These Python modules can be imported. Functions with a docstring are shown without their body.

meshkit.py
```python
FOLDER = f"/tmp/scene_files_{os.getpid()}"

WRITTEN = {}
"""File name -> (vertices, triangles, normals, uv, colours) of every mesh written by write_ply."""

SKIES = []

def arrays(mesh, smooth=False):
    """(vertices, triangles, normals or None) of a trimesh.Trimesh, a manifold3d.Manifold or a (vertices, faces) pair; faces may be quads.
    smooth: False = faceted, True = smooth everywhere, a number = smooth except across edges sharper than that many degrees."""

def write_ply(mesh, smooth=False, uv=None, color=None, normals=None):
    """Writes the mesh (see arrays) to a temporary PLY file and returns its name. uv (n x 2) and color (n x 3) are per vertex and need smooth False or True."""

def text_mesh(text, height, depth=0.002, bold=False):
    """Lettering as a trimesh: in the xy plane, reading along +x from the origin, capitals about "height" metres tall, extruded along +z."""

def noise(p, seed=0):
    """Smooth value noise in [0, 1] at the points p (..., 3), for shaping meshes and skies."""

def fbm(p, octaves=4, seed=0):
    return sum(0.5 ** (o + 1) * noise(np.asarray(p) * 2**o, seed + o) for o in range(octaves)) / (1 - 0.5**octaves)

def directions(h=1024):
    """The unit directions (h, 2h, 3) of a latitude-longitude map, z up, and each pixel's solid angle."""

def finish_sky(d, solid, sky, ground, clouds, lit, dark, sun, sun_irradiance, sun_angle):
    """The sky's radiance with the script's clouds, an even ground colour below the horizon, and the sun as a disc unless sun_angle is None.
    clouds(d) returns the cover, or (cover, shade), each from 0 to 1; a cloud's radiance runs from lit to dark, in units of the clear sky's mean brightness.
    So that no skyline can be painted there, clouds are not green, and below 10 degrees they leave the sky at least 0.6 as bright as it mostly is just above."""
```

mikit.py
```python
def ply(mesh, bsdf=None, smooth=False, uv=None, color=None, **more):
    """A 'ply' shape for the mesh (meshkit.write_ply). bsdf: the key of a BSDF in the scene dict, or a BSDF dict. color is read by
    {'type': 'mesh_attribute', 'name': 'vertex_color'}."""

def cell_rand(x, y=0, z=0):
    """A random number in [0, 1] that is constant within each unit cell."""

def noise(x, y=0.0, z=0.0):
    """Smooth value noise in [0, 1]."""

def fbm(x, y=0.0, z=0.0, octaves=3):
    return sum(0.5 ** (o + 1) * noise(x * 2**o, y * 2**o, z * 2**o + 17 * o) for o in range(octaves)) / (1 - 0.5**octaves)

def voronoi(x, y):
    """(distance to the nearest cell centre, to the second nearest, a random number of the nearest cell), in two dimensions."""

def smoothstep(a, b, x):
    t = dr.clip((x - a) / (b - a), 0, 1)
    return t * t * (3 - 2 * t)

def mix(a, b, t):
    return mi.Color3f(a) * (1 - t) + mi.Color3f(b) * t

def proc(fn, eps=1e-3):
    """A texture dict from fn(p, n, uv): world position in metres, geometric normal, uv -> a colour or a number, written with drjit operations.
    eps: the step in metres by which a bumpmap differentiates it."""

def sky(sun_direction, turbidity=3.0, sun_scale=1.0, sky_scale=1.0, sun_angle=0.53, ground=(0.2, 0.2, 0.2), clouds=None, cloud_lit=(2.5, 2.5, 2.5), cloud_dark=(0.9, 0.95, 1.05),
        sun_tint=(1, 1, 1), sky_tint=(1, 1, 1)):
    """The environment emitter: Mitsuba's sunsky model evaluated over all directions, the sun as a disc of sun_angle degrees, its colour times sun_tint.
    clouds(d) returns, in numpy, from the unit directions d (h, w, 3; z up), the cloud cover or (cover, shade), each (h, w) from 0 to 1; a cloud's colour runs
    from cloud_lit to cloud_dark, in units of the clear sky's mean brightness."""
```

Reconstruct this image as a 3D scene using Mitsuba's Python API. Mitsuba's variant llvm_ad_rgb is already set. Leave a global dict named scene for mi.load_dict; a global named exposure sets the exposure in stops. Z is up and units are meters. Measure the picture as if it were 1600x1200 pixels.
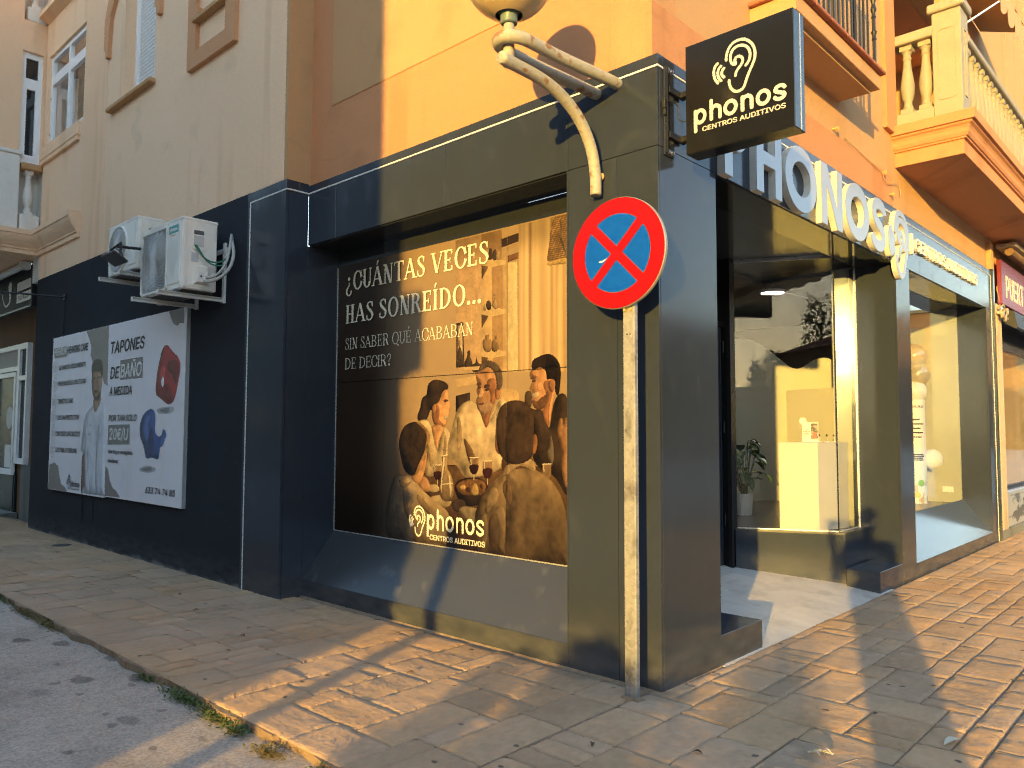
import math, random
import numpy as np
import drjit as dr
import mitsuba as mi
import trimesh, shapely
from shapely.geometry import Polygon, LineString, Point, MultiPolygon, box as sbox
from shapely import affinity
from shapely.ops import unary_union
import manifold3d as m3
import mikit, meshkit
from mikit import proc, noise, fbm, voronoi, cell_rand, smoothstep, mix

T = mi.ScalarTransform4f
scene, labels = {'type': 'scene'}, {}
rng = random.Random(7)

# ---------------------------------------------------------------- camera, sky, exposure
YAW, PITCH, ROLL, FPX = -0.7509, 0.0599, 0.00317, 1213.4
CAM = np.array([2.4704, -3.9192, 1.5])
_f = np.array([math.sin(YAW) * math.cos(PITCH), math.cos(YAW) * math.cos(PITCH), math.sin(PITCH)])
_r0 = np.array([math.cos(YAW), -math.sin(YAW), 0.0])
_u = -math.sin(ROLL) * _r0 + math.cos(ROLL) * np.cross(_r0, _f)
scene['camera'] = {'type': 'perspective', 'fov': 2 * math.degrees(math.atan(800 / FPX)), 'fov_axis': 'x',
                   'to_world': T().look_at(origin=CAM.tolist(), target=(CAM + _f).tolist(), up=_u.tolist()),
                   'near_clip': 0.05, 'far_clip': 2000.0}
SUN_AZ, SUN_EL = 21.0, 6.0
_a, _e = math.radians(SUN_AZ), math.radians(SUN_EL)
SUN = np.array([math.sin(_a) * math.cos(_e), -math.cos(_a) * math.cos(_e), math.sin(_e)])
scene['sky'] = mikit.sky(SUN.tolist(), turbidity=2.0, sun_scale=1.65, sky_scale=4.3, sky_tint=(.87, .92, 1.03), sun_tint=(.89, 1.12, 1.12), ground=(0.2, 0.18, 0.16))
exposure = 3.0

# ---------------------------------------------------------------- helpers
def uniq(key):
    if key not in scene and key not in labels:
        return key
    k = 1
    while f'{key}_{k:03d}' in scene or f'{key}_{k:03d}' in labels:
        k += 1
    return f'{key}_{k:03d}'

def put(key, mesh, mat, smooth=False, parent=None, label=None, **kw):
    key = uniq(parent + '__' + key if parent else key)
    if isinstance(mesh, (list,)):
        mesh = cat(mesh)
    scene[key] = mikit.ply(mesh, mat, smooth, **kw)
    if label:
        labels[key] = {'label': label}
    return key

def thing(name, label=None, category=None, group=None, kind=None):
    key = uniq(name)
    labels[key] = {}
    if label: labels[key]['label'] = label
    if category: labels[key]['category'] = category
    if group: labels[key]['group'] = group
    if kind: labels[key]['kind'] = kind
    return key

def cat(ms):
    return trimesh.util.concatenate([as_tm(m) for m in ms])

def as_tm(m):
    if isinstance(m, trimesh.Trimesh): return m
    v, f, _ = meshkit.arrays(m)
    return trimesh.Trimesh(v, f, process=False)

def bx(x0, x1, y0, y1, z0, z1, c=0.0):
    """Box, with chamfered edges when c > 0."""
    x0, x1 = sorted((x0, x1)); y0, y1 = sorted((y0, y1)); z0, z1 = sorted((z0, z1))
    if c <= 0:
        m = trimesh.creation.box((x1 - x0, y1 - y0, z1 - z0))
        m.apply_translation(((x0 + x1) / 2, (y0 + y1) / 2, (z0 + z1) / 2))
        return m
    c = min(c, (x1 - x0) * .45, (y1 - y0) * .45, (z1 - z0) * .45)
    p = []
    for X, sx in ((x0, 1), (x1, -1)):
        for Y, sy in ((y0, 1), (y1, -1)):
            for Z, sz in ((z0, 1), (z1, -1)):
                p += [(X + sx * c, Y + sy * c, Z), (X + sx * c, Y, Z + sz * c), (X, Y + sy * c, Z + sz * c)]
    return trimesh.convex.convex_hull(np.array(p))

def hull(points):
    return trimesh.convex.convex_hull(np.array(points, float))

def sweep(points, r, sides=12, caps=True, radii=None):
    p = np.asarray(points, float)
    n = len(p)
    t = np.gradient(p, axis=0); t /= np.linalg.norm(t, axis=1, keepdims=True) + 1e-12
    ref = np.array([0.13, 0.21, 0.97]) if abs(t[0] @ [0.13, 0.21, 0.97]) < .9 else np.array([1.0, 0.1, 0])
    a = np.zeros_like(p); prev = ref
    for i in range(n):
        q = prev - t[i] * (prev @ t[i]); q /= np.linalg.norm(q) + 1e-12
        a[i] = q; prev = q
    b = np.cross(t, a)
    ang = np.arange(sides) * 2 * np.pi / sides
    rr = np.broadcast_to(np.asarray(r if radii is None else radii, float), (n,))
    v = p[:, None] + rr[:, None, None] * (np.cos(ang)[None, :, None] * a[:, None] + np.sin(ang)[None, :, None] * b[:, None])
    f = []
    for i in range(n - 1):
        for j in range(sides):
            k = (j + 1) % sides
            f += [[i * sides + j, i * sides + k, (i + 1) * sides + k], [i * sides + j, (i + 1) * sides + k, (i + 1) * sides + j]]
    v = v.reshape(-1, 3)
    if caps:
        v = np.vstack([v, p[0], p[-1]])
        for j in range(sides):
            k = (j + 1) % sides
            f += [[n * sides, k, j], [n * sides + 1, (n - 1) * sides + j, (n - 1) * sides + k]]
    return trimesh.Trimesh(v, np.array(f), process=False)

def spline(pts, n=24):
    p = np.asarray(pts, float)
    from scipy.interpolate import CubicSpline
    s = np.r_[0, np.cumsum(np.linalg.norm(np.diff(p, axis=0), axis=1))]
    return CubicSpline(s, p)(np.linspace(0, s[-1], n))

def smooth_poly(pts, n=None, closed=True):
    """Smooth closed outline through 2-D points."""
    from scipy.interpolate import PchipInterpolator, CubicSpline
    p = np.asarray(pts, float)
    q = np.vstack([p, p[:1]]) if closed else p
    s = np.r_[0, np.cumsum(np.sqrt(np.linalg.norm(np.diff(q, axis=0), axis=1) + 1e-9))]
    cs = CubicSpline(s, q, bc_type='periodic' if closed else 'not-a-knot')
    out = cs(np.linspace(0, s[-1], n or len(p) * 5))
    return Polygon(out[:-1]).buffer(0) if closed else out

def lathe(profile, sides=16, center=(0, 0, 0)):
    p = np.asarray(profile, float)
    n = len(p); ang = np.arange(sides) * 2 * np.pi / sides
    v = np.stack([p[:, :1] * np.cos(ang), p[:, :1] * np.sin(ang), np.repeat(p[:, 1:2], sides, 1)], -1).reshape(-1, 3)
    f = []
    for i in range(n - 1):
        for j in range(sides):
            k = (j + 1) % sides
            f += [[i * sides + j, i * sides + k, (i + 1) * sides + k], [i * sides + j, (i + 1) * sides + k, (i + 1) * sides + j]]
    m = trimesh.Trimesh(v + np.asarray(center, float), np.array(f), process=False)
    return m

def polys(g):
    if g.is_empty: return []
    return [q for q in getattr(g, 'geoms', [g]) if q.geom_type == 'Polygon' and q.area > 1e-9]

def extrude(g, depth):
    """(u, v, w) solid of a shapely shape, w from 0 to depth."""
    return cat([trimesh.creation.extrude_polygon(q, depth, engine='earcut') for q in polys(g)])

def sheet(g, w=0.0):
    vs, fs, at = [], [], 0
    for q in polys(g):
        v, f = trimesh.creation.triangulate_polygon(q, engine='earcut')
        a = np.asarray(v); f = np.asarray(f)
        e1 = a[f[:, 1]] - a[f[:, 0]]; e2 = a[f[:, 2]] - a[f[:, 0]]
        flip = e1[:, 0] * e2[:, 1] - e1[:, 1] * e2[:, 0] < 0
        f[flip] = f[flip][:, ::-1]
        vs.append(np.c_[a, np.full(len(a), w)]); fs.append(f + at); at += len(a)
    return trimesh.Trimesh(np.vstack(vs), np.vstack(fs), process=False)

def onA(m, y):
    """(u, v, w) -> facade A, facing -y: x = u, z = v, y = y - w."""
    m = as_tm(m).copy(); v = np.array(m.vertices)
    m.vertices = np.c_[v[:, 0], y - v[:, 2], v[:, 1]]
    return m

def onB(m, x):
    """(u, v, w) -> facade B, facing +x: y = u, z = v, x = x + w."""
    m = as_tm(m).copy(); v = np.array(m.vertices)
    m.vertices = np.c_[x + v[:, 2], v[:, 0], v[:, 1]]
    return m

def prismA(g, y, d): return onA(extrude(g, d), y)
def prismB(g, x, d): return onB(extrude(g, d), x)

def along_x(profile_yz, x0, x1):
    """Prism of a (y, z) polygon along x."""
    m = extrude(Polygon(profile_yz), x1 - x0); v = np.array(m.vertices)
    return trimesh.Trimesh(np.c_[x0 + v[:, 2], v[:, 0], v[:, 1]], m.faces, process=False)

def along_y(profile_xz, y0, y1):
    m = extrude(Polygon(profile_xz), y1 - y0); v = np.array(m.vertices)
    return trimesh.Trimesh(np.c_[v[:, 0], y1 - v[:, 2], v[:, 1]], m.faces, process=False)

def grid_sheet(fn, us, vs):
    """Height-field style sheet: fn(U, V) -> (x, y, z) arrays."""
    U, V = np.meshgrid(us, vs, indexing='ij')
    P = np.stack(fn(U, V), -1)
    n, m = U.shape
    i, j = np.meshgrid(np.arange(n - 1), np.arange(m - 1), indexing='ij')
    q = np.stack([i * m + j, (i + 1) * m + j, (i + 1) * m + j + 1, i * m + j + 1], -1).reshape(-1, 4)
    return trimesh.Trimesh(P.reshape(-1, 3), np.vstack([q[:, [0, 1, 2]], q[:, [0, 2, 3]]]), process=False)

def stroke(pts, w, round_=True, smooth=False, n=40):
    if smooth: pts = smooth_poly(pts, n, closed=False)
    return LineString(pts).buffer(w / 2, cap_style=1 if round_ else 2, join_style=1)

def arc(cx, cy, rx, ry, a0, a1, n=28):
    a = np.radians(np.linspace(a0, a1, n))
    return np.c_[cx + rx * np.cos(a), cy + ry * np.sin(a)]

_TEXT = {}
def text2d(s, height, bold=True):
    """Flat (u, v) outline of a text as one shapely shape, from the tool's lettering."""
    k = (s, bold)
    if k not in _TEXT:
        m = meshkit.text_mesh(s, 1.0, 1.0, bold)
        v, f = np.array(m.vertices), np.array(m.faces)
        top = f[(v[f][:, :, 2] > .5).all(1)]
        _TEXT[k] = unary_union([Polygon(v[t][:, :2]).buffer(0.002, join_style=2) for t in top]).simplify(0.006)
    return affinity.scale(_TEXT[k], height, height, origin=(0, 0))

def fit(g, x0, x1, y0, y1):
    a = g.bounds
    sx, sy = (x1 - x0) / (a[2] - a[0]), (y1 - y0) / (a[3] - a[1])
    return affinity.affine_transform(g, [sx, 0, 0, sy, x0 - a[0] * sx, y0 - a[1] * sy])

def ref(k): return {'type': 'ref', 'id': k}
def rgb(c): return {'type': 'rgb', 'value': list(map(float, c))}
def pmat(key, color, rough=.6, spec=.5, metal=0.0, bump=None, bump_scale=1.0, two=True, **kw):
    b = {'type': 'principled', 'base_color': color if isinstance(color, dict) else rgb(color),
         'roughness': rough, 'metallic': metal, **kw}
    if 'eta' not in kw: b['specular'] = spec
    if bump is not None:
        b = {'type': 'bumpmap', 'arbitrary': bump, 'scale': bump_scale, 'bsdf': b}
    if two: b = {'type': 'twosided', 'bsdf': b}
    scene[key] = b
    return key
# ---------------------------------------------------------------- materials
def OP(*v):
    """Material constants kept as data, so that alike materials share one compiled kernel."""
    return [dr.opaque(mi.Float, float(x)) for x in v]
def plaster(c, stain=.16, streak=.09, s=0.0):
    c = OP(*c); stain, streak, s = OP(stain, streak, s)
    def fn(p, n, uv):
        big = fbm(p.x * .55 + s, p.y * .55, p.z * .45, 3)
        st = fbm((p.x + p.y) * 4.3 + s, p.z * .5, 4.0, 3)
        fine = noise(p.x * 55, p.y * 55, p.z * 55)
        run = smoothstep(.55, .80, st)
        t = 1.0 - stain * (big - .35) - streak * run + .07 * (fine - .5) - .10 * smoothstep(.62, .80, fbm(p.x * 2.6 + s, p.y * 2.6, p.z * 2.1, 4)) - .07 * smoothstep(.008, .002, dr.abs(fbm(p.x * .9 + s, p.y * .9, p.z * .9, 4) - .5)) * smoothstep(.62, .72, fbm(p.x * .5 + 3 + s, p.y * .5, p.z * .5, 2))
        return mi.Color3f(*c) * t * mi.Color3f(1.0, 1.0 - .03 * run, 1.0 - .07 * run)
    return proc(fn)
def grit(p, n, uv):
    return fbm(p.x * 90, p.y * 90, p.z * 90, 2) * .0016 + fbm(p.x * 7, p.y * 7, p.z * 7, 2) * .004
GRIT = proc(grit, 2e-3)
pmat('mat_render_band', plaster((.80, .52, .325)), .92, .2, bump=GRIT, bump_scale=.5)
pmat('mat_render_beige', plaster((.80, .545, .355)), .92, .2, bump=GRIT, bump_scale=.5)
pmat('mat_render_peach', plaster((.50, .235, .115), .12, .12, 3.0), .92, .2, bump=GRIT, bump_scale=.5)
pmat('mat_render_cream', plaster((.47, .275, .135), .08, .06, 7.0), .92, .2, bump=GRIT, bump_scale=.5)
pmat('mat_render_terracotta', plaster((.56, .29, .15), .10, .08, 9.0), .9, .2, bump=GRIT, bump_scale=.5)
pmat('mat_render_grey', plaster((.17, .17, .155), .2, .2, 5.0), .9, .2)
def darkpaint(p, n, uv):
    b = fbm(p.x * 1.3, p.y * 1.3, p.z * 1.3, 3); k = smoothstep(.35, 0.0, p.z) * fbm(p.x * 9, 0.0, p.z * 22, 2)
    sp = smoothstep(.80, .86, noise(p.x * 38, p.y * 38, p.z * 38)) * .35
    return mi.Color3f(.019, .022, .029) * (.86 + .3 * b) + mi.Color3f(.05, .046, .04) * k * .9 + mi.Color3f(.14, .135, .13) * smoothstep(.07, .0, p.z + .05 * noise(p.x * 7, 0.0, 2.0)) + mi.Color3f(.03) * sp
pmat('mat_dark_paint', proc(darkpaint), .8, .2, bump=GRIT, bump_scale=.6)
def clad(p, n, uv):
    b = fbm(p.x * 2.1, p.y * 2.1, p.z * 1.1, 3)
    dust = smoothstep(.45, .0, p.z) * fbm(p.x * 6, p.y * 6, p.z * 12, 3)
    smear = smoothstep(.62, .82, fbm(p.x * 9 + p.z * 3, p.y * 9, p.z * 3.3, 3)) * .10
    return mi.Color3f(.029, .035, .047) * (.92 + .16 * b) + mi.Color3f(.078, .070, .058) * (dust * .75 + smear * .6)
def clad_rough(p, n, uv):
    return .10 + .07 * fbm(p.x * 5, p.y * 5, p.z * 3, 3) + .08 * smoothstep(.6, .8, fbm(p.x * 11, p.y * 11, p.z * 4, 3))
def clad_wave(p, n, uv):
    return fbm(p.x * 2.3, p.y * 2.3, p.z * 1.7, 2) * .004
pmat('mat_cladding', proc(clad), proc(clad_rough), eta=1.46, spec_tint=.85, bump=proc(clad_wave, 6e-3), bump_scale=.35)
def sillc(p, n, uv):
    s = smoothstep(.60, .8, fbm(p.x * 7 + p.z * 2, p.y * 7, p.z * 5, 3))
    return mi.Color3f(.042, .043, .044) * (.9 + .2 * fbm(p.x * 3, p.y * 3, p.z * 3, 2)) + mi.Color3f(.03, .028, .024) * s
pmat('mat_soffit_gloss', (.016, .018, .020), .05, eta=1.7)
pmat('mat_dark_joint', (.006, .006, .007), .7, .2)
pmat('mat_sill_gloss', proc(sillc), .30, eta=1.5)
pmat('mat_trim_white', (.66, .65, .62), .45, .4)
pmat('mat_black_metal', (.012, .012, .013), .38, .5)
pmat('mat_black_plastic', (.016, .016, .018), .5, .5)
pmat('mat_sign_face', (.010, .010, .011), .16, .5)
pmat('mat_sign_side', (.020, .022, .026), .14, .6)
pmat('mat_vinyl_cream', (.54, .51, .44), .5, .4)
pmat('mat_letter_face', (.36, .36, .38), .30, .5, .45)
pmat('mat_letter_side', (.56, .54, .48), .35, .5)
pmat('mat_white_paint', plaster((.70, .67, .62), .06, .08, 2.0), .6, .35, bump=GRIT, bump_scale=.25)
pmat('mat_cream_paint', plaster((.33, .285, .20), .10, .10, 2.0), .6, .35, bump=GRIT, bump_scale=.25)
pmat('mat_white_frame', (.76, .76, .77), .35, .5)
pmat('mat_alu_frame', (.62, .63, .64), .35, .5, .6)
pmat('mat_steel', (.60, .60, .59), .32, .5, 1.0)
def galv(p, n, uv):
    v = voronoi(p.x * 55 + p.y * 30, p.z * 55)[2]; d = smoothstep(.5, .8, fbm(p.x * 14, p.y * 14, p.z * 6, 3))
    low = smoothstep(.55, .05, p.z)
    return mi.Color3f(.31, .30, .28) * (.82 + .25 * v) - mi.Color3f(.13, .13, .12) * d + mi.Color3f(-.09, -.08, -.06) * low
pmat('mat_galvanised', proc(galv), .55, .5, .25)
def pipe(p, n, uv):
    r = smoothstep(.60, .78, fbm(p.x * 21, p.y * 21, p.z * 21, 3)); g = fbm(p.x * 60, p.y * 60, p.z * 60, 2)
    return mix((.36, .33, .26), (.26, .13, .06), r) * (.85 + .3 * g)
pmat('mat_pipe_paint', proc(pipe), .6, .4, bump=GRIT, bump_scale=.4)
def rust(p, n, uv): return mix((.38, .20, .09), (.62, .42, .16), fbm(p.x * 50, p.y * 50, p.z * 50, 3))
pmat('mat_rust', proc(rust), .85, .2)
pmat('mat_lamp_green', (.13, .17, .135), .42, .5)
pmat('mat_lamp_globe', (.50, .36, .19), .22, .5)
def sred(p, n, uv): return mi.Color3f(.31, .002, .003) * (.93 + .14 * fbm(p.x * 60, p.y * 60, p.z * 60, 2))
def sblue(p, n, uv):
    h = .5 + .5 * dr.sin(p.z * 900.0)
    return mi.Color3f(.001, .075, .42) * (.94 + .10 * fbm(p.x * 30, 0.0, p.z * 30, 2) + .03 * h)
pmat('mat_sign_red', proc(sred), .35, .5)
pmat('mat_sign_blue', proc(sblue), .35, .5)
pmat('mat_sign_rim', (.34, .325, .29), .45, .5, .5)
def ac(p, n, uv):
    d = smoothstep(.5, .75, fbm(p.x * 4, p.y * 4, p.z * 2.2, 3))
    return mi.Color3f(.76, .72, .64) * (1.0 - .16 * d)
pmat('mat_ac_white', proc(ac), .45, .45)
pmat('mat_ac_grille', (.50, .50, .48), .5, .45)
pmat('mat_ac_dark', (.10, .10, .10), .7, .3)
pmat('mat_ac_opening', (.30, .30, .29), .7, .3)
pmat('mat_board_black', (.010, .010, .011), .6, .2)
pmat('mat_pane_shaded', (.012, .022, .024), .35, .3)
pmat('mat_teal', (.0, .22, .20), .4, .5)
pmat('mat_green_cable', (.015, .13, .075), .45, .5)
pmat('mat_grey_hose', (.40, .39, .35), .6, .4)
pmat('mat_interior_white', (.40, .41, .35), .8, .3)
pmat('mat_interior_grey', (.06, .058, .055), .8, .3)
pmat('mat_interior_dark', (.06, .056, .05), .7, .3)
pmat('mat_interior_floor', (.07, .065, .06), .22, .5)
pmat('mat_plinth_white', (.40, .39, .34), .55, .4)
pmat('mat_shutter', (.68, .67, .66), .45, .45)
pmat('mat_curtain', (.52, .48, .42), .9, .2)
pmat('mat_terracotta_tile', plaster((.36, .12, .06), .2, .1, 4.0), .7, .4)
pmat('mat_iron', (.018, .02, .028), .4, .5)
pmat('mat_awning', (.48, .31, .17), .8, .2)
scene['mat_glass'] = {'type': 'thindielectric', 'int_ior': 1.36}
pmat('mat_dark_glass', (.012, .014, .016), .03, .6)
# ---------------------------------------------------------------- ground: road, pavement of stamped slabs, entrance ramp
def road_col(p, n, uv):
    b = fbm(p.x * .8, p.y * .8, 1.0, 4); g = noise(p.x * 95, p.y * 95, 3.0); g2 = fbm(p.x * 22, p.y * 22, 0.0, 3)
    wx = p.x + .05 * fbm(p.x * 9, p.y * 9, 2.0, 2); wy = p.y + .05 * fbm(p.x * 9, p.y * 9, 7.0, 2)
    d1, _, r1 = voronoi(wx * 2.2, wy * 3.6)
    spot = smoothstep(.25, .17, d1 + .12 * (1.0 - r1) + .12 * (fbm(p.x * 14, p.y * 14, 4.0, 2) - .5)) * smoothstep(.62, .75, r1)
    d2, _, r2 = voronoi(wx * 5.0 + 3.3, wy * 6.5)
    spot2 = smoothstep(.20, .11, d2 + .14 * (fbm(p.x * 25, p.y * 25, 4.0, 2) - .5)) * smoothstep(.80, .9, r2)
    wash = smoothstep(.50, .72, fbm(p.x * 1.6 + 4, p.y * 2.4, 5.0, 3)) * .16
    j = smoothstep(.010, .004, dr.abs(p.x + 4.1 + .5 * (p.y + 2.0) + .015 * noise(p.x * 8, p.y * 8, 1.0)))
    c = mi.Color3f(.40, .33, .265) * (.80 + .28 * b + .40 * (g - .5) + .22 * (g2 - .5))
    return c * (1.0 - .46 * dr.maximum(spot, spot2 * .8) - wash - .4 * j)
def road_bump(p, n, uv): return noise(p.x * 160, p.y * 160, 0.0) * .0012 + fbm(p.x * 12, p.y * 12, 0.0, 3) * .003
pmat('mat_road', proc(road_col), .85, .3, bump=proc(road_bump, 2e-3))
put('road', bx(-300, 300, -300, 300, -.6, -.055), 'mat_road'); labels['road'] = {'kind': 'structure', 'label': 'grey stained concrete roadway below the pavement edge'}

def slab_col(tone, k):
    tone = OP(*tone); k, = OP(k)
    def fn(p, n, uv):
        b = fbm(p.x * 1.7 + k, p.y * 1.7, 2.0, 3); f = fbm(p.x * 40, p.y * 26, k, 3)
        wx = p.x + .03 * fbm(p.x * 11, p.y * 11, 2.0, 2); wy = p.y + .03 * fbm(p.x * 11, p.y * 11, 7.0, 2)
        d, _, r = voronoi(wx * 4.2, wy * 5.0)
        gum = smoothstep(.10, .06, d + .03 * fbm(p.x * 40, p.y * 40, 0.0, 2)) * smoothstep(.86, .92, r)
        grey = smoothstep(.48, .75, fbm(p.x * .9 + 9, p.y * .9, 0.0, 3))
        wet = smoothstep(.30, .0, dr.abs(p.y + .02)) * smoothstep(.3, .0, p.x) * smoothstep(.35, .65, fbm(p.x * 3.5, p.y * 9, 1.0, 3))
        c = mix(mi.Color3f(*tone), (.40, .29, .205), grey * .55) * (.72 + .34 * b + .24 * (f - .5))
        return mix(c, (.06, .055, .05), gum * .8) * (1.0 - .30 * wet)
    return proc(fn)
def slate(p, n, uv):
    w = fbm(p.x * 2.5, p.y * 2.5, 3.0, 2)
    a = fbm(p.x * 6 + w * 3, p.y * 24 + w * 6, 1.0, 4)
    st = a * 7.0; st = dr.floor(st) + smoothstep(.0, .35, st - dr.floor(st))
    return st * .0017 + fbm(p.x * 60, p.y * 60, 0.0, 3) * .0016
SLATE = proc(slate, 2.5e-3)
TONES = [(.47, .305, .18), (.50, .32, .185), (.44, .29, .175), (.48, .30, .17), (.455, .305, .195)]
for k, t in enumerate(TONES):
    pmat(f'mat_slab_{"abcde"[k]}', slab_col(t, 3.7 * k), .96, .12, bump=SLATE, bump_scale=3.0)
def bed_col(p, n, uv): return mi.Color3f(.26, .18, .12) * (.6 + .6 * fbm(p.x * 25, p.y * 25, 0.0, 3))
pmat('mat_joint_bed', proc(bed_col), .95, .1)

PAVED = unary_union([sbox(-15, -1.84, .32, .0), sbox(0.0, -7.0, 4.6, 16.0)])
edge = [(-15, -1.80)] + [(x, -1.84 + .018 * math.sin(x * 5.1) + .014 * math.sin(x * 13.7 + 1)) for x in np.arange(-14.8, .3, .12)]
bed_poly = Polygon([(-15, 0.02)] + edge + [(.32, -1.85), (.32, -7), (4.6, -7), (4.6, 16), (-.02, 16), (-.02, .02)]).buffer(0)
bedm = extrude(bed_poly, .30); bedm.apply_translation((0, 0, -.309))
pave = thing('pavement', 'tan stamped stone-pattern pavement around the corner of the building', kind='structure')
put('joint_bed', bedm, 'mat_joint_bed', parent=pave)

def ashlar(x0, y0, nx, ny, cell, r, inside):
    used = np.zeros((nx, ny), bool); out = []
    sizes = [(2, 3), (3, 2), (2, 4), (2, 2), (1, 2), (2, 3), (3, 3), (1, 3), (2, 1), (3, 2)]
    for j in range(ny):
        for i in range(nx):
            if used[i, j]: continue
            c = sizes[:]; r.shuffle(c); c += [(1, 2), (2, 1), (1, 1)]
            for a, b in c:
                if i + a <= nx and j + b <= ny and not used[i:i + a, j:j + b].any():
                    used[i:i + a, j:j + b] = True
                    out.append((x0 + i * cell, y0 + j * cell, x0 + (i + a) * cell, y0 + (j + b) * cell)); break
    return [q for q in out if inside(q)]
CELL = .148
slabs = ashlar(-13.4, -1.835, 90, 12, CELL, random.Random(3), lambda q: q[2] <= .02) \
      + ashlar(-.06, -1.835 - 5 * CELL, 28, 100, CELL, random.Random(11), lambda q: True)
slabs = [(a, b, min(c, c), min(d, -.01) if c <= .02 and b < 0 else d) for a, b, c, d in slabs if not (c <= .02 and b >= -.02)]
slabs = [(max(a, .012) if b > -.05 and a < .012 else a, b, c, d) for a, b, c, d in slabs]

def slab_mesh(q, fine, r):
    a, b, c, d = q
    g = .004; a += g; b += g; c -= g; d -= g
    e = .007
    us = np.unique(np.r_[a, a + e, np.linspace(a + e, c - e, max(2, int((c - a) / fine) + 1)), c - e, c])
    vs = np.unique(np.r_[b, b + e, np.linspace(b + e, d - e, max(2, int((d - b) / fine) + 1)), d - e, d])
    base = r.uniform(-.0012, .0018); tx, ty = r.uniform(-.004, .004), r.uniform(-.004, .004); s = r.uniform(0, 50)
    def fn(U, V):
        P = np.stack([U * 4 + s, V * 11 - s, U * 0 + s], -1)
        h = meshkit.fbm(P, 3, 5)
        st = h * 5; st = np.floor(st) + np.clip((st - np.floor(st)) / .4, 0, 1)
        z = base + tx * (U - (a + c) / 2) + ty * (V - (b + d) / 2) + .0019 * st + .005 * (h - .5)
        rim = np.minimum(np.minimum(U - a, c - U), np.minimum(V - b, d - V))
        wob = .003 * (meshkit.noise(np.stack([U * 30, V * 30, U * 0], -1)) - .5)
        return U + 0 * U, V + 0 * V, np.where(rim < 1e-6, -.010, z - .004 + wob * (rim < e * 1.1))
    return grid_sheet(fn, us, vs)
def visible_order(q):
    cx, cy = (q[0] + q[2]) / 2, (q[1] + q[3]) / 2
    return math.hypot(cx - CAM[0], cy - CAM[1])
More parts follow.
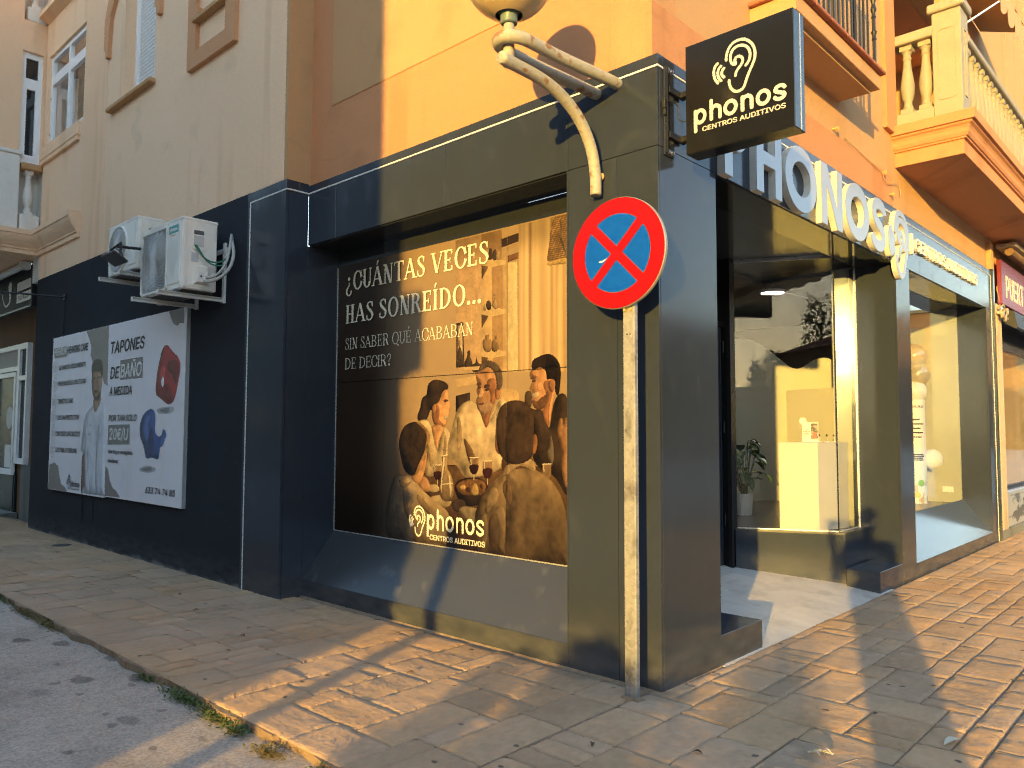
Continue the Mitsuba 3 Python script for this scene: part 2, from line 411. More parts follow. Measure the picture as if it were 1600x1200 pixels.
def in_sector(q):
    cx, cy = (q[0] + q[2]) / 2 - CAM[0], (q[1] + q[3]) / 2 - CAM[1]
    az = math.degrees(math.atan2(cx, cy)) + 43.0
    return abs(az) < 37.5 and math.hypot(cx, cy) > 2.3
shown = sorted([q for q in slabs if in_sector(q)], key=visible_order)
near, far = shown[:300], shown[300:] + [q for q in slabs if not in_sector(q) and visible_order(q) < 12]
r_ = random.Random(5)
for q in near:
    d = visible_order(q)
    put('slab', slab_mesh(q, .028 if d < 5.5 else .05, r_), f'mat_slab_{"abcde"[r_.randrange(5)]}', True, parent=pave)
k = put('slab_field', cat([slab_mesh(q, .12, r_) for q in far]), 'mat_slab_a', True, parent=pave)
labels[k] = {'kind': 'stuff'}

# entrance ramp of pale tiles
def tile_col(p, n, uv):
    v = fbm(p.x * 2.2 + .6 * p.y, p.y * 7, 0.0, 4); f = fbm(p.x * 30, p.y * 30, 0.0, 2)
    foot = smoothstep(.55, .8, fbm(p.x * 6, p.y * 4, 8.0, 3)) * .14
    return mi.Color3f(.60, .54, .48) * (.86 + .22 * (v - .4) + .06 * f - foot)
def tile_bump(p, n, uv): return fbm(p.x * 6, p.y * 14, 0.0, 3) * .0014
pmat('mat_tile', proc(tile_col), .42, .45, bump=proc(tile_bump, 3e-3))
SL = .113
ramp = thing('entrance_ramp', 'pale grey tiled ramp rising into the shop entrance', kind='structure')
put('ramp_base', hull([(.012, .70, -.05), (.012, 3.95, -.05), (-1.5, .70, -.05), (-1.5, 3.95, -.05), (.012, .70, -.006), (.012, 3.95, -.006), (-1.5, .70, 1.5 * SL - .008), (-1.5, 3.95, 1.5 * SL - .008)]), 'mat_dark_joint', parent=ramp)
ys = [.71, 1.30, 1.90, 2.50, 3.10, 3.70, 4.05]; xs = [.020, -.30, -.90, -1.5]
for i in range(len(xs) - 1):
    for j in range(len(ys) - 1):
        xa, xb, ya, yb = xs[i] - .0015, xs[i + 1] + .0015, ys[j] + .0015, ys[j + 1] - .0015
        zz = lambda x: SL * max(0.0, -x)
        pts = [(x, y, zz(x) + dz) for x in (xa, xb) for y in (ya, yb) for dz in (-.012, .001)]
        put('tile', hull(pts), 'mat_tile', parent=ramp)

# utility cover, bottom of the pavement
uc = thing('utility_cover', 'square worn concrete cover with a scored star set in the tan pavement', 'utility cover')
def cover_col(p, n, uv): return mi.Color3f(.36, .26, .18) * (.6 + .5 * fbm(p.x * 16, p.y * 16, 0.0, 4))
pmat('mat_cover', proc(cover_col), .96, .1, bump=proc(lambda p, n, uv: fbm(p.x * 45, p.y * 45, 0.0, 3) * .004, 2e-3))
UX, UY = .83, -.13
put('plate', bx(UX, UX + .62, UY - .62, UY, -.03, .002, .004), 'mat_cover', parent=uc)
put('surround', cat([bx(UX - .010, UX - .004, UY - .64, UY + .010, -.03, .003, .002), bx(UX - .004, UX + .64, UY + .004, UY + .010, -.03, .003, .002)]), 'mat_joint_bed', parent=uc)
sc_ = []
for a in (12, 72, 118, 170, 232, 290, 335):
    ca, sa = math.cos(math.radians(a)), math.sin(math.radians(a))
    p0 = np.array([UX + .25 + .05 * ca, UY - .22 + .05 * sa]); p1 = p0 + np.array([ca, sa]) * .14
    sc_.append(sweep([(p0[0], p0[1], .0022), ((p0 + p1)[0] / 2, (p0 + p1)[1] / 2, .003), (p1[0], p1[1], .0022)], .0022, 5))
put('scored_star', cat(sc_), 'mat_slab_e', parent=uc)
# ---------------------------------------------------------------- weeds along the pavement edge, litter
pmat('mat_weed', proc(lambda p, n, uv: mix((.035, .065, .018), (.11, .14, .04), fbm(p.x * 40, p.y * 40, p.z * 40, 2))), .7, .3)
pmat('mat_dry_weed', proc(lambda p, n, uv: mix((.11, .085, .035), (.20, .16, .06), fbm(p.x * 40, p.y * 40, p.z * 40, 2))), .8, .2)
def leaf_cloud(n, spread, h, size, r, up=.5):
    v, f = [], []
    for _ in range(n):
        b = np.array([r.gauss(0, spread[0]), r.gauss(0, spread[1]), abs(r.gauss(0, h))])
        a = r.uniform(0, 2 * math.pi); el = r.uniform(-.2, 1.2) * up + .2
        d = np.array([math.cos(a) * math.cos(el), math.sin(a) * math.cos(el), math.sin(el)]) * size * r.uniform(.6, 1.5)
        s = np.cross(d, [r.uniform(-.3, .3), r.uniform(-.3, .3), 1.0]); s *= size * .28 / (np.linalg.norm(s) + 1e-9)
        k = len(v); v += [b, b + d * .5 + s, b + d, b + d * .5 - s]; f += [[k, k + 1, k + 2], [k, k + 2, k + 3]]
    return trimesh.Trimesh(np.array(v), np.array(f), process=False)
for i, (x, y, sx, n, lab, m) in enumerate([
    (-5.95, -1.83, .34, 420, 'long dark weed clump at the far left along the pavement edge', 'mat_weed'),
    (-4.95, -1.86, .20, 260, 'dark brown weed clump second from the left along the pavement edge', 'mat_dry_weed'),
    (-4.45, -1.86, .16, 220, 'dark flat weed clump third from the left along the pavement edge', 'mat_dry_weed'),
    (-2.55, -1.86, .06, 110, 'tiny green weed sprig in the middle of the pavement edge', 'mat_weed'),
    (-2.02, -1.87, .12, 260, 'dark green weed clump just beyond the sunlit pavement edge', 'mat_weed'),
    (-1.60, -1.88, .12, 320, 'bright green weed clump where sunlight reaches the pavement edge', 'mat_weed'),
    (-1.34, -1.90, .035, 90, 'small green weed tuft beside the brightest weed clump', 'mat_weed'),
    (-.98, -1.92, .06, 160, 'yellowish weed tuft on the road beside the sunlit edge', 'mat_dry_weed'),
    (-.56, -1.92, .05, 150, 'green weed tuft at the bottom edge of the picture', 'mat_weed')]):
    r = random.Random(40 + i)
    m_ = leaf_cloud(int(n * 1.3), (sx, .024), .016, .024, r)
    m_.apply_translation((x, y, -.052))
    k = thing('weed_clump', lab, 'weed', 'weeds along the pavement edge')
    scene[k] = mikit.ply(m_, m)
# fallen leaf and twig
def leaf_blade(L, W, curl):
    us = np.linspace(0, 1, 9); vs = np.linspace(-1, 1, 5)
    return grid_sheet(lambda U, V: (L * U, W * V * np.sin(np.pi * np.clip(U, .02, .98)) ** .8, curl * (np.abs(V) ** 2) * np.sin(np.pi * U) + .01 * np.sin(3 * U)), us, vs)
pmat('mat_dry_leaf', (.50, .44, .33), .7, .3); pmat('mat_brown_leaf', (.10, .06, .03), .7, .3)
lf = leaf_blade(.135, .021, .010); lf.apply_transform(trimesh.transformations.rotation_matrix(math.radians(72), (0, 0, 1))); lf.apply_translation((1.385, .28, .006))
k = thing('fallen_leaf', 'pale curled leaf on the sunlit slabs at lower right', 'leaf'); scene[k] = mikit.ply(lf, 'mat_dry_leaf', True)
tw = cat([sweep([(.955, -.28, .016), (1.0, -.245, .028), (1.05, -.22, .018)], .005, 6), leaf_blade(.06, .012, .012).apply_translation((1.0, -.25, .02)), leaf_blade(.05, .010, .01).apply_translation((.965, -.28, .016))])
k = thing('dry_twig', 'dry twig with curled leaves lying on the concrete cover', 'twig'); scene[k] = mikit.ply(tw, 'mat_dry_leaf', True)
for i, (x, y, lab) in enumerate([(-2.9, -1.05, 'tiny dark leaf near the middle of the shaded pavement'), (-3.9, -.95, 'tiny dark leaf beside the pier on the shaded pavement'), (-4.6, -.75, 'tiny dark leaf beyond the pier on the shaded pavement'), (-1.3, -.75, 'tiny dark leaf under the poster window'), (.15, -.85, 'tiny dark leaf near the sign post'), (.55, -.62, 'tiny dark leaf between sign post and concrete cover')]):
    lf = leaf_blade(.05, .011, .006); lf.apply_transform(trimesh.transformations.rotation_matrix(i * 1.3, (0, 0, 1))); lf.apply_translation((x, y, .004))
    k = thing('fallen_leaf', lab, 'leaf', 'small leaves on the pavement'); scene[k] = mikit.ply(lf, 'mat_brown_leaf', True)
# ---------------------------------------------------------------- apartment building (upper floors, painted base wall)
B = thing('apartment_building', 'beige rendered apartment building above and beside the dark shopfront', 'building')
def part(name, m, mat, smooth=False, label=None, under=B): return put(name, m, mat, smooth, parent=under, label=label)

win1, win2 = sbox(-10.88, 5.88, -9.28, 7.30), sbox(-7.84, 5.70, -6.86, 7.55)
part('wall', prismA(sbox(-11.03, 3.80, -3.84, 9.5).difference(win1).difference(win2), .10, .32), 'mat_render_beige')
part('painted_base_wall', bx(-11.03, -4.46, -.224, .10, -.2, 3.80), 'mat_dark_paint', label='dark blue-grey painted base wall')
part('wall_return', bx(-3.86, -3.81, -.222, .06, 3.70, 9.5), 'mat_render_cream')
part('wall_band', bx(-9.23, -8.38, -.2235, -.215, 3.801, 9.5), 'mat_render_band')
part('wall', bx(-3.812, -.06, .030, .32, 3.60, 9.5), 'mat_render_peach', label='orange-beige wall above the poster window')
part('wall_panel', bx(-3.47, -.40, .024, .06, 4.46, 9.5), 'mat_render_cream')
part('cable_conduit', cat([bx(-8.745, -8.735, -.234, -.22, .30, .66), bx(-8.74, -8.36, -.230, -.22, .29, .30), bx(-8.372, -8.362, -.232, -.22, .30, .64)]), 'mat_dark_paint')
# framed moulding panel and window sill inside it
part('moulding', prismA(sbox(-5.87, 5.44, -4.80, 9.4).difference(sbox(-5.68, 5.62, -5.00, 9.5)), -.215, .055), 'mat_render_terracotta')
part('moulding_sill', bx(-5.72, -4.98, -.30, -.2, 5.94, 5.99, .006), 'mat_render_cream')
part('moulding_drop', bx(-5.69, -5.62, -.285, -.2, 5.985, 6.10, .006), 'mat_render_terracotta')
# shuttered window
W = 'apartment_building__shuttered_window'
part('shuttered_window', prismA(sbox(-7.84, 5.70, -6.86, 7.55).difference(sbox(-7.78, 5.75, -6.90, 7.6)), -.02, .06), 'mat_white_frame')
sl = []
for i in range(36):
    z = 5.755 + i * .05
    sl.append(along_x([(-.040, z), (-.052, z + .012), (-.052, z + .034), (-.040, z + .046), (-.030, z + .046), (-.030, z)], -7.78, -6.90))
part('shutter', sl, 'mat_shutter', under=W)
part('sill', bx(-8.21, -6.82, -.30, -.21, 5.635, 5.690, .008), 'mat_render_cream', under=W)
for s, x0, x1 in ((0, -8.42, -8.28), (1, -6.80, -6.66)):
    z0 = 6.42
    arch = Polygon([(x0, z0 + .12), (x0 + .05, z0 + .10), (x0 + .06, z0), (x0 + .14, z0), (x0 + .15, z0 + .1), (x1, z0 + .13), (x1 + (.05 if s == 0 else 0), 6.95), (x1 + (.30 if s == 0 else -.12), 7.30), (x0 + (.18 if s == 0 else -.28), 7.36), (x0, 6.95)])
    part('hood_moulding', prismA(arch.buffer(0), -.215, .055), 'mat_render_terracotta', under=W)
# corner window with curtains
W = 'apartment_building__corner_window'
fr = sbox(-10.88, 5.88, -9.28, 7.30)
holes = [sbox(-10.80, 5.95, -10.10, 6.83), sbox(-10.03, 5.95, -9.34, 6.83), sbox(-10.80, 6.98, -10.10, 7.23), sbox(-10.03, 6.98, -9.34, 7.23)]
part('corner_window', prismA(fr.difference(unary_union(holes)), -.13, .055), 'mat_white_frame', label='white corner window with curtains at the far left')
for h in holes:
    a = h.bounds
    part('pane', onA(sheet(sbox(a[0] - .01, a[1] - .01, a[2] + .01, a[3] + .01)), -.155), 'mat_glass', under=W)
def curtain(x0, x1, z0, z1, y, amp=.02, k=38):
    return grid_sheet(lambda U, V: (U, y + amp * np.sin(U * k + .5 * np.sin(V * 3)) + .006 * np.sin(U * 91), V), np.linspace(x0, x1, 120), np.linspace(z0, z1, 5))
part('curtain', curtain(-10.02, -9.26, 5.9, 7.3, .02), 'mat_curtain', True, under=W)
part('curtain', curtain(-10.85, -10.38, 5.9, 6.9, .03), 'mat_curtain', True, under=W)
part('room_lining', cat([bx(-12.2, -8.6, .60, .64, 5.5, 7.7), bx(-12.2, -12.1, .1, .6, 5.5, 7.7), bx(-12.2, -8.6, .1, .6, 7.6, 7.7)]), 'mat_interior_dark', under=W)
part('sill', cat([bx(-11.02, -9.36, -.275, -.21, 5.66, 5.86, .01), bx(-11.0, -9.38, -.262, -.2, 5.60, 5.66)]), 'mat_render_beige', under=W)
part('frame_clip', cat([bx(-10.87, -10.85, -.19, -.18, z, z + .03) for z in (6.05, 6.62)]), 'mat_black_plastic', under=W)
# ogee cornice under the balcony, returning along the wall
OG = [(0, 4.18), (.03, 4.18), (.03, 4.24), (.05, 4.25), (.05, 4.27), (.075, 4.30), (.12, 4.36), (.145, 4.42), (.15, 4.45), (.165, 4.46), (.165, 4.53), (.0, 4.55)]
part('cornice', along_x([(-.22 - a, z) for a, z in OG], -11.03, -9.24), 'mat_render_beige', 20)
# corner balcony at the far left
W = part('corner_balcony', bx(-15.0, -11.05, -1.9, -.10, 4.20, 4.56), 'mat_render_beige', label='beige balcony with white balustrade at the far left')
part('cornice', along_y([(-11.05 + a, z) for a, z in OG], -1.9, -.20), 'mat_render_beige', 20, under=W)
part('end_panel', cat([bx(-11.30, -11.03, -1.9, -.53, 4.55, 5.70, .008), bx(-11.32, -11.005, -1.9, -.50, 5.70, 5.76, .01)]), 'mat_white_paint', under=W)
part('panel_relief', onB(extrude(sbox(-1.05, 4.78, -.66, 5.45).buffer(.02).difference(sbox(-1.05, 4.78, -.66, 5.45).buffer(-.005)), .008), -11.032), 'mat_white_paint', under=W)
part('panel_relief', prismB(LineString(arc(-.79, 5.36, .13, .09, 0, 180, 12)).buffer(.006).union(LineString([(-.66, 5.36), (-.66, 4.85)]).buffer(.006)), -11.030, .006), 'mat_white_paint', under=W)
part('plinth', bx(-11.22, -11.04, -.505, -.235, 4.555, 4.80, .012), 'mat_white_paint', under=W)
part('rail', bx(-11.23, -11.01, -.51, -.225, 5.50, 5.60, .012), 'mat_render_cream', under=W)
BAL = [(.062, 0), (.062, .05), (.045, .06), (.052, .08), (.040, .11), (.040, .15), (.052, .17), (.066, .24), (.070, .30), (.060, .38), (.045, .48), (.038, .56), (.036, .585), (.047, .60), (.036, .62), (.040, .65), (.058, .675), (.060, .70), (.060, .73)]
def baluster(x, y, z0, h, s=1.0):
    k = h / .73
    m = lathe([(r * s, z * k) for r, z in BAL[2:-2]], 18)
    m = cat([m, bx(-.062 * s, .062 * s, -.062 * s, .062 * s, 0, .062 * k, .004), bx(-.06 * s, .06 * s, -.06 * s, .06 * s, .675 * k, .73 * k, .004)])
    m.apply_translation((x, y, z0)); return m
part('baluster', baluster(-11.13, -.385, 4.80, .70), 'mat_white_paint', 40, under=W)
part('inner_wall', cat([bx(-11.7, -11.33, -1.2, -.2, 4.55, 5.75), bx(-11.7, -11.34, -1.2, -.2, 7.8, 9.4), bx(-11.40, -11.032, -.20, .10, 3.8, 9.5)]), 'mat_white_paint', under=W)
part('column', bx(-11.40, -11.045, -1.9, -.545, 5.76, 9.5), 'mat_render_beige', under=W)
part('lintel', bx(-11.40, -11.04, -.545, -.2, 7.36, 7.80, .0), 'mat_render_beige', under=W)
part('narrow_window', prismB(sbox(-.535, 5.60, -.26, 7.36).difference(sbox(-.485, 6.95, -.315, 7.27)).difference(sbox(-.465, 5.74, -.345, 6.78)), -11.14, .05), 'mat_white_frame', under=W)
part('narrow_pane', onB(sheet(sbox(-.53, 5.62, -.27, 7.34)), -11.125), 'mat_dark_glass', under=W)
part('window_jamb', bx(-11.2, -11.045, -.26, -.215, 5.60, 7.36), 'mat_render_beige', under=W)
W = part('upper_balcony', bx(-15, -11.06, -1.9, -.2, 7.80, 7.86), 'mat_render_beige')
part('plinth', bx(-11.22, -11.05, -.50, -.235, 7.86, 8.08, .012), 'mat_white_paint', under=W)
part('baluster', baluster(-11.13, -.385, 8.08, .70), 'mat_white_paint', 40, under=W)
part('cornice', along_x([(-.22, 7.86), (-.36, 7.92), (-.36, 8.0), (-.22, 8.02)], -11.0, -9.3), 'mat_render_beige', under=W)

# right-hand facade over the shop
part('wall', prismB(sbox(.03, 3.60, 16, 9.5).difference(sbox(4.74, 4.66, 8.35, 6.9)), -.36, .30), 'mat_render_cream', label='cream wall over the shop entrance')
part('wall_band', bx(-.10, -.052, .027, 4.55, 3.60, 4.14), 'mat_render_peach')
part('pilaster', bx(-.10, -.015, 4.33, 4.64, 4.60, 9.5), 'mat_render_peach')
part('loggia_back_wall', bx(-1.35, -1.30, 4.6, 10.8, 4.5, 7.1), 'mat_render_cream')
part('loggia_back_wall', bx(-1.30, -1.285, 6.93, 10.7, 4.66, 6.9), 'mat_render_cream')
part('loggia_ceiling', bx(-1.35, -.33, 4.6, 10.8, 6.88, 6.95), 'mat_render_peach')
part('loggia_side_wall', bx(-1.35, -.33, 8.34, 8.45, 4.6, 6.9), 'mat_render_cream')
part('wall_joint', bx(-.0605, -.056, 10.56, 10.60, 4.7, 9.5), 'mat_render_terracotta')
part('loggia_side_wall', bx(-1.35, -.33, 4.64, 4.74, 4.6, 6.9), 'mat_render_cream')
# balcony with iron railing
W = part('iron_balcony', cat([bx(-.06, .22, 1.42, 3.09, 4.47, 4.51), bx(-.06, .29, 1.36, 3.15, 4.50, 4.625, .004)]), 'mat_render_cream', label='small balcony with black iron railing above the hanging sign')
for i in range(6):
    y0 = 1.32 + i * .31
    part('tile', bx(-.05, .335, y0, y0 + .304, 4.626, 4.655, .006), 'mat_terracotta_tile', under=W)
def iron_bar(x, y, z0=4.70, z1=5.66): return cat([bx(x - .007, x + .007, y - .007, y + .007, z0, z1)])
bars = [(.275, y) for y in np.arange(1.44, 3.0, .098)] + [(x, 3.06) for x in (.02, .11, .19)] + [(x, 1.40) for x in (.02, .11, .19)]
for x, y in bars: part('bar', iron_bar(x, y), 'mat_iron', under=W)
part('post', cat([bx(.265, .290, 3.045, 3.07, 4.656, 5.72), lathe([(.0, 0), (.022, .02), (.012, .05), (.026, .09), (.014, .14), (.024, .18), (.0, .2)], 12, (.277, 3.058, 5.1)), lathe([(.0, 0), (.022, .02), (.012, .05), (.026, .09), (.0, .12)], 12, (.277, 3.058, 4.9))]), 'mat_iron', under=W)
part('rail', cat([bx(.262, .29, 1.39, 3.07, 4.69, 4.705), bx(.25, .30, 1.38, 3.08, 5.66, 5.69, .005), bx(0, .28, 3.045, 3.07, 4.69, 4.705), bx(0, .28, 3.04, 3.075, 5.66, 5.69), bx(0, .28, 1.39, 1.41, 4.69, 4.705), bx(0, .28, 1.385, 1.42, 5.66, 5.69)]), 'mat_iron', under=W)
# balcony with white balustrade
def tier(x1, y0, z0, z1): return bx(-.06, x1, y0, 15, z0, z1, .006)
prof = [(.59, 4.27), (.59, 4.415), (.615, 4.42), (.615, 4.435), (.63, 4.44), (.645, 4.47), (.648, 4.51), (.66, 4.535), (.685, 4.55), (.685, 4.565), (.715, 4.57), (.715, 4.668), (.66, 4.672)]
V_, F_ = [], []
y_b = 4.68
ring = [[(-.06, y_b - (x - .59), z), (x, y_b - (x - .59), z), (x, 15.0, z)] for x, z in prof]
for r_i in ring: V_ += r_i
for i in range(len(prof) - 1):
    for j in range(2):
        a, b, c, d = i * 3 + j, i * 3 + j + 1, (i + 1) * 3 + j + 1, (i + 1) * 3 + j
        F_ += [[a, b, c], [a, c, d]]
W = part('balustrade_balcony', trimesh.Trimesh(np.array(V_), np.array(F_), process=False), 'mat_render_peach', label='balcony with white turned balustrade over the right window')
part('slab', bx(-.06, .585, y_b + .004, 15, 4.274, 4.66), 'mat_render_peach', under=W)
part('plinth', bx(-.058, .34, 4.655, 4.86, 4.668, 4.815, .008), 'mat_cream_paint', under=W)
part('rail', bx(-.058, .34, 4.645, 4.87, 5.555, 5.66, .01), 'mat_cream_paint', under=W)
for x in (.065, .245): part('baluster', baluster(x, 4.76, 4.815, .74), 'mat_cream_paint', 40, under=W)
part('pillar', cat([bx(.335, .60, 4.645, 4.93, 4.672, 5.77, .008), bx(.300, .635, 4.61, 4.965, 5.77, 5.86, .012)]), 'mat_cream_paint', under=W)
rel = sbox(.41, 4.88, .525, 5.56); rel = rel.buffer(.02, join_style=3)
part('pillar_relief', prismA(rel.buffer(.008).difference(rel), 4.646, .008), 'mat_cream_paint', under=W)
rel = sbox(4.75, 4.88, 4.82, 5.56)
part('pillar_relief', prismB(rel.buffer(.008).difference(rel), .600, .008), 'mat_cream_paint', under=W)
part('column', bx(.36, .58, 4.67, 4.91, 5.86, 9.5), 'mat_render_cream', under=W)
part('front_plinth', bx(.40, .57, 4.93, 15, 4.668, 4.70, .006), 'mat_cream_paint', under=W)
part('front_rail', bx(.42, .61, 4.93, 15, 5.50, 5.575, .012), 'mat_cream_paint', under=W)
for i in range(22): part('baluster', baluster(.525, 5.12 + .208 * i, 4.70, .80, .80), 'mat_cream_paint', 40, under=W)
part('rail_ball', cat([lathe([(.0, 0), (.03, .01), (.035, .04), (.02, .07), (0, .075)], 10, (.50, 5.02 + 1.9 * k, 5.60)) for k in range(3)]), 'mat_cream_paint', 40, under=W)
# orange awning over that balcony
aw = thing('awning', 'orange scalloped awning over the white balustrade balcony at top right', 'awning')
U_ = np.linspace(7.05, 8.75, 90)
sheet_ = grid_sheet(lambda U, V: (-.05 + V * .58, U, 7.32 - .22 * V), U_, np.linspace(0, 1, 4))
val = grid_sheet(lambda U, V: (.53 + 0 * V + .012 * np.sin(U * 14), U, 7.10 - V * (.22 + .16 * np.abs(np.sin(U * np.pi / .46)))), U_, np.linspace(0, 1, 4))
put('canopy', sheet_, 'mat_awning', True, parent=aw); put('valance', val, 'mat_awning', True, parent=aw)
put('arm', sweep([(.50, 5.40, 5.93), (.50, 7.05, 6.85)], .012, 8), 'mat_white_frame', True, parent=aw)
# wall hooks with a loose wire under that balcony
hk = thing('wall_wire', 'loose wire on rusty wall hooks below the white balustrade balcony', 'wire')
put('wire', cat([sweep(spline([(-.045, 3.2, 4.17), (-.04, 3.7, 4.13), (-.035, 4.2, 4.10)], 20), .004, 6), sweep(spline([(-.035, 4.2, 4.10), (-.03, 4.5, 4.06), (-.03, 4.72, 4.08), (-.03, 4.74, 3.98)], 20), .004, 6)]), 'mat_rust', True, parent=hk)
for y, z in ((4.22, 4.10), (4.45, 3.93), (2.95, 4.18)):
    put('hook', sweep([(-.06, y, z), (-.02, y, z), (-.012, y + .012, z + .02), (-.012, y + .02, z - .012), (-.02, y, z - .02)], .009, 7), 'mat_rust', True, parent=hk)
# ---------------------------------------------------------------- shopfront: dark metal cladding
pmat('mat_window_sill', (.05, .062, .078), .12, eta=1.9, spec_tint=.4)
S = thing('shopfront', 'dark grey glossy metal-clad corner shopfront with recessed windows', 'shopfront')
def sp(name, m, mat='mat_cladding', smooth=False, label=None, under=S): return put(name, m, mat, smooth, parent=under, label=label)
G = .0018
Z0, ZS, ZT = -.02, 3.21, 3.772
sp('backing', cat([bx(-3.80, -.70, .02, .30, 3.225, 3.70), bx(-.685, -.02, .02, .69, 0, 3.7), bx(-.34, -.02, .69, 8.60, 3.24, 3.70), bx(-.40, -.02, 4.43, 4.83, 0, 3.24), bx(-.33, -.02, 8.30, 8.60, 0, 3.24)]), 'mat_dark_joint')
def panA(x0, x1, z0, z1, y=0.0, t=.02): return bx(x0 + G, x1 - G, y, y + t, z0 + G, z1 - G, .0012)
def panB(y0, y1, z0, z1, x=0.0, t=.02): return bx(x - t, x, y0 + G, y1 - G, z0 + G, z1 - G, .0012)
ZL = 3.694
for x0, x1 in ((-3.79, -3.35), (-3.35, -1.90), (-1.90, -.69), (-.69, 0.0)):
    sp('cladding_panel', panA(x0, x1, ZS, ZL))
sp('cladding_panel', panA(-.69, -.30, Z0, ZS)); sp('cladding_panel', panA(-.30, 0.0, Z0, ZS))
sp('cladding_panel', bx(-.70, -.69, .001, .335, Z0, ZS))
for y0, y1 in ((.02, .704), (.704, 1.29), (1.29, 2.95), (2.95, 4.41), (4.41, 5.25), (5.25, 6.95), (6.95, 8.62)):
    sp('cladding_panel', panB(y0, y1, ZS, ZL))
sp('cladding_panel', panB(.02, .704, Z0, ZS), label='tall corner column panel beside the entrance')
sp('cladding_panel', panB(4.41, 4.85, Z0, ZS), label='pillar panel between entrance and right window')
sp('cladding_panel', panB(8.28, 8.62, Z0, ZS))
# coping above the light line, the light line itself
sp('coping', cat([bx(-3.79, .006, -.006, .05, 3.708, ZT, .002), bx(-.05, .006, .05, 8.626, 3.708, ZT, .002), bx(-4.50, -3.79, -.232, -.10, 3.708, 3.79, .002), bx(-3.90, -3.790, -.10, .0, 3.708, 3.79, .002)]))
sp('light_line', cat([bx(-3.786, .004, -.004, .02, 3.695, 3.707), bx(-.02, .004, .02, 8.60, 3.695, 3.707), bx(-4.455, -3.788, -.229, -.15, 3.695, 3.707), bx(-3.86, -3.786, -.149, .0, 3.695, 3.707), bx(-4.463, -4.452, -.229, -.20, -.02, 3.707), bx(-.02, .004, 8.602, 8.614, -.02, 3.707)]), 'mat_trim_white')
# pier at the left end
sp('pier_panel', cat([bx(-4.448 + G, -3.808, -.226, -.20, -.02, 3.692), ]), label='dark projecting pier at the left end')
sp('pier_panel', bx(-3.83, -3.795, -.199, -.0, -.02, 3.692)); sp('pier_panel', bx(-3.83, -3.790, .0, .334, -.02, 3.205))
sp('pier_panel', bx(-4.50, -4.464, -.229, -.10, -.02, 3.707))
# poster window: base, sloping sill, soffit
sp('base_panel', bx(-3.79, -.692, .0, .03, -.02, .147, .001))
sp('sill_panel', trimesh.convex.convex_hull(np.array([(x, y, z) for x in (-3.788, -.70) for y, z in ((.001, .149), (.3345, .557), (.3345, .149))])), 'mat_sill_gloss')
sp('soffit', bx(-3.79, -.69, .021, .336, 3.202, 3.222), 'mat_soffit_gloss')
# entrance: fascia underside, ceiling, steps
sp('soffit', bx(-.36, -.021, .705, 4.409, 3.205, 3.225), 'mat_soffit_gloss')
sp('entrance_ceiling', bx(-1.55, -.361, .60, 4.7, 3.262, 3.30), 'mat_cladding')
sp('ceiling_edge', bx(-.372, -.361, .705, 4.409, 3.206, 3.262), 'mat_cladding')
sp('low_block', bx(-.32, -.002, .705, 1.290, -.02, .192, .003)); sp('low_block', bx(-.31, -.002, 3.735, 4.409, -.02, .198, .003))
sp('recess_wall', bx(-1.55, -.02, .60, .703, -.02, 3.3))
P1, P0 = np.array([-.335, 3.800]), np.array([-1.250, 3.360])
def vbox(a, b, t, z0, z1):
    """Upright board from a to b, thickness t to the back (left of a->b is back)."""
    a, b = np.array(a), np.array(b); d = (b - a) / np.linalg.norm(b - a); n = np.array([-d[1], d[0]]) * t
    return hull([(p[0], p[1], z) for p in (a, b, b + n, a + n) for z in (z0, z1)])
sp('display_base', vbox(P0, P1, .04, -.02, .505)); sp('display_base', vbox(P1 + [0, .002], (-.335, 4.409), .03, -.02, .505))
sp('display_ledge', hull([(p[0], p[1], z) for p in (P0 + [.0, -.004], P1 + [.005, -.006], (-.330, 4.409), (-.46, 4.409), (-.46, 3.86), (-1.32, 3.46)) for z in (.506, .524)]), 'mat_sill_gloss')
Q1, Q0 = np.array([-.405, 3.835]), np.array([-1.270, 3.415])
def pane(a, b, z0, z1):
    return trimesh.Trimesh(np.array([(a[0], a[1], z0), (b[0], b[1], z0), (b[0], b[1], z1), (a[0], a[1], z1)]), np.array([[0, 1, 2], [0, 2, 3]]), process=False)
sp('entrance_window', pane(Q0, Q1, .522, 3.262), 'mat_glass'); sp('entrance_window', pane(Q1, (-.405, 4.409), .522, 3.262), 'mat_glass')
sp('glass_joint', bx(-.411, -.401, 3.829, 3.839, .524, 3.26), 'mat_black_plastic')
sp('glass_frame', cat([vbox(Q0 + [0, .0], Q1, .012, 3.225, 3.262), vbox(Q0, Q1, .012, .5245, .534), bx(-.41, -.398, 3.84, 4.40, .5245, .532), bx(-.412, -.395, 4.398, 4.409, .524, 3.26)]), 'mat_alu_frame')
sp('pillar_side', bx(-.46, -.0205, 4.41, 4.43, -.02, 3.205), label='pillar flank facing the entrance, sunlit')
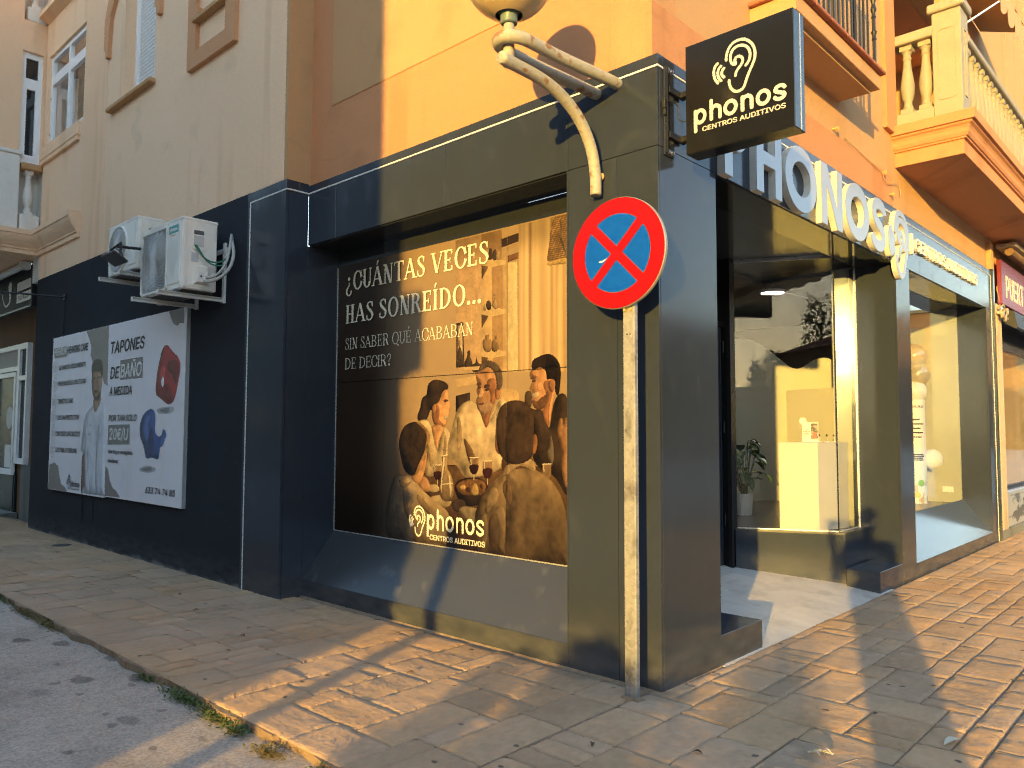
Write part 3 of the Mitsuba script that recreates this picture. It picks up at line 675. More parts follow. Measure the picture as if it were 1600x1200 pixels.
# door
dr_ = sp('door', cat([bx(-1.402, -1.352, 2.47, 3.30, .16, 2.56, .004)]), 'mat_cladding')
sp('door_rib', cat([bx(-1.352, -1.340, y, y + .018, .3, 2.45) for y in (3.14, 3.20, 3.255)]), 'mat_cladding', under=dr_)
for z in (.55, 1.48, 2.30): sp('hinge', lathe([(0, 0), (.013, 0), (.013, .12), (0, .12)], 10, (-1.338, 3.315, z)), 'mat_black_metal', 40, under=dr_)
sp('handle', sweep([(-1.35, 2.58, 1.0), (-1.29, 2.58, 1.0), (-1.29, 2.58, 1.5), (-1.35, 2.58, 1.5)], .012, 8), 'mat_steel', True, under=dr_)
sp('door_post', cat([bx(-1.40, -1.262, 3.325, 3.425, .10, 3.262, .004), bx(-1.30, -1.25, 3.300, 3.33, .10, 3.262, .003)]), 'mat_black_metal')
sp('transom_bar', bx(-1.40, -1.34, 1.2, 3.325, 2.565, 2.62), 'mat_black_metal')
sp('transom_pane', pane((-1.37, 1.2), (-1.37, 3.325), 2.62, 3.262), 'mat_glass')
sp('recess_wall', bx(-1.50, -1.34, .70, 2.46, .0, 2.56), 'mat_cladding')
# right display window
sp('base_panel', bx(-.02, .0, 4.852, 8.278, -.06, .147, .001))
sp('sill_panel', trimesh.convex.convex_hull(np.array([(x, y, z) for y in (4.852, 8.278) for x, z in ((-.001, .149), (-.35, .565), (-.35, .149))])), 'mat_window_sill', label='bright sloping sill of the right window')
sp('soffit', bx(-.352, -.021, 4.852, 8.278, 3.205, 3.225), 'mat_soffit_gloss')
sp('pillar_side', bx(-.40, -.0205, 8.281, 8.30, -.02, 3.205)); sp('pillar_side', bx(-.40, -.0205, 4.83, 4.849, -.02, 3.205))
sp('display_window', pane((-.352, 4.85), (-.352, 8.28), .563, 3.205), 'mat_glass')
sp('end_return', bx(-.30, .03, 8.624, 8.70, -.06, 3.80), 'mat_cladding')

# ---------------------------------------------------------------- shop interior
I = thing('shop_interior', 'pale interior behind the shop windows', kind='structure')
def ip(name, m, mat='mat_interior_white', **k): return put(name, m, mat, parent=I, **k)
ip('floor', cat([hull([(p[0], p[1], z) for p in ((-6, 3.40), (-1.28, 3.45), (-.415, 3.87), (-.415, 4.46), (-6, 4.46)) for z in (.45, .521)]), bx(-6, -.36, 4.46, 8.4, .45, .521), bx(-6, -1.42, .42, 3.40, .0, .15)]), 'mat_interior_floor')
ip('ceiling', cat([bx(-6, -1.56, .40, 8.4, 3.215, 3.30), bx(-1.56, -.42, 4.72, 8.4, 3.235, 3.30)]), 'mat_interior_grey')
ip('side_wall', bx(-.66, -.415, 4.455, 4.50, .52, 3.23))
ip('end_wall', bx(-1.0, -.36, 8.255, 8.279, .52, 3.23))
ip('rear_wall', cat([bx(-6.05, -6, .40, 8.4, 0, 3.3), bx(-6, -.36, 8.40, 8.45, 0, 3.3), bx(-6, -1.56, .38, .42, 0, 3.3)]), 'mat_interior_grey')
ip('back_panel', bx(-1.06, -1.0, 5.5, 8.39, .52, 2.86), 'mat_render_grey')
ip('socket', cat([bx(-.60, -.46, 8.240, 8.256, .66, .74, .004)]), 'mat_white_frame')
wl = np.array([(-.15, 2.80), (-.04, 2.83), (.10, 2.81), (.29, 2.66), (.45, 2.48), (.57, 2.395), (.68, 2.45), (.78, 2.535), (.88, 2.553), (.98, 2.48), (1.15, 2.25)])
us = np.linspace(-.15, 1.15, 60); zs = spline(wl, 200); zz_ = np.interp(us, zs[:, 0], zs[:, 1])
wp = Polygon(list(zip(us, zz_)) + [(1.15, .52), (-.15, .52)])
m_ = extrude(wp, .07); v = np.array(m_.vertices)
D0, D1 = np.array([-2.74, 6.46]), np.array([-1.75, 7.408]); dd = (D1 - D0) / np.linalg.norm(D1 - D0); nn = np.array([-dd[1], dd[0]])
m_.vertices = np.c_[D0[0] + dd[0] * v[:, 0] * 1.40 + nn[0] * (-v[:, 2]), D0[1] + dd[1] * v[:, 0] * 1.40 + nn[1] * (-v[:, 2]), v[:, 1]]
wv = thing('wave_partition', 'pale partition with a wavy top edge behind the entrance window', 'partition')
scene[wv] = mikit.ply(m_, 'mat_interior_white')
pl = thing('display_plinth', 'tall white plinth in the entrance window', 'plinth')
scene[pl] = mikit.ply(hull([(p[0], p[1], z) for p in ((-.895, 3.60), (-.582, 3.80), (-.475, 4.30), (-.80, 4.12)) for z in (.524, 1.392)]), 'mat_plinth_white')
pd = thing('display_podium', 'tall white podium standing behind the plinth in the entrance window', 'podium')
scene[pd] = mikit.ply(hull([(p[0], p[1], z) for p in ((-1.345, 4.835), (-.93, 5.02), (-.70, 4.56), (-.70, 5.4), (-1.1, 5.4)) for z in (.524, 1.975)]), 'mat_plinth_white')
cd = thing('display_card', 'small printed card standing on the white plinth', 'card')
cq = np.array([-.80, 3.95]); cdn = np.array([.90, .436]); cn = np.array([.436, -.90])
def card(g, w, d, key, mat):
    m = extrude(g, d); v = np.array(m.vertices)
    m.vertices = np.c_[cq[0] + cdn[0] * v[:, 0] + cn[0] * (w + v[:, 2]), cq[1] + cdn[1] * v[:, 0] + cn[1] * (w + v[:, 2]), 1.393 + v[:, 1]]
    put(key, m, mat, parent=cd)
card(sbox(0, 0, .155, .20).union(Point(.01, .215).buffer(.035)), 0, .006, 'card_sheet', 'mat_vinyl_cream')
pmat('mat_card_photo', proc(lambda p, n, uv: mix((.25, .20, .16), (.05, .04, .035), smoothstep(.4, .6, fbm(p.x * 40, p.y * 40, p.z * 40, 2)))), .5, .4)
pmat('mat_card_red', (.45, .08, .06), .5, .4)
card(sbox(.085, .03, .150, .19).buffer(-.01).buffer(.01), .0065, .0008, 'photo_print', 'mat_card_photo'); card(sbox(.10, .035, .135, .10), .0075, .0008, 'photo_print', 'mat_card_red')
card(unary_union([sbox(.012, z, .012 + w, z + .006) for z, w in ((.12, .045), (.102, .06), (.084, .05), (.068, .05))]), .0065, .0008, 'text_print', 'mat_interior_dark')
for i, (a, b, lab) in enumerate(((-.66, 4.05, 'tiny hearing aid on a stand, nearest the printed card'), (-.60, 4.09, 'tiny hearing aid on a stand, middle of the row on the plinth'), (-.545, 4.13, 'tiny hearing aid on a stand, right end of the row on the plinth'))):
    h = thing('hearing_aid', lab, 'hearing aid', 'hearing aids on the plinth')
    put('stand', cat([bx(a - .022, a + .022, b - .015, b + .015, 1.393, 1.400, .002), sweep([(a, b, 1.40), (a + .004, b, 1.43), (a - .003, b, 1.452)], .0022, 6)]), 'mat_trim_white', parent=h)
    put('body', lathe([(0, 0), (.008, .003), (.010, .012), (.006, .022), (0, .025)], 10, (a - .003, b, 1.448)), 'mat_black_plastic', 40, parent=h)
cl = thing('ceiling_lamp', 'lit round ceiling lamp inside the shop', 'lamp')
put('housing', lathe([(0, .03), (.15, .03), (.15, 0), (.135, 0)], 32, (-1.62, 5.12, 3.185)), 'mat_white_frame', 40, parent=cl)
kd = put('diffuser', onB(sheet(Point(0, 0).buffer(.134, 16)), 0), 'mat_trim_white', parent=cl)
dm = sheet(Point(0, 0).buffer(.134, 16)); dm.faces = np.array(dm.faces)[:, ::-1]; dm.apply_translation((-1.62, 5.12, 3.186))
scene[kd] = mikit.ply(dm, 'mat_trim_white'); scene[kd]['emitter'] = {'type': 'area', 'radiance': rgb((9, 8.6, 7.6))}
# potted plant
pp = thing('potted_plant', 'leafy dark green plant in a white pot inside the entrance window', 'plant')
PX, PY = -1.80, 4.66
put('pot', lathe([(0, 0), (.085, 0), (.105, .25), (.10, .25), (.09, .22), (0, .22)], 24, (PX, PY, .522)), 'mat_trim_white', 40, parent=pp)
pmat('mat_plant_leaf', proc(lambda p, n, uv: mix((.020, .050, .016), (.06, .12, .035), fbm(p.x * 14, p.y * 14, p.z * 14, 3))), .35, .5)
r = random.Random(12); lv, st_ = [], []
for i in range(46):
    a = r.uniform(0, 2 * math.pi); h = r.uniform(.15, .66) ; R = r.uniform(.05, .20) * (1.25 - .5 * h)
    base = np.array([PX + .03 * math.cos(a), PY + .03 * math.sin(a), .76]); tip = np.array([PX + R * math.cos(a), PY + R * math.sin(a), .76 + h])
    st_.append(sweep([base, (base + tip) / 2 + [0, 0, .04], tip], .004, 5))
    m = leaf_blade(r.uniform(.14, .22), r.uniform(.035, .055), .02)
    m.apply_transform(trimesh.transformations.rotation_matrix(r.uniform(.1, 1.1), (0, 1, 0))); m.apply_transform(trimesh.transformations.rotation_matrix(a + r.uniform(-.5, .5), (0, 0, 1))); m.apply_translation(tip)
    lv.append(m)
put('stem', cat(st_), 'mat_plant_leaf', True, parent=pp)
for m in lv: put('leaf', m, 'mat_plant_leaf', True, parent=pp)
# promotional column with balloons in the right window
tc = thing('promotional_column', 'white printed promotional column in the right window', 'display column')
CX, CY = -.80, 7.80
def column_print(p, n, uv):
    a = dr.atan2(p.y - CY, p.x - CX)
    lo = smoothstep(1.0, .62, p.z)
    blot = smoothstep(.5, .56, fbm(a * 3.0, p.z * 7, 1.0, 2)) * lo
    return mix(mix((.72, .74, .76), (.55, .66, .74), smoothstep(1.5, .9, p.z)), (.42, .28, .10), blot * .8)
pmat('mat_column_print', proc(column_print), .4, .4)
put('column_body', lathe([(0, 0), (.125, 0), (.125, 1.42), (0, 1.42)], 40, (CX, CY, .522)), 'mat_column_print', 40, parent=tc)
def wrap(g, depth=.001):
    m = sheet(shapely.segmentize(g, .012)) if False else extrude(g, depth)
    m = trimesh.Trimesh(*trimesh.remesh.subdivide_to_size(m.vertices, m.faces, .012, max_iter=12), process=False)
    v = np.array(m.vertices); a = -math.radians(58) + v[:, 0] / .125; R = .1256 + v[:, 2]
    m.vertices = np.c_[CX + R * np.cos(a), CY + R * np.sin(a), v[:, 1]]; return m
pmat('mat_print_ink', (.03, .035, .05), .5, .4); pmat('mat_print_green', (.16, .42, .04), .5, .4); pmat('mat_print_yellow', (.65, .48, .06), .5, .4)
put('lettering', wrap(fit(text2d('PHONAK', 1), -.085, .085, 1.83, 1.865)), 'mat_print_ink', parent=tc)
put('text_line', wrap(unary_union([sbox(-.07, z, -.07 + w, z + .018) for z, w in ((1.66, .09), (1.60, .14), (1.54, .10), (1.48, .13), (1.42, .11), (1.18, .13), (1.155, .14), (1.13, .12), (1.105, .13))])), 'mat_print_ink', parent=tc)
put('green_dot', wrap(Point(.02, .80).buffer(.045)), 'mat_print_green', parent=tc); put('yellow_dot', wrap(Point(-.03, .64).buffer(.04)), 'mat_print_yellow', parent=tc)
pmat('mat_balloon_gold', (.62, .55, .38), .10, .6, .35); pmat('mat_balloon_white', (.72, .73, .72), .14, .6)
for x, y, z, rr, mt, lab in ((CX, CY, 2.06, .155, 'mat_balloon_white', 'white balloon resting on the promotional column'), (CX + .03, CY + .03, 2.30, .165, 'mat_balloon_gold', 'gold balloon, second from the top over the column'), (CX + .0, CY, 2.55, .17, 'mat_balloon_gold', 'gold balloon, topmost of the stack over the column'), (CX + .16, CY + .16, 1.12, .13, 'mat_balloon_white', 'white balloon beside the foot of the promotional column')):
    b = thing('balloon', lab, 'balloon', 'balloons in the right window')
    put('skin', lathe([(rr * math.sin(t), -rr * 1.06 * math.cos(t) - .012 * (t < .3)) for t in np.linspace(0, math.pi, 18)], 28, (x, y, z)), mt, True, parent=b)
    put('knot', lathe([(0, .012), (.012, 0), (0, -.004)], 8, (x, y, z - rr * 1.06 - .018)), mt, True, parent=b)

# rusty mortar line where the cladding meets the pavement
ml = put('base_joint', cat([hull([(x, y + .004 * math.sin(x * 9 + y), z) for x in (xa, xb) for y, z in ((-.016, -.01), (-.003, .004), (.01, .006), (.01, -.01))]) for xa, xb in zip(np.arange(-3.8, -.05, .25), np.arange(-3.55, .2, .25))] + [hull([(x, y, z) for y in (ya, ya + .25) for x, z in ((.010, -.01), (.002, .003), (-.01, .004))]) for ya in np.arange(.0, .70, .25)]), 'mat_joint_bed', parent=S)
# ---------------------------------------------------------------- lettering shapes
# round lettering of the shop's word mark and its ear emblem, in metres
def logo_ear(w=.0165):
    O = [(0.3588, 3.674), (0.361, 3.7025), (0.3721, 3.7323), (0.3945, 3.758), (0.4296, 3.7682), (0.4683, 3.7629), (0.5021, 3.7396), (0.5269, 3.704), (0.5372, 3.6637), (0.5341, 3.6281), (0.5209, 3.5958), (0.5035, 3.5647), (0.4878, 3.533), (0.4753, 3.5), (0.4612, 3.4757), (0.4379, 3.4663), (0.4146, 3.4693), (0.3922, 3.4885), (0.3786, 3.5175), (0.3748, 3.5461)]
    M = [(0.4804, 3.605), (0.4977, 3.6239), (0.5066, 3.6496), (0.5038, 3.6833), (0.4889, 3.7105), (0.4635, 3.7283), (0.4334, 3.7346), (0.4071, 3.727), (0.3902, 3.7052), (0.3845, 3.678), (0.3894, 3.6513), (0.4057, 3.6340), (0.4180, 3.6330), (0.4130, 3.6527), (0.4214, 3.6705), (0.441, 3.671), (0.458, 3.6555), (0.4602, 3.6317), (0.4444, 3.6101), (0.4269, 3.5935), (0.416, 3.5639)]
    W1 = [(0.3025, 3.6715), (0.2833, 3.6524), (0.2774, 3.6205), (0.2851, 3.5843), (0.3027, 3.5535)]
    W2 = [(0.3247, 3.6491), (0.3074, 3.632), (0.3034, 3.608), (0.3103, 3.5806), (0.3243, 3.5619)]
    W3 = [(0.3431, 3.6305), (0.3304, 3.6162), (0.3284, 3.6), (0.3336, 3.5858), (0.3433, 3.5778)]
    return [stroke(p, w, True, True, n) for p, n in ((O, 70), (M, 70), (W1, 16), (W2, 16), (W3, 16))]
def round_word(w=.0225):
    """The six letters of the lower-case word mark, baseline 3.337, x height .097."""
    b, x = 3.337 + w / 2, 3.337 + .097 - w / 2
    mid = (b + x) / 2; ry = (x - b) / 2
    def ring(cx, rx): return LineString(arc(cx, mid, rx, ry, 0, 360, 40)).buffer(w / 2)
    def vert(x0, z0, z1): return LineString([(x0, z0), (x0, z1)]).buffer(w / 2)
    def hump(x0, x1): return unary_union([vert(x0, b, x), LineString(list(arc((x0 + x1) / 2, x - (x1 - x0) / 2, (x1 - x0) / 2, (x1 - x0) / 2, 180, 0, 24)) + [(x1, b)]).buffer(w / 2)])
    p = unary_union([vert(.153, 3.290 + w / 2, x), ring(.185, .030)])
    h = unary_union([vert(.258, b, 3.460), hump(.258, .314)])
    o = ring(.381, .034); n = hump(.456, .512); o2 = ring(.582, .034)
    S = [(.706, x - .013), (.694, x - .002), (.676, x), (.658, x - .008), (.653, x - .022), (.664, mid + .006), (.690, mid - .006), (.705, b + .022), (.700, b + .008), (.682, b), (.664, b + .002), (.650, b + .013)]
    return [p, h, o, n, o2, stroke(S, w, True, True, 50)]
def place(g, sx, sz, x0, z0, ox, oz): return affinity.affine_transform(g, [sx, 0, 0, sz, x0 - ox * sx, z0 - oz * sz])

# ---------------------------------------------------------------- hanging sign
hs = thing('hanging_sign', 'square black hanging sign with cream ear emblem and word mark on two wall arms', 'shop sign')
put('box', bx(.086, .762, .183, .318, 3.172, 3.846, .004), 'mat_sign_side', parent=hs)
put('face', bx(.088, .760, .179, .184, 3.174, 3.844, .001), 'mat_sign_face', parent=hs); put('face', bx(.088, .760, .317, .322, 3.174, 3.844, .001), 'mat_sign_face', parent=hs)
put('edge_seam', bx(.761, .764, .262, .268, 3.176, 3.842), 'mat_alu_frame', parent=hs)
em = unary_union(logo_ear()); put('emblem', prismA(em, .179, .002), 'mat_vinyl_cream', parent=hs)
for g in round_word(): put('letter', prismA(g, .179, .002), 'mat_vinyl_cream', parent=hs)
put('small_lettering', prismA(fit(text2d('CENTROS AUDITIVOS', 1), .197, .712, 3.288, 3.3185), .179, .002), 'mat_vinyl_cream', parent=hs)
mirror = lambda g: affinity.scale(g, -1, 1, origin=(.4245, 0))
def backA(g, d): 
    m = extrude(g, d); v = np.array(m.vertices); f = np.array(m.faces)[:, ::-1]
    return trimesh.Trimesh(np.c_[v[:, 0], .322 + v[:, 2], v[:, 1]], f, process=False)
put('emblem', backA(mirror(em), .002), 'mat_vinyl_cream', parent=hs); put('back_lettering', backA(mirror(unary_union(round_word())), .002), 'mat_vinyl_cream', parent=hs)
for z in (3.575, 3.295): put('arm', bx(.012, .09, .215, .265, z - .018, z + .018, .003), 'mat_black_metal', parent=hs)
put('wall_plate', bx(.0005, .012, .06, .165, 3.165, 3.710, .002), 'mat_sign_side', parent=hs)
put('plate_rod', bx(.012, .030, .062, .074, 3.175, 3.71, .001), 'mat_black_metal', parent=hs)
for z in (3.575, 3.295): put('arm_foot', bx(.012, .03, .09, .27, z - .020, z + .020, .002), 'mat_black_metal', parent=hs)
for y in (.088, .135):
    for z in (3.697, 3.190): put('bolt', cat([lathe([(0, .016), (.011, .014), (.0125, .005), (.017, .004), (.017, 0)], 12)]).apply_transform(trimesh.transformations.rotation_matrix(math.pi / 2, (0, 1, 0))).apply_translation((.012, y, z)), 'mat_steel', 40, parent=hs)
put('cable', sweep(spline([(.02, .05, 3.47), (.03, .10, 3.50), (.05, .15, 3.47), (.05, .16, 3.40), (.07, .18, 3.385), (.09, .20, 3.40)], 36), .004, 7), 'mat_black_plastic', True, parent=hs)
put('connector', cat([bx(.01, .03, .030, .055, 3.44, 3.50, .004), bx(.012, .03, .035, .05, 3.40, 3.44, .003)]), 'mat_black_plastic', parent=hs)

# ---------------------------------------------------------------- big letters on the fascia
fs = thing('fascia_lettering', 'raised pale letters and ear emblem running along the fascia over the entrance', 'shop sign')
bz, tz = 3.243, 3.772
def oval(y0, y1, w=.135):
    c = ((y0 + y1) / 2, (bz + tz) / 2); rx, rz = (y1 - y0) / 2, (tz - bz) / 2
    return Polygon(arc(*c, rx, rz, 0, 360, 64)).difference(Polygon(arc(*c, rx - w, rz - w * .92, 0, 360, 64)))
sw = .12
Pg = unary_union([sbox(.83, bz, .83 + sw, tz), Polygon(np.vstack([arc(1.02, tz - .165, .16, .165, -90, 90, 28), [(.85, tz)], [(.85, tz - .33)]]))]).difference(Polygon(np.vstack([arc(1.00, tz - .165, .075, .075, -90, 90, 20), [(.95, tz - .09)], [(.95, tz - .24)]])))
Hg = unary_union([sbox(1.31, bz, 1.31 + sw, tz), sbox(1.62, bz, 1.62 + sw, tz), sbox(1.35, 3.46, 1.7, 3.565)])
Ng = unary_union([sbox(2.52, bz, 2.64, tz), sbox(2.87, bz, 2.99, tz), Polygon([(2.52, tz), (2.645, tz), (2.99, bz), (2.865, bz)])])
Sg = stroke([(4.11, 3.625), (4.065, 3.69), (3.96, 3.715), (3.85, 3.685), (3.82, 3.61), (3.88, 3.54), (4.00, 3.485), (4.07, 3.41), (4.05, 3.335), (3.95, 3.298), (3.83, 3.315), (3.755, 3.385)], .112, False, True, 70)
for g, nm in ((Pg, 'letter'), (Hg, 'letter'), (oval(1.80, 2.42), 'letter'), (Ng, 'letter'), (oval(3.06, 3.67), 'letter'), (Sg, 'letter')):
    g = affinity.affine_transform(g, [.978, 0, 0, .978, -.087, .033])
    b = put(nm, prismB(g, .0015, .050), 'mat_letter_side', parent=fs)
    put('letter_face', prismB(g.buffer(-.0035), .052, .004), 'mat_letter_face', parent=fs, under=None) if False else put('letter_face', prismB(g.buffer(-.0025), .0518, .004), 'mat_letter_face', parent=b)
el = [affinity.affine_transform(g, [2.35, 0, 0, 2.16, 4.24 - .2774 * 2.35 + .01, 3.090 - 3.4663 * 2.16 + .015]) for g in logo_ear(.030)]
for g in el:
    g = affinity.affine_transform(g, [.978, 0, 0, .978, -.087, .033])
    b = put('emblem', prismB(g, .0015, .050), 'mat_letter_side', parent=fs); put('emblem_face', prismB(g.buffer(-.0025), .0518, .004), 'mat_letter_face', parent=b)
b = put('divider', prismB(sbox(4.885, 3.375, 4.93, 3.60), .0015, .03), 'mat_letter_side', parent=fs)
tx = text2d('CENTROS AUDITIVOS', 1)
tx = fit(tx, 5.02, 7.72, 3.43, 3.575)
for q in sorted(polys(tx), key=lambda q: q.bounds[0]): put('small_letter', prismB(q, .0015, .030), 'mat_letter_side', parent=fs)

# ---------------------------------------------------------------- no-stopping sign on its post
ns = thing('no_stopping_sign', 'round red and blue crossed no-stopping sign on a galvanised post', 'traffic sign')
sx, sz_, sr, sy = -.118, 2.528, .326, -.262
put('post', cat([bx(-.105, -.025, -.225, -.185, -.02, 2.80, .006)]), 'mat_galvanised', parent=ns)
put('collar', hull([(x, y, z) for x, y, z in ((-.135, -.255, -.01), (.005, -.255, -.01), (-.135, -.155, -.01), (.005, -.155, -.01), (-.112, -.232, .018), (-.018, -.232, .018), (-.112, -.178, .018), (-.018, -.178, .018))]), 'mat_joint_bed', parent=ns)
put('post_holes', cat([bx(-.078 + d, -.070 + d, -.2262, -.2250, 2.05, 2.058) for d in (0, .02)]), 'mat_dark_joint', parent=ns)
def dish(y): 
    return lathe([(0, .012), (sr - .006, .012), (sr, .006), (sr, -.012), (sr - .008, -.014), (sr - .010, .004), (0, .004)], 72)
m = dish(0); m.apply_transform(trimesh.transformations.rotation_matrix(math.pi / 2, (1, 0, 0))); m.apply_translation((sx, sy + .012, sz_))
put('disc', m, 'mat_sign_rim', 30, parent=ns)
c0 = Point(sx, sz_).buffer(sr - .004, 32); c1 = Point(sx, sz_).buffer(sr * .705, 32)
cross = unary_union([LineString([(sx - .3 * math.cos(t), sz_ - .3 * math.sin(t)), (sx + .3 * math.cos(t), sz_ + .3 * math.sin(t))]).buffer(.0285) for t in (math.radians(45), math.radians(-45))])
put('red_ring', prismA(c0.difference(c1).union(cross.intersection(c0)), sy, .0012), 'mat_sign_red', parent=ns)
for q in polys(c1.difference(cross)): put('blue_field', prismA(q.buffer(-.0012), sy, .0013), 'mat_sign_blue', parent=ns)
put('scratch', prismA(smooth_poly([(-.245, 2.492), (-.205, 2.500), (-.185, 2.510), (-.20, 2.496), (-.235, 2.486)]), sy - .0013, .0006), 'mat_trim_white', parent=ns)
for x in (-.085, -.045): put('clamp_bolt', lathe([(0, .012), (.009, .011), (.009, 0)], 8).apply_transform(trimesh.transformations.rotation_matrix(math.pi / 2, (1, 0, 0))).apply_translation((x, -.226, 2.195)), 'mat_rust', 40, parent=ns)
for z in (2.35, 2.68): put('clamp', bx(-.125, -.005, -.250, -.225, z, z + .03, .003), 'mat_sign_rim', parent=ns)

# ---------------------------------------------------------------- wall lantern on bent pipes
wl_ = thing('wall_lantern', 'amber globe lantern on curved peeling wall pipes above the traffic sign', 'street lamp')
pr = .036
LX, LY = -.412, -.865
hp = [(-.285, .01, 3.665), (-.30, -.30, 3.662), (-.322, -.62, 3.660)] + [(-.408 + .085 * math.cos(a), -.80 - .13 * math.sin(a), 3.658) for a in np.radians(np.linspace(0, 180, 13))] + [(-.487, -.62, 3.655), (-.465, -.30, 3.652), (-.448, .01, 3.650)]
put('hairpin_pipe', sweep(spline(hp, 70), pr, 18), 'mat_pipe_paint', True, parent=wl_)
cp = [(-.405, -.935, 3.545), (-.408, -.75, 3.543), (-.412, -.55, 3.535), (-.415, -.38, 3.495), (-.417, -.22, 3.405), (-.418, -.11, 3.27), (-.418, -.065, 3.12), (-.418, -.060, 2.972)]
put('curved_pipe', sweep(spline(cp, 60), pr, 18), 'mat_pipe_paint', True, parent=wl_)
put('stub', lathe([(0, 0), (.032, 0), (.032, .12), (.030, .30), (0, .30)], 18, (LX, LY, 3.52)), 'mat_pipe_paint', 40, parent=wl_)
put('collar', lathe([(.038, 0), (.047, .006), (.048, .045), (.058, .075), (.092, .100), (.124, .112), (.126, .122), (.120, .130), (.0, .130)], 28, (LX, LY, 3.757)), 'mat_lamp_green', 40, parent=wl_)
put('collar_screw', cat([lathe([(0, .0), (.008, 0), (.008, .02), (0, .02)], 8, (LX + .085 * math.cos(a), LY + .085 * math.sin(a), 3.842)) for a in (-2.3, -1.2, .2)]), 'mat_black_metal', parent=wl_)
put('globe', lathe([(.258 * math.sin(t), -.258 * math.cos(t)) for t in np.linspace(.30, math.pi, 40)], 48, (LX, LY, 4.055)), 'mat_lamp_globe', True, parent=wl_)
for p in ((-.40, -.02, 3.085), (-.335, -.02, 3.685)): put('bolt', lathe([(0, -.01), (.014, 0), (.018, .02), (.010, .035), (0, .04)], 10, p), 'mat_rust', 40, parent=wl_)

# ---------------------------------------------------------------- air conditioners on brackets
def aircon(name, label, x0, x1, y0, y1, z0, z1, fan_c, fan_r, square, seed):
    """Front faces -y at y0."""
    a = thing(name, label, 'air conditioner', 'air conditioners on the dark wall')
    put('casing', bx(x0, x1, y0, y1, z0, z1, .012), 'mat_ac_white', parent=a)
    put('top_lid', bx(x0 - .004, x1 + .004, y0 - .004, y1 + .004, z1 - .02, z1 + .008, .006), 'mat_ac_white', parent=a)
    fx, fz = fan_c
    if square:
        hole = sbox(x0 + .02, z0 + .03, fx + fan_r + .03, z1 - .05).buffer(-.03).buffer(.03)
    else:
        hole = Point(fx, fz).buffer(fan_r + .02, 24)
    put('fan_opening', prismA(hole, y0 + .0005, .0015), 'mat_ac_opening', parent=a)
    put('grille_frame', prismA(hole.buffer(.014).difference(hole.buffer(-.006)), y0, .018), 'mat_ac_white', parent=a)
    g = []
    for i in range(44):
        t0 = 2 * math.pi * i / 44
        pts = [(fx + r * math.cos(t0 + .9 * (r / fan_r) ** 1.2), y0 - .022 + .004 * (r / fan_r), fz + r * math.sin(t0 + .9 * (r / fan_r) ** 1.2)) for r in np.linspace(.05, fan_r * (1.28 if square else 1.0), 9)]
        pts = [p for p in pts if hole.buffer(.004).contains(Point(p[0], p[2]))]
        if len(pts) > 2: g.append(sweep(pts, .0042, 4))
    for rr in np.linspace(.12, fan_r, 5): g.append(sweep([(fx + rr * math.cos(t), y0 - .016, fz + rr * math.sin(t)) for t in np.linspace(0, 2 * math.pi, 40)], .0026, 4, False))
    g.append(prismA(Point(fx, fz).buffer(.05), y0 - .014, .012))
    put('fan_grille', cat(g), 'mat_ac_grille', parent=a)
    fan = [prismA(affinity.rotate(Polygon([(fx + .03, fz - .02), (fx + fan_r * .9, fz - .09), (fx + fan_r * .92, fz + .07), (fx + .03, fz + .03)]), k * 120 + 20, origin=(fx, fz)), y0 - .0055, .003) for k in range(3)]
    put('fan_blade', cat(fan), 'mat_ac_grille', parent=a)
    xa = fx + fan_r + .05
    put('front_panel', prismA(sbox(xa, z0 + .06, x1 - .03, z1 - .05).buffer(-.01).buffer(.01), y0, .008), 'mat_ac_white', parent=a)
    # flank facing +x
    put('side_panel', cat([bx(x1 - .002, x1 + .010, y0 + .015, y0 + .045, z0 + .02, z1 - .03, .003), bx(x1 - .002, x1 + .006, y0 + .06, y1 - .02, z0 + .03, z0 + .06, .002), bx(x1 - .002, x1 + .006, y0 + .09, y0 + .23, z1 - .30, z1 - .08, .003)]), 'mat_ac_white', parent=a)
    put('side_recess', bx(x1 + .001, x1 + .009, y0 + .11, y0 + .21, z1 - .15, z1 - .11, .002), 'mat_ac_dark', parent=a)
    put('side_recess', bx(x1 + .001, x1 + .0085, y0 + .11, y0 + .21, z1 - .265, z1 - .16, .002), 'mat_ac_grille', parent=a)
    put('rating_plate', bx(x1 + .0005, x1 + .003, y0 + .09, y0 + .16, z1 - .42, z1 - .33), 'mat_ac_grille', parent=a)
    put('service_cover', hull([(x1 + d, y, z) for d, k in ((0, 0), (.05, .025)) for y in (y0 + .11 + k, y0 + .26 - k) for z in (z0 + .05 + k, z0 + .24 - k * .6)]), 'mat_ac_white', parent=a)
    put('warning_label', bx(x1 + .0502, x1 + .0512, y0 + .145, y0 + .195, z0 + .09, z0 + .17), 'mat_trim_white', parent=a)
    put('warning_mark', onB(extrude(Polygon([(y0 + .155, z0 + .12), (y0 + .185, z0 + .12), (y0 + .17, z0 + .155)]), .0005), x1 + .0512), 'mat_ac_dark', parent=a)
    for xf in (x0 + .10, x1 - .16): put('foot', bx(xf, xf + .06, y0 - .01, y1 + .01, z0 - .022, z0, .004), 'mat_ac_dark', parent=a)
    put('underside', bx(x0 + .03, x1 - .03, y0 + .03, y1 - .03, z0 - .006, z0 + .001), 'mat_ac_dark', parent=a)
    put('screws', cat([bx(x, x + .006, y0 - .006, y0 - .002, z, z + .006) for x in (x0 + .03, (x0 + x1) / 2, xa - .01, x1 - .02) for z in (z0 + .02, z1 - .035)]), 'mat_ac_dark', parent=a)
    return a
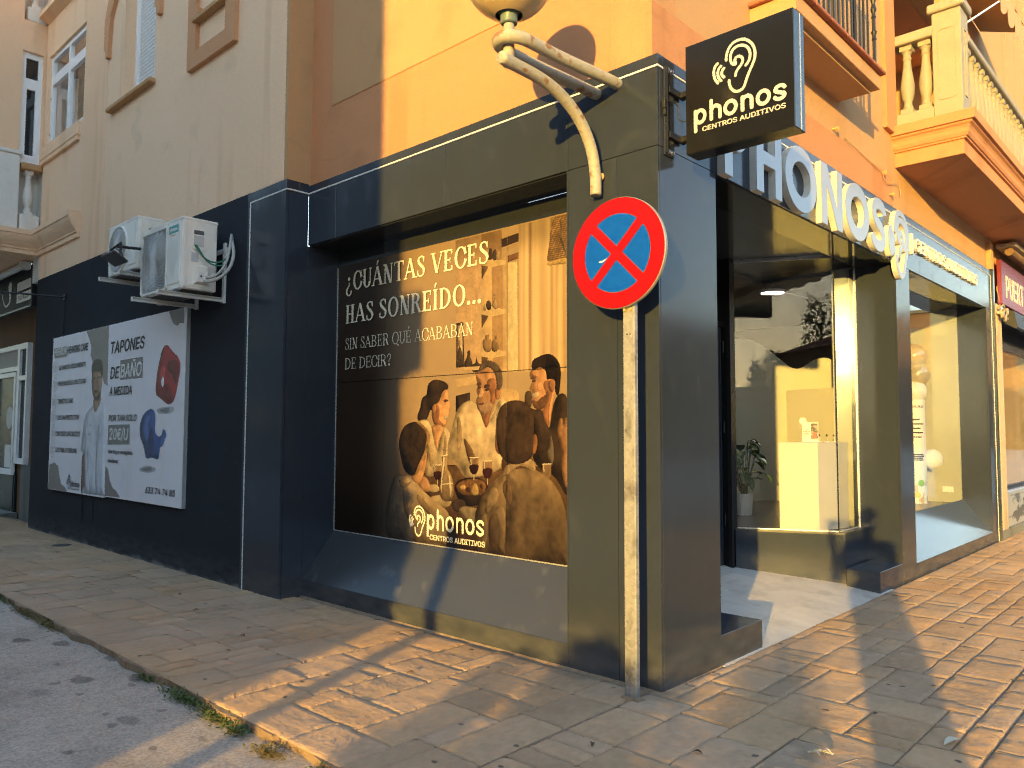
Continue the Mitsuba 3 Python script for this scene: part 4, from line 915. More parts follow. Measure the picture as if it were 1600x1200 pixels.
A1 = aircon('air_conditioner', 'nearer white air conditioner with square fan grille and teal badge', -5.755, -4.825, -.72, -.37, 2.845, 3.535, (-5.44, 3.19), .262, True, 1)
put('badge', bx(-5.10, -4.895, -.7305, -.7285, 3.40, 3.475), 'mat_teal', parent=A1)
put('badge_lettering', prismA(fit(text2d('Hisense', 1), -5.08, -4.915, 3.418, 3.458), -.7305, .001), 'mat_trim_white', parent=A1)
put('badge_line', bx(-5.07, -4.95, -.7295, -.7285, 3.375, 3.383), 'mat_rust', parent=A1)
put('hose', sweep(spline([(-4.775, -.50, 2.97), (-4.70, -.44, 2.99), (-4.66, -.37, 3.10), (-4.68, -.32, 3.25), (-4.75, -.27, 3.38), (-4.80, -.24, 3.44)], 40), .0135, 10), 'mat_grey_hose', True, parent=A1)
put('hose', sweep(spline([(-4.775, -.52, 2.93), (-4.67, -.45, 2.945), (-4.60, -.36, 3.05), (-4.63, -.30, 3.22), (-4.74, -.26, 3.35), (-4.80, -.235, 3.42)], 40), .016, 10), 'mat_grey_hose', True, parent=A1)
put('earth_cable', cat([sweep(spline([(-4.82, -.60, 3.28), (-4.79, -.57, 3.22), (-4.76, -.50, 3.14), (-4.71, -.42, 3.12), (-4.68, -.35, 3.17)], 40), .008, 8), sweep(spline([(-4.82, -.585, 3.28), (-4.785, -.55, 3.20), (-4.75, -.48, 3.11), (-4.70, -.40, 3.09), (-4.67, -.33, 3.15)], 40), .008, 8)]), 'mat_green_cable', True, parent=A1)
A2 = aircon('air_conditioner', 'farther white air conditioner with round fan grille behind the black floodlight', -6.765, -5.945, -.70, -.40, 3.20, 3.755, (-6.47, 3.47), .235, False, 2)
put('drain_hose', sweep(spline([(-6.05, -.45, 3.18), (-6.06, -.47, 3.0), (-5.98, -.48, 2.86), (-5.86, -.44, 2.84), (-5.80, -.36, 2.95), (-5.80, -.28, 3.12)], 40), .013, 8), 'mat_grey_hose', True, parent=A2)
put('drain_hose', sweep(spline([(-6.03, -.45, 3.18), (-6.03, -.46, 3.02), (-5.96, -.46, 2.90), (-5.88, -.42, 2.90), (-5.83, -.34, 3.0)], 40), .008, 8), 'mat_green_cable', True, parent=A2)
def bracket(x0, x1, yf, z, zt, label):
    k = thing('wall_bracket', label, 'bracket', 'steel brackets under the air conditioners')
    for x in (x0, x1):
        put('arm', cat([bx(x - .020, x + .020, yf, -.25, z - .030, z - .026), bx(x - .020, x - .016, yf, -.25, z - .030, z + .012), bx(x - .02, x + .02, yf, -.25, z + .008, z + .012), bx(x - .02, x + .02, yf, yf + .004, z - .03, z + .012)]), 'mat_trim_white', parent=k)
        put('upright', cat([bx(x - .024, x + .024, -.252, -.226, z - .04, zt, .004)]), 'mat_trim_white', parent=k)
    put('rail', bx(x0 - .05, x1 + .05, -.236, -.225, zt - .10, zt - .05, .002), 'mat_trim_white', parent=k)
bracket(-5.53, -4.93, -.90, 2.806, 3.38, 'pale steel bracket carrying the nearer air conditioner')
bracket(-6.62, -6.06, -.84, 3.160, 3.66, 'pale steel bracket carrying the farther air conditioner')
# floodlight on an arm
fl = thing('floodlight', 'black floodlight on a long wall arm in front of the farther air conditioner', 'floodlight')
put('arm', sweep([(-5.85, -.225, 3.41), (-5.85, -.60, 3.39), (-5.85, -.95, 3.37)], .015, 8), 'mat_black_metal', parent=fl)
put('yoke', sweep([(-5.97, -.95, 3.25), (-5.97, -.95, 3.355), (-5.72, -.95, 3.385), (-5.72, -.95, 3.27)], .012, 6), 'mat_black_metal', parent=fl)
tilt = trimesh.transformations.rotation_matrix(math.radians(-32), (1, 0, 0))
hm = bx(-.16, .16, -.085, .085, -.014, .014, .006); hm.apply_transform(tilt); hm.apply_translation((-5.85, -.96, 3.24))
put('head', hm, 'mat_black_metal', parent=fl)
hm = cat([bx(-.13 + i * .03, -.122 + i * .03, -.06, .06, .014, .03) for i in range(9)]); hm.apply_transform(tilt); hm.apply_translation((-5.85, -.96, 3.24))
put('cooling_fins', hm, 'mat_black_metal', parent=fl)
put('cable', sweep(spline([(-5.85, -.91, 3.26), (-5.89, -.88, 3.32), (-5.92, -.92, 3.36), (-5.87, -.94, 3.38)], 20), .005, 6), 'mat_black_plastic', True, parent=fl)
f2 = thing('floodlight', 'black floodlight on a thin arm above the left end of the billboard', 'floodlight')
put('arm', sweep([(-9.72, -.225, 3.385), (-9.95, -.70, 3.40), (-10.15, -1.10, 3.41)], .013, 8), 'mat_black_metal', parent=f2)
put('wall_foot', bx(-9.75, -9.69, -.245, -.224, 3.34, 3.43, .004), 'mat_black_metal', parent=f2)
put('cable', sweep(spline([(-9.72, -.24, 3.37), (-9.735, -.235, 3.1), (-9.75, -.232, 2.86)], 20), .006, 6), 'mat_black_plastic', True, parent=f2)
put('junction_box', bx(-10.16, -10.02, -.26, -.224, 2.68, 2.84, .006), 'mat_dark_paint', parent=f2)
hm = bx(-.14, .14, -.07, .07, -.014, .014, .006); hm.apply_transform(trimesh.transformations.rotation_matrix(math.radians(-30), (1, 0, 0))); hm.apply_translation((-10.17, -1.12, 3.34))
put('head', hm, 'mat_black_metal', parent=f2)
# printed figures of the window poster: (part, ink, outline kind, outline in metres on the poster)
ART = [
('room','wall_lit','p',[[-2.135,3.165],[-1.851,3.141],[-1.833,3.064],[-1.833,1.961],[-2.122,1.976]]),
('room','niche','p',[[-1.833,3.064],[-1.613,3.049],[-1.591,1.949],[-1.828,1.961]]),
('room','wall_lit2','p',[[-1.832,2.915],[-1.721,2.91],[-1.706,1.955],[-1.828,1.961]]),
('room','beam','s',[[-1.86,3.136],[-1.765,3.156],[-0.971,3.143],[-0.971,3.205],[-1.404,3.213],[-1.8,3.206],[-1.863,3.162]]),
('room','beam','p',[[-1.747,3.079],[-1.342,3.101],[-0.971,3.115],[-0.971,3.143],[-1.342,3.142],[-1.756,3.105]]),
('room','beam_lit','p',[[-1.795,3.096],[-1.342,3.118],[-0.971,3.137],[-0.971,3.144],[-1.342,3.13],[-1.799,3.113]]),
('room','curtain','p',[[-1.436,3.107],[-0.971,3.137],[-0.973,1.918],[-1.431,1.941]]),
('room','window','p',[[-1.546,2.775],[-1.45,2.772],[-1.439,1.942],[-1.542,1.947]]),
('room','post','p',[[-1.596,2.89],[-1.427,2.916],[-1.427,2.887],[-1.563,2.873],[-1.55,1.947],[-1.591,1.949]]),
('room','beam','p',[[-1.616,2.971],[-1.435,2.988],[-1.435,2.923],[-1.612,2.904]]),
('room','lintel','p',[[-1.547,2.828],[-1.435,2.841],[-1.434,2.793],[-1.546,2.781]]),
('room','shelf','p',[[-1.835,2.823],[-1.72,2.843],[-1.571,2.796],[-1.571,2.769],[-1.728,2.765],[-1.834,2.798]]),
('room','bracket','p',[[-1.831,2.798],[-1.754,2.774],[-1.827,2.686]]),
('room','shelf','p',[[-1.832,2.432],[-1.718,2.457],[-1.569,2.417],[-1.569,2.39],[-1.726,2.379],[-1.831,2.408]]),
('room','bracket','p',[[-1.828,2.407],[-1.751,2.388],[-1.824,2.297]]),
('room','shelf','p',[[-1.829,2.103],[-1.716,2.131],[-1.567,2.098],[-1.567,2.07],[-1.724,2.054],[-1.829,2.079]]),
('room','bracket','p',[[-1.825,2.078],[-1.749,2.062],[-1.821,1.969]]),
('room','vase_dark','s',[[-1.754,2.878],[-1.746,2.914],[-1.726,2.917],[-1.709,2.871],[-1.709,2.835],[-1.754,2.832]]),
('room','vase_dark','s',[[-1.709,2.859],[-1.695,2.9],[-1.675,2.896],[-1.665,2.852],[-1.668,2.819],[-1.705,2.824]]),
('room','vase','s',[[-1.665,2.852],[-1.655,2.897],[-1.639,2.894],[-1.632,2.847],[-1.635,2.816],[-1.662,2.818]]),
('room','vase','s',[[-1.699,2.446],[-1.706,2.483],[-1.691,2.512],[-1.693,2.548],[-1.677,2.546],[-1.676,2.51],[-1.656,2.478],[-1.663,2.433]]),
('room','vase_dark','s',[[-1.763,2.441],[-1.777,2.485],[-1.752,2.51],[-1.723,2.479],[-1.729,2.437]]),
('room','vase','s',[[-1.801,2.435],[-1.808,2.464],[-1.794,2.483],[-1.78,2.461],[-1.782,2.433]]),
('room','vase_mid','s',[[-1.788,2.116],[-1.812,2.16],[-1.809,2.202],[-1.784,2.219],[-1.789,2.237],[-1.742,2.236],[-1.745,2.215],[-1.716,2.195],[-1.707,2.152],[-1.732,2.11]]),
('room','vase_mid','s',[[-1.704,2.11],[-1.714,2.153],[-1.699,2.194],[-1.681,2.204],[-1.685,2.226],[-1.658,2.224],[-1.658,2.203],[-1.638,2.177],[-1.638,2.136],[-1.661,2.107]]),
('room','frame_dark','p',[[-2.115,2.364],[-2.035,2.367],[-2.017,2.008],[-2.115,2.003]]),
('room','frame_pic','p',[[-2.1,2.344],[-2.053,2.346],[-2.032,2.058],[-2.097,2.056]]),
('room','vase_dark','s',[[-2.09,2.061],[-2.095,2.137],[-2.073,2.173],[-2.051,2.134],[-2.032,2.058]]),
('room','skin_dim','s',[[-2.091,2.18],[-2.095,2.218],[-2.077,2.223],[-2.066,2.203],[-2.073,2.175]]),
('room','vase_dark','s',[[-1.999,1.982],[-2.014,2.045],[-1.986,2.092],[-1.983,2.129],[-1.955,2.13],[-1.951,2.09],[-1.929,2.04],[-1.939,1.981]]),
('room','vase_dark','s',[[-1.932,1.972],[-1.936,2.015],[-1.891,2.037],[-1.881,2.134],[-1.866,2.036],[-1.825,2.009],[-1.842,1.964]]),
('room','mantel','p',[[-2.122,2.003],[-1.825,2.003],[-1.825,1.973],[-2.122,1.976]]),
('room','lamp','s',[[-1.148,2.728],[-1.137,2.828],[-1.123,2.94],[-1.093,3.026],[-1.043,3.078],[-0.971,3.104],[-0.972,2.713],[-1.057,2.728]]),
('room','lamp_rim','s',[[-1.156,2.708],[-1.13,2.725],[-1.057,2.728],[-0.972,2.724],[-0.972,2.69],[-1.057,2.692],[-1.13,2.695]]),
('room','lamp_hi','s',[[-1.025,3.013],[-1.014,2.966],[-1.021,2.911],[-1.003,2.84],[-0.979,2.769],[-0.988,2.771],[-1.017,2.837],[-1.034,2.913],[-1.025,2.966],[-1.034,3.009]]),
('room','mantel','p',[[-2.119,1.912],[-1.872,1.93],[-1.872,1.865],[-2.118,1.844]]),
('room','hearth','p',[[-2.115,1.776],[-1.951,1.801],[-1.95,1.661],[-2.114,1.641]]),
('room','wall_lit2','s',[[-1.608,1.805],[-1.492,1.808],[-1.435,1.785],[-1.435,1.715],[-1.588,1.719]]),
('room','vase_dark','s',[[-1.36,1.686],[-1.369,1.742],[-1.351,1.789],[-1.305,1.781],[-1.296,1.712],[-1.314,1.672]]),
('table','table','p',[[-2.533,1.132],[-2.233,1.22],[-1.825,1.233],[-1.586,1.213],[-1.109,1.256],[-0.964,1.183],[-0.965,0.565],[-2.293,0.571],[-2.493,0.811]]),
('figure','hair_dark','s',[[-2.398,1.914],[-2.459,1.872],[-2.477,1.799],[-2.529,1.769],[-2.552,1.694],[-2.589,1.616],[-2.564,1.572],[-2.474,1.587],[-2.418,1.669],[-2.381,1.66],[-2.308,1.736],[-2.281,1.793],[-2.223,1.828],[-2.205,1.861],[-2.26,1.899],[-2.333,1.916]]),
('figure','skin_warm','s',[[-2.281,1.799],[-2.227,1.831],[-2.204,1.797],[-2.195,1.745],[-2.174,1.684],[-2.191,1.663],[-2.193,1.624],[-2.215,1.59],[-2.233,1.544],[-2.296,1.522],[-2.37,1.552],[-2.404,1.645],[-2.377,1.709],[-2.317,1.736]]),
('figure','skin_shadow','s',[[-2.395,1.691],[-2.342,1.709],[-2.307,1.667],[-2.306,1.583],[-2.26,1.544],[-2.296,1.522],[-2.375,1.552],[-2.408,1.645]]),
('figure','brow','s',[[-2.258,1.747],[-2.206,1.748],[-2.206,1.738],[-2.258,1.735]]),
('figure','mouth_white','s',[[-2.256,1.61],[-2.204,1.621],[-2.209,1.6],[-2.247,1.588]]),
('figure','ear','s',[[-2.395,1.699],[-2.365,1.714],[-2.353,1.667],[-2.38,1.632],[-2.399,1.66]]),
('figure','shirt_cream','s',[[-2.574,1.569],[-2.474,1.587],[-2.402,1.522],[-2.337,1.338],[-2.286,1.499],[-2.226,1.522],[-2.174,1.461],[-2.19,1.341],[-2.233,1.205],[-2.3,1.142],[-2.474,1.135],[-2.469,1.274],[-2.51,1.459]]),
('figure','skin_warm','s',[[-2.393,1.537],[-2.264,1.528],[-2.304,1.43],[-2.335,1.335],[-2.373,1.43]]),
('figure','fold','s',[[-2.462,1.475],[-2.414,1.368],[-2.388,1.215],[-2.411,1.199],[-2.442,1.336]]),
('figure','fold','s',[[-2.236,1.461],[-2.217,1.371],[-2.256,1.249],[-2.253,1.37]]),
('figure','shirt_check','s',[[-1.972,1.734],[-1.871,1.708],[-1.777,1.579],[-1.687,1.65],[-1.624,1.737],[-1.54,1.701],[-1.558,1.578],[-1.567,1.353],[-1.586,1.241],[-1.744,1.164],[-1.907,1.136],[-2.013,1.139],[-2.089,1.21],[-2.201,1.296],[-2.191,1.431],[-2.152,1.537],[-2.088,1.671]]),
('figure','fold_dark','s',[[-1.994,1.345],[-2.016,1.433],[-1.969,1.404],[-1.867,1.232],[-1.929,1.23]]),
('figure','fold','s',[[-2.083,1.611],[-2.038,1.477],[-2.08,1.343],[-2.099,1.477]]),
('figure','fold','s',[[-1.647,1.649],[-1.626,1.507],[-1.665,1.351],[-1.666,1.507]]),
('figure','skin_mid','s',[[-1.873,1.952],[-1.79,1.982],[-1.689,1.965],[-1.644,1.877],[-1.656,1.792],[-1.667,1.735],[-1.707,1.664],[-1.746,1.55],[-1.77,1.522],[-1.828,1.623],[-1.864,1.682],[-1.879,1.737],[-1.861,1.769],[-1.878,1.813],[-1.859,1.854],[-1.88,1.899]]),
('figure','skin_shadow','s',[[-1.759,1.882],[-1.668,1.892],[-1.652,1.792],[-1.677,1.721],[-1.717,1.657],[-1.746,1.543],[-1.77,1.522],[-1.797,1.579],[-1.747,1.68],[-1.723,1.765],[-1.748,1.824]]),
('figure','ear','s',[[-1.664,1.824],[-1.624,1.831],[-1.612,1.783],[-1.643,1.735],[-1.667,1.749]]),
('figure','hair_grey','s',[[-1.848,1.959],[-1.836,2.009],[-1.77,2.042],[-1.689,2.026],[-1.625,1.979],[-1.597,1.904],[-1.605,1.83],[-1.644,1.806],[-1.662,1.878],[-1.689,1.951],[-1.77,1.987]]),
('figure','brow','s',[[-1.872,1.865],[-1.826,1.873],[-1.822,1.858],[-1.868,1.851]]),
('figure','brow','s',[[-1.793,1.847],[-1.732,1.855],[-1.728,1.84],[-1.789,1.831]]),
('figure','eye','s',[[-1.861,1.839],[-1.83,1.842],[-1.83,1.829],[-1.859,1.827]]),
('figure','eye','s',[[-1.785,1.819],[-1.74,1.826],[-1.74,1.812],[-1.781,1.807]]),
('figure','skin_light','s',[[-1.826,1.834],[-1.801,1.811],[-1.805,1.765],[-1.838,1.751],[-1.854,1.769],[-1.838,1.798]]),
('figure','beard_grey','s',[[-1.871,1.711],[-1.829,1.725],[-1.778,1.716],[-1.727,1.722],[-1.697,1.679],[-1.747,1.636],[-1.808,1.63],[-1.854,1.66]]),
('figure','mouth_dark','s',[[-1.858,1.708],[-1.809,1.715],[-1.788,1.706],[-1.829,1.696]]),
('figure','shirt_black','s',[[-1.345,1.683],[-1.278,1.655],[-1.197,1.643],[-1.135,1.521],[-1.1,1.654],[-1.04,1.757],[-0.962,1.724],[-0.963,1.054],[-1.057,1.153],[-1.196,1.22],[-1.286,1.305],[-1.295,1.481]]),
('figure','skin_warm','s',[[-1.313,1.932],[-1.233,1.958],[-1.151,1.935],[-1.105,1.868],[-1.071,1.853],[-1.077,1.787],[-1.1,1.668],[-1.144,1.535],[-1.197,1.643],[-1.247,1.657],[-1.287,1.696],[-1.298,1.733],[-1.29,1.764],[-1.32,1.806],[-1.294,1.86],[-1.315,1.894]]),
('figure','skin_shadow','s',[[-1.183,1.845],[-1.123,1.856],[-1.1,1.761],[-1.126,1.668],[-1.144,1.535],[-1.188,1.64],[-1.158,1.709],[-1.165,1.777]]),
('figure','hair_black','s',[[-1.298,1.959],[-1.287,2.013],[-1.233,2.037],[-1.144,2.053],[-1.07,2.019],[-1.029,1.955],[-1.029,1.832],[-1.053,1.749],[-1.077,1.798],[-1.077,1.854],[-1.116,1.871],[-1.151,1.868],[-1.165,1.928],[-1.226,1.958],[-1.276,1.947]]),
('figure','ear','s',[[-1.133,1.856],[-1.095,1.868],[-1.074,1.84],[-1.095,1.78],[-1.126,1.789]]),
('figure','beard_dark','s',[[-1.29,1.723],[-1.251,1.711],[-1.211,1.737],[-1.165,1.76],[-1.144,1.789],[-1.133,1.749],[-1.165,1.682],[-1.211,1.654],[-1.254,1.657],[-1.287,1.687]]),
('figure','mouth_white','s',[[-1.298,1.764],[-1.233,1.776],[-1.24,1.749],[-1.28,1.736]]),
('figure','brow','s',[[-1.313,1.88],[-1.276,1.895],[-1.247,1.891],[-1.273,1.878]]),
('figure','eye','s',[[-1.294,1.863],[-1.26,1.869],[-1.262,1.859],[-1.291,1.854]]),
('figure','cheek','s',[[-1.24,1.847],[-1.197,1.838],[-1.2,1.798],[-1.236,1.792]]),
('figure','fold_hi','s',[[-1.117,1.481],[-1.091,1.389],[-1.1,1.256],[-1.135,1.308],[-1.144,1.361],[-1.126,1.388]]),
('figure','skin_mid','s',[[-1.04,1.574],[-1.009,1.587],[-0.996,1.534],[-0.979,1.589],[-0.962,1.584],[-0.963,1.105],[-1.006,1.181],[-1.023,1.364],[-1.048,1.482]]),
('figure','plate','s',[[-2.472,1.027],[-2.414,1.053],[-2.322,1.05],[-2.298,1.021],[-2.39,0.993]]),
('figure','plate','s',[[-2.412,0.939],[-2.298,0.976],[-2.163,0.954],[-2.163,0.909],[-2.297,0.882]]),
('figure','hand','s',[[-2.568,1.061],[-2.497,1.118],[-2.426,1.068],[-2.413,1.007],[-2.496,0.995]]),
('figure','pan','s',[[-2.116,1.046],[-2.088,1.091],[-1.992,1.125],[-1.866,1.133],[-1.773,1.106],[-1.743,1.058],[-1.782,0.963],[-1.905,0.912],[-2.032,0.925],[-2.098,0.987]]),
('figure','food','s',[[-2.103,1.054],[-2.056,1.093],[-1.949,1.12],[-1.824,1.118],[-1.767,1.085],[-1.793,1.019],[-1.906,0.996],[-2.033,0.999]]),
('figure','food_hi','s',[[-1.927,1.012],[-1.917,1.07],[-1.886,1.094],[-1.855,1.066],[-1.848,1.009],[-1.889,0.997]]),
('figure','food_hi','s',[[-2.055,1.049],[-2.012,1.073],[-1.991,1.052],[-2.023,1.033]]),
('figure','food_dk','s',[[-1.991,1.03],[-1.949,1.054],[-1.938,1.019]]),
('figure','food_dk','s',[[-1.834,1.075],[-1.804,1.083],[-1.808,1.047]]),
('figure','bowl','s',[[-2.145,0.911],[-2.119,0.945],[-2.033,0.956],[-1.99,0.928],[-2.006,0.876],[-2.086,0.853],[-2.129,0.867]]),
('figure','napkin','s',[[-2.064,0.872],[-2.011,0.905],[-1.905,0.9],[-1.823,0.875],[-1.863,0.8],[-1.989,0.805]]),
('figure','glass_tint','p',[[-1.949,1.287],[-1.848,1.29],[-1.85,1.203],[-1.877,1.162],[-1.917,1.16],[-1.945,1.2]]),
('figure','wine','s',[[-1.947,1.222],[-1.849,1.229],[-1.853,1.195],[-1.877,1.162],[-1.917,1.16],[-1.943,1.191]]),
('figure','glass_hi','p',[[-1.949,1.29],[-1.848,1.296],[-1.848,1.287],[-1.949,1.282]]),
('figure','glass_hi','p',[[-1.938,1.279],[-1.928,1.279],[-1.925,1.23],[-1.934,1.229]]),
('figure','glass_hi','p',[[-1.901,1.161],[-1.893,1.161],[-1.893,1.112],[-1.901,1.112]]),
('figure','glass_tint','p',[[-1.801,1.265],[-1.7,1.268],[-1.702,1.179],[-1.729,1.136],[-1.77,1.134],[-1.798,1.175]]),
('figure','wine','s',[[-1.799,1.198],[-1.701,1.206],[-1.704,1.17],[-1.729,1.136],[-1.77,1.134],[-1.796,1.166]]),
('figure','glass_hi','p',[[-1.801,1.268],[-1.7,1.274],[-1.7,1.265],[-1.801,1.26]]),
('figure','glass_hi','p',[[-1.791,1.257],[-1.781,1.257],[-1.778,1.206],[-1.787,1.206]]),
('figure','glass_hi','p',[[-1.753,1.135],[-1.745,1.135],[-1.745,1.085],[-1.753,1.084]]),
('figure','glass_tint','p',[[-2.374,1.215],[-2.275,1.218],[-2.276,1.137],[-2.303,1.098],[-2.342,1.096],[-2.37,1.133]]),
('figure','wine','s',[[-2.371,1.153],[-2.275,1.161],[-2.278,1.129],[-2.303,1.098],[-2.342,1.096],[-2.367,1.125]]),
('figure','glass_hi','p',[[-2.374,1.218],[-2.275,1.224],[-2.275,1.215],[-2.374,1.209]]),
('figure','glass_hi','p',[[-2.363,1.206],[-2.354,1.207],[-2.35,1.161],[-2.359,1.161]]),
('figure','glass_hi','p',[[-2.327,1.096],[-2.318,1.097],[-2.317,1.051],[-2.326,1.05]]),
('figure','glass_tint','p',[[-1.193,1.26],[-1.109,1.263],[-1.111,1.183],[-1.134,1.145],[-1.167,1.144],[-1.191,1.18]]),
('figure','glass_hi','p',[[-1.193,1.263],[-1.109,1.268],[-1.109,1.26],[-1.193,1.255]]),
('figure','glass_hi','p',[[-1.184,1.252],[-1.176,1.253],[-1.174,1.207],[-1.181,1.207]]),
('figure','glass_hi','p',[[-1.154,1.144],[-1.147,1.145],[-1.147,1.1],[-1.154,1.099]]),
('figure','carafe','s',[[-2.268,1.294],[-2.201,1.303],[-2.206,1.221],[-2.154,1.133],[-2.125,1.045],[-2.137,0.955],[-2.207,0.929],[-2.279,0.954],[-2.292,1.052],[-2.277,1.143],[-2.26,1.219]]),
('figure','glass_hi','p',[[-2.252,1.287],[-2.239,1.287],[-2.242,1.219],[-2.263,1.098],[-2.271,0.992],[-2.285,1.037],[-2.273,1.143],[-2.256,1.219]]),
('figure','glass_hi','p',[[-2.188,1.146],[-2.17,1.132],[-2.151,1.029],[-2.163,0.961],[-2.173,1.028]]),
('figure','glass_hi','p',[[-2.273,1.297],[-2.198,1.308],[-2.198,1.299],[-2.272,1.288]]),
('figure','glass_hi','p',[[-2.281,1.067],[-2.138,1.082],[-2.136,1.071],[-2.281,1.057]]),
('figure','shirt_boy','s',[[-2.875,1.103],[-2.799,1.118],[-2.654,1.112],[-2.532,1.024],[-2.424,0.961],[-2.297,0.9],[-2.179,0.827],[-2.194,0.744],[-2.225,0.563],[-2.572,0.554],[-2.87,0.559],[-2.973,0.594],[-2.993,0.773],[-2.954,0.937]]),
('figure','shirt_boy_sh','s',[[-2.875,1.103],[-2.841,1.056],[-2.902,0.892],[-2.873,0.734],[-2.89,0.561],[-2.973,0.594],[-2.993,0.773],[-2.954,0.937]]),
('figure','fold_boy','s',[[-2.752,1.013],[-2.676,0.954],[-2.699,0.827],[-2.647,0.706],[-2.723,0.793],[-2.762,0.917]]),
('figure','fold_boy','s',[[-2.579,0.959],[-2.435,0.891],[-2.296,0.81],[-2.318,0.778],[-2.481,0.842],[-2.566,0.914]]),
('figure','fold_boy','s',[[-2.816,1.073],[-2.752,1.052],[-2.653,1.065],[-2.727,1.014],[-2.802,1.026]]),
('figure','skin_warm','s',[[-2.611,1.129],[-2.544,1.194],[-2.483,1.289],[-2.458,1.313],[-2.464,1.228],[-2.495,1.134],[-2.556,1.054],[-2.654,1.102]]),
('figure','hair_boy','s',[[-2.662,1.566],[-2.751,1.534],[-2.81,1.457],[-2.824,1.369],[-2.797,1.273],[-2.76,1.179],[-2.679,1.123],[-2.615,1.129],[-2.578,1.193],[-2.526,1.272],[-2.484,1.335],[-2.442,1.398],[-2.427,1.46],[-2.458,1.509],[-2.528,1.553],[-2.598,1.572]]),
('figure','hair_rim','s',[[-2.598,1.572],[-2.528,1.553],[-2.458,1.509],[-2.427,1.46],[-2.442,1.395],[-2.484,1.335],[-2.462,1.429],[-2.479,1.487],[-2.54,1.531]]),
('figure','ear','s',[[-2.554,1.209],[-2.526,1.257],[-2.502,1.239],[-2.515,1.187],[-2.543,1.166]]),
('figure','jacket','s',[[-1.585,1.171],[-1.49,1.209],[-1.359,1.228],[-1.246,1.214],[-1.109,1.148],[-1.023,1.05],[-0.973,0.924],[-0.962,0.563],[-1.213,0.542],[-1.544,0.564],[-1.83,0.575],[-1.883,0.77],[-1.874,0.871],[-1.819,0.961],[-1.713,1.088]]),
('figure','fold_jk','s',[[-1.742,1.008],[-1.663,1.069],[-1.624,1.015],[-1.682,0.927],[-1.751,0.866],[-1.772,0.921]]),
('figure','fold_jk','s',[[-1.662,0.9],[-1.584,0.934],[-1.555,0.797],[-1.582,0.601],[-1.631,0.61],[-1.622,0.764]]),
('figure','fold_jk','s',[[-1.822,0.832],[-1.772,0.864],[-1.741,0.754],[-1.77,0.61],[-1.804,0.62],[-1.801,0.734]]),
('figure','fold_jkd','s',[[-1.585,1.073],[-1.547,1.131],[-1.489,1.05],[-1.507,0.939],[-1.555,0.991]]),
('figure','fold_jkd','s',[[-1.721,0.826],[-1.682,0.857],[-1.661,0.733],[-1.68,0.605],[-1.71,0.616]]),
('figure','neck','s',[[-1.586,1.297],[-1.304,1.311],[-1.286,1.25],[-1.471,1.21],[-1.566,1.172]]),
('figure','collar','s',[[-1.585,1.157],[-1.557,1.228],[-1.471,1.265],[-1.304,1.296],[-1.259,1.214],[-1.359,1.237],[-1.471,1.21]]),
('figure','ear_dark','s',[[-1.665,1.436],[-1.65,1.465],[-1.622,1.409],[-1.615,1.324],[-1.649,1.337]]),
('figure','ear_dark','s',[[-1.286,1.454],[-1.254,1.473],[-1.239,1.427],[-1.259,1.339],[-1.29,1.331]]),
('figure','hair_back','s',[[-1.643,1.607],[-1.596,1.688],[-1.492,1.724],[-1.379,1.714],[-1.305,1.661],[-1.272,1.576],[-1.275,1.467],[-1.282,1.359],[-1.308,1.297],[-1.396,1.258],[-1.49,1.251],[-1.567,1.28],[-1.625,1.338],[-1.654,1.465]])]
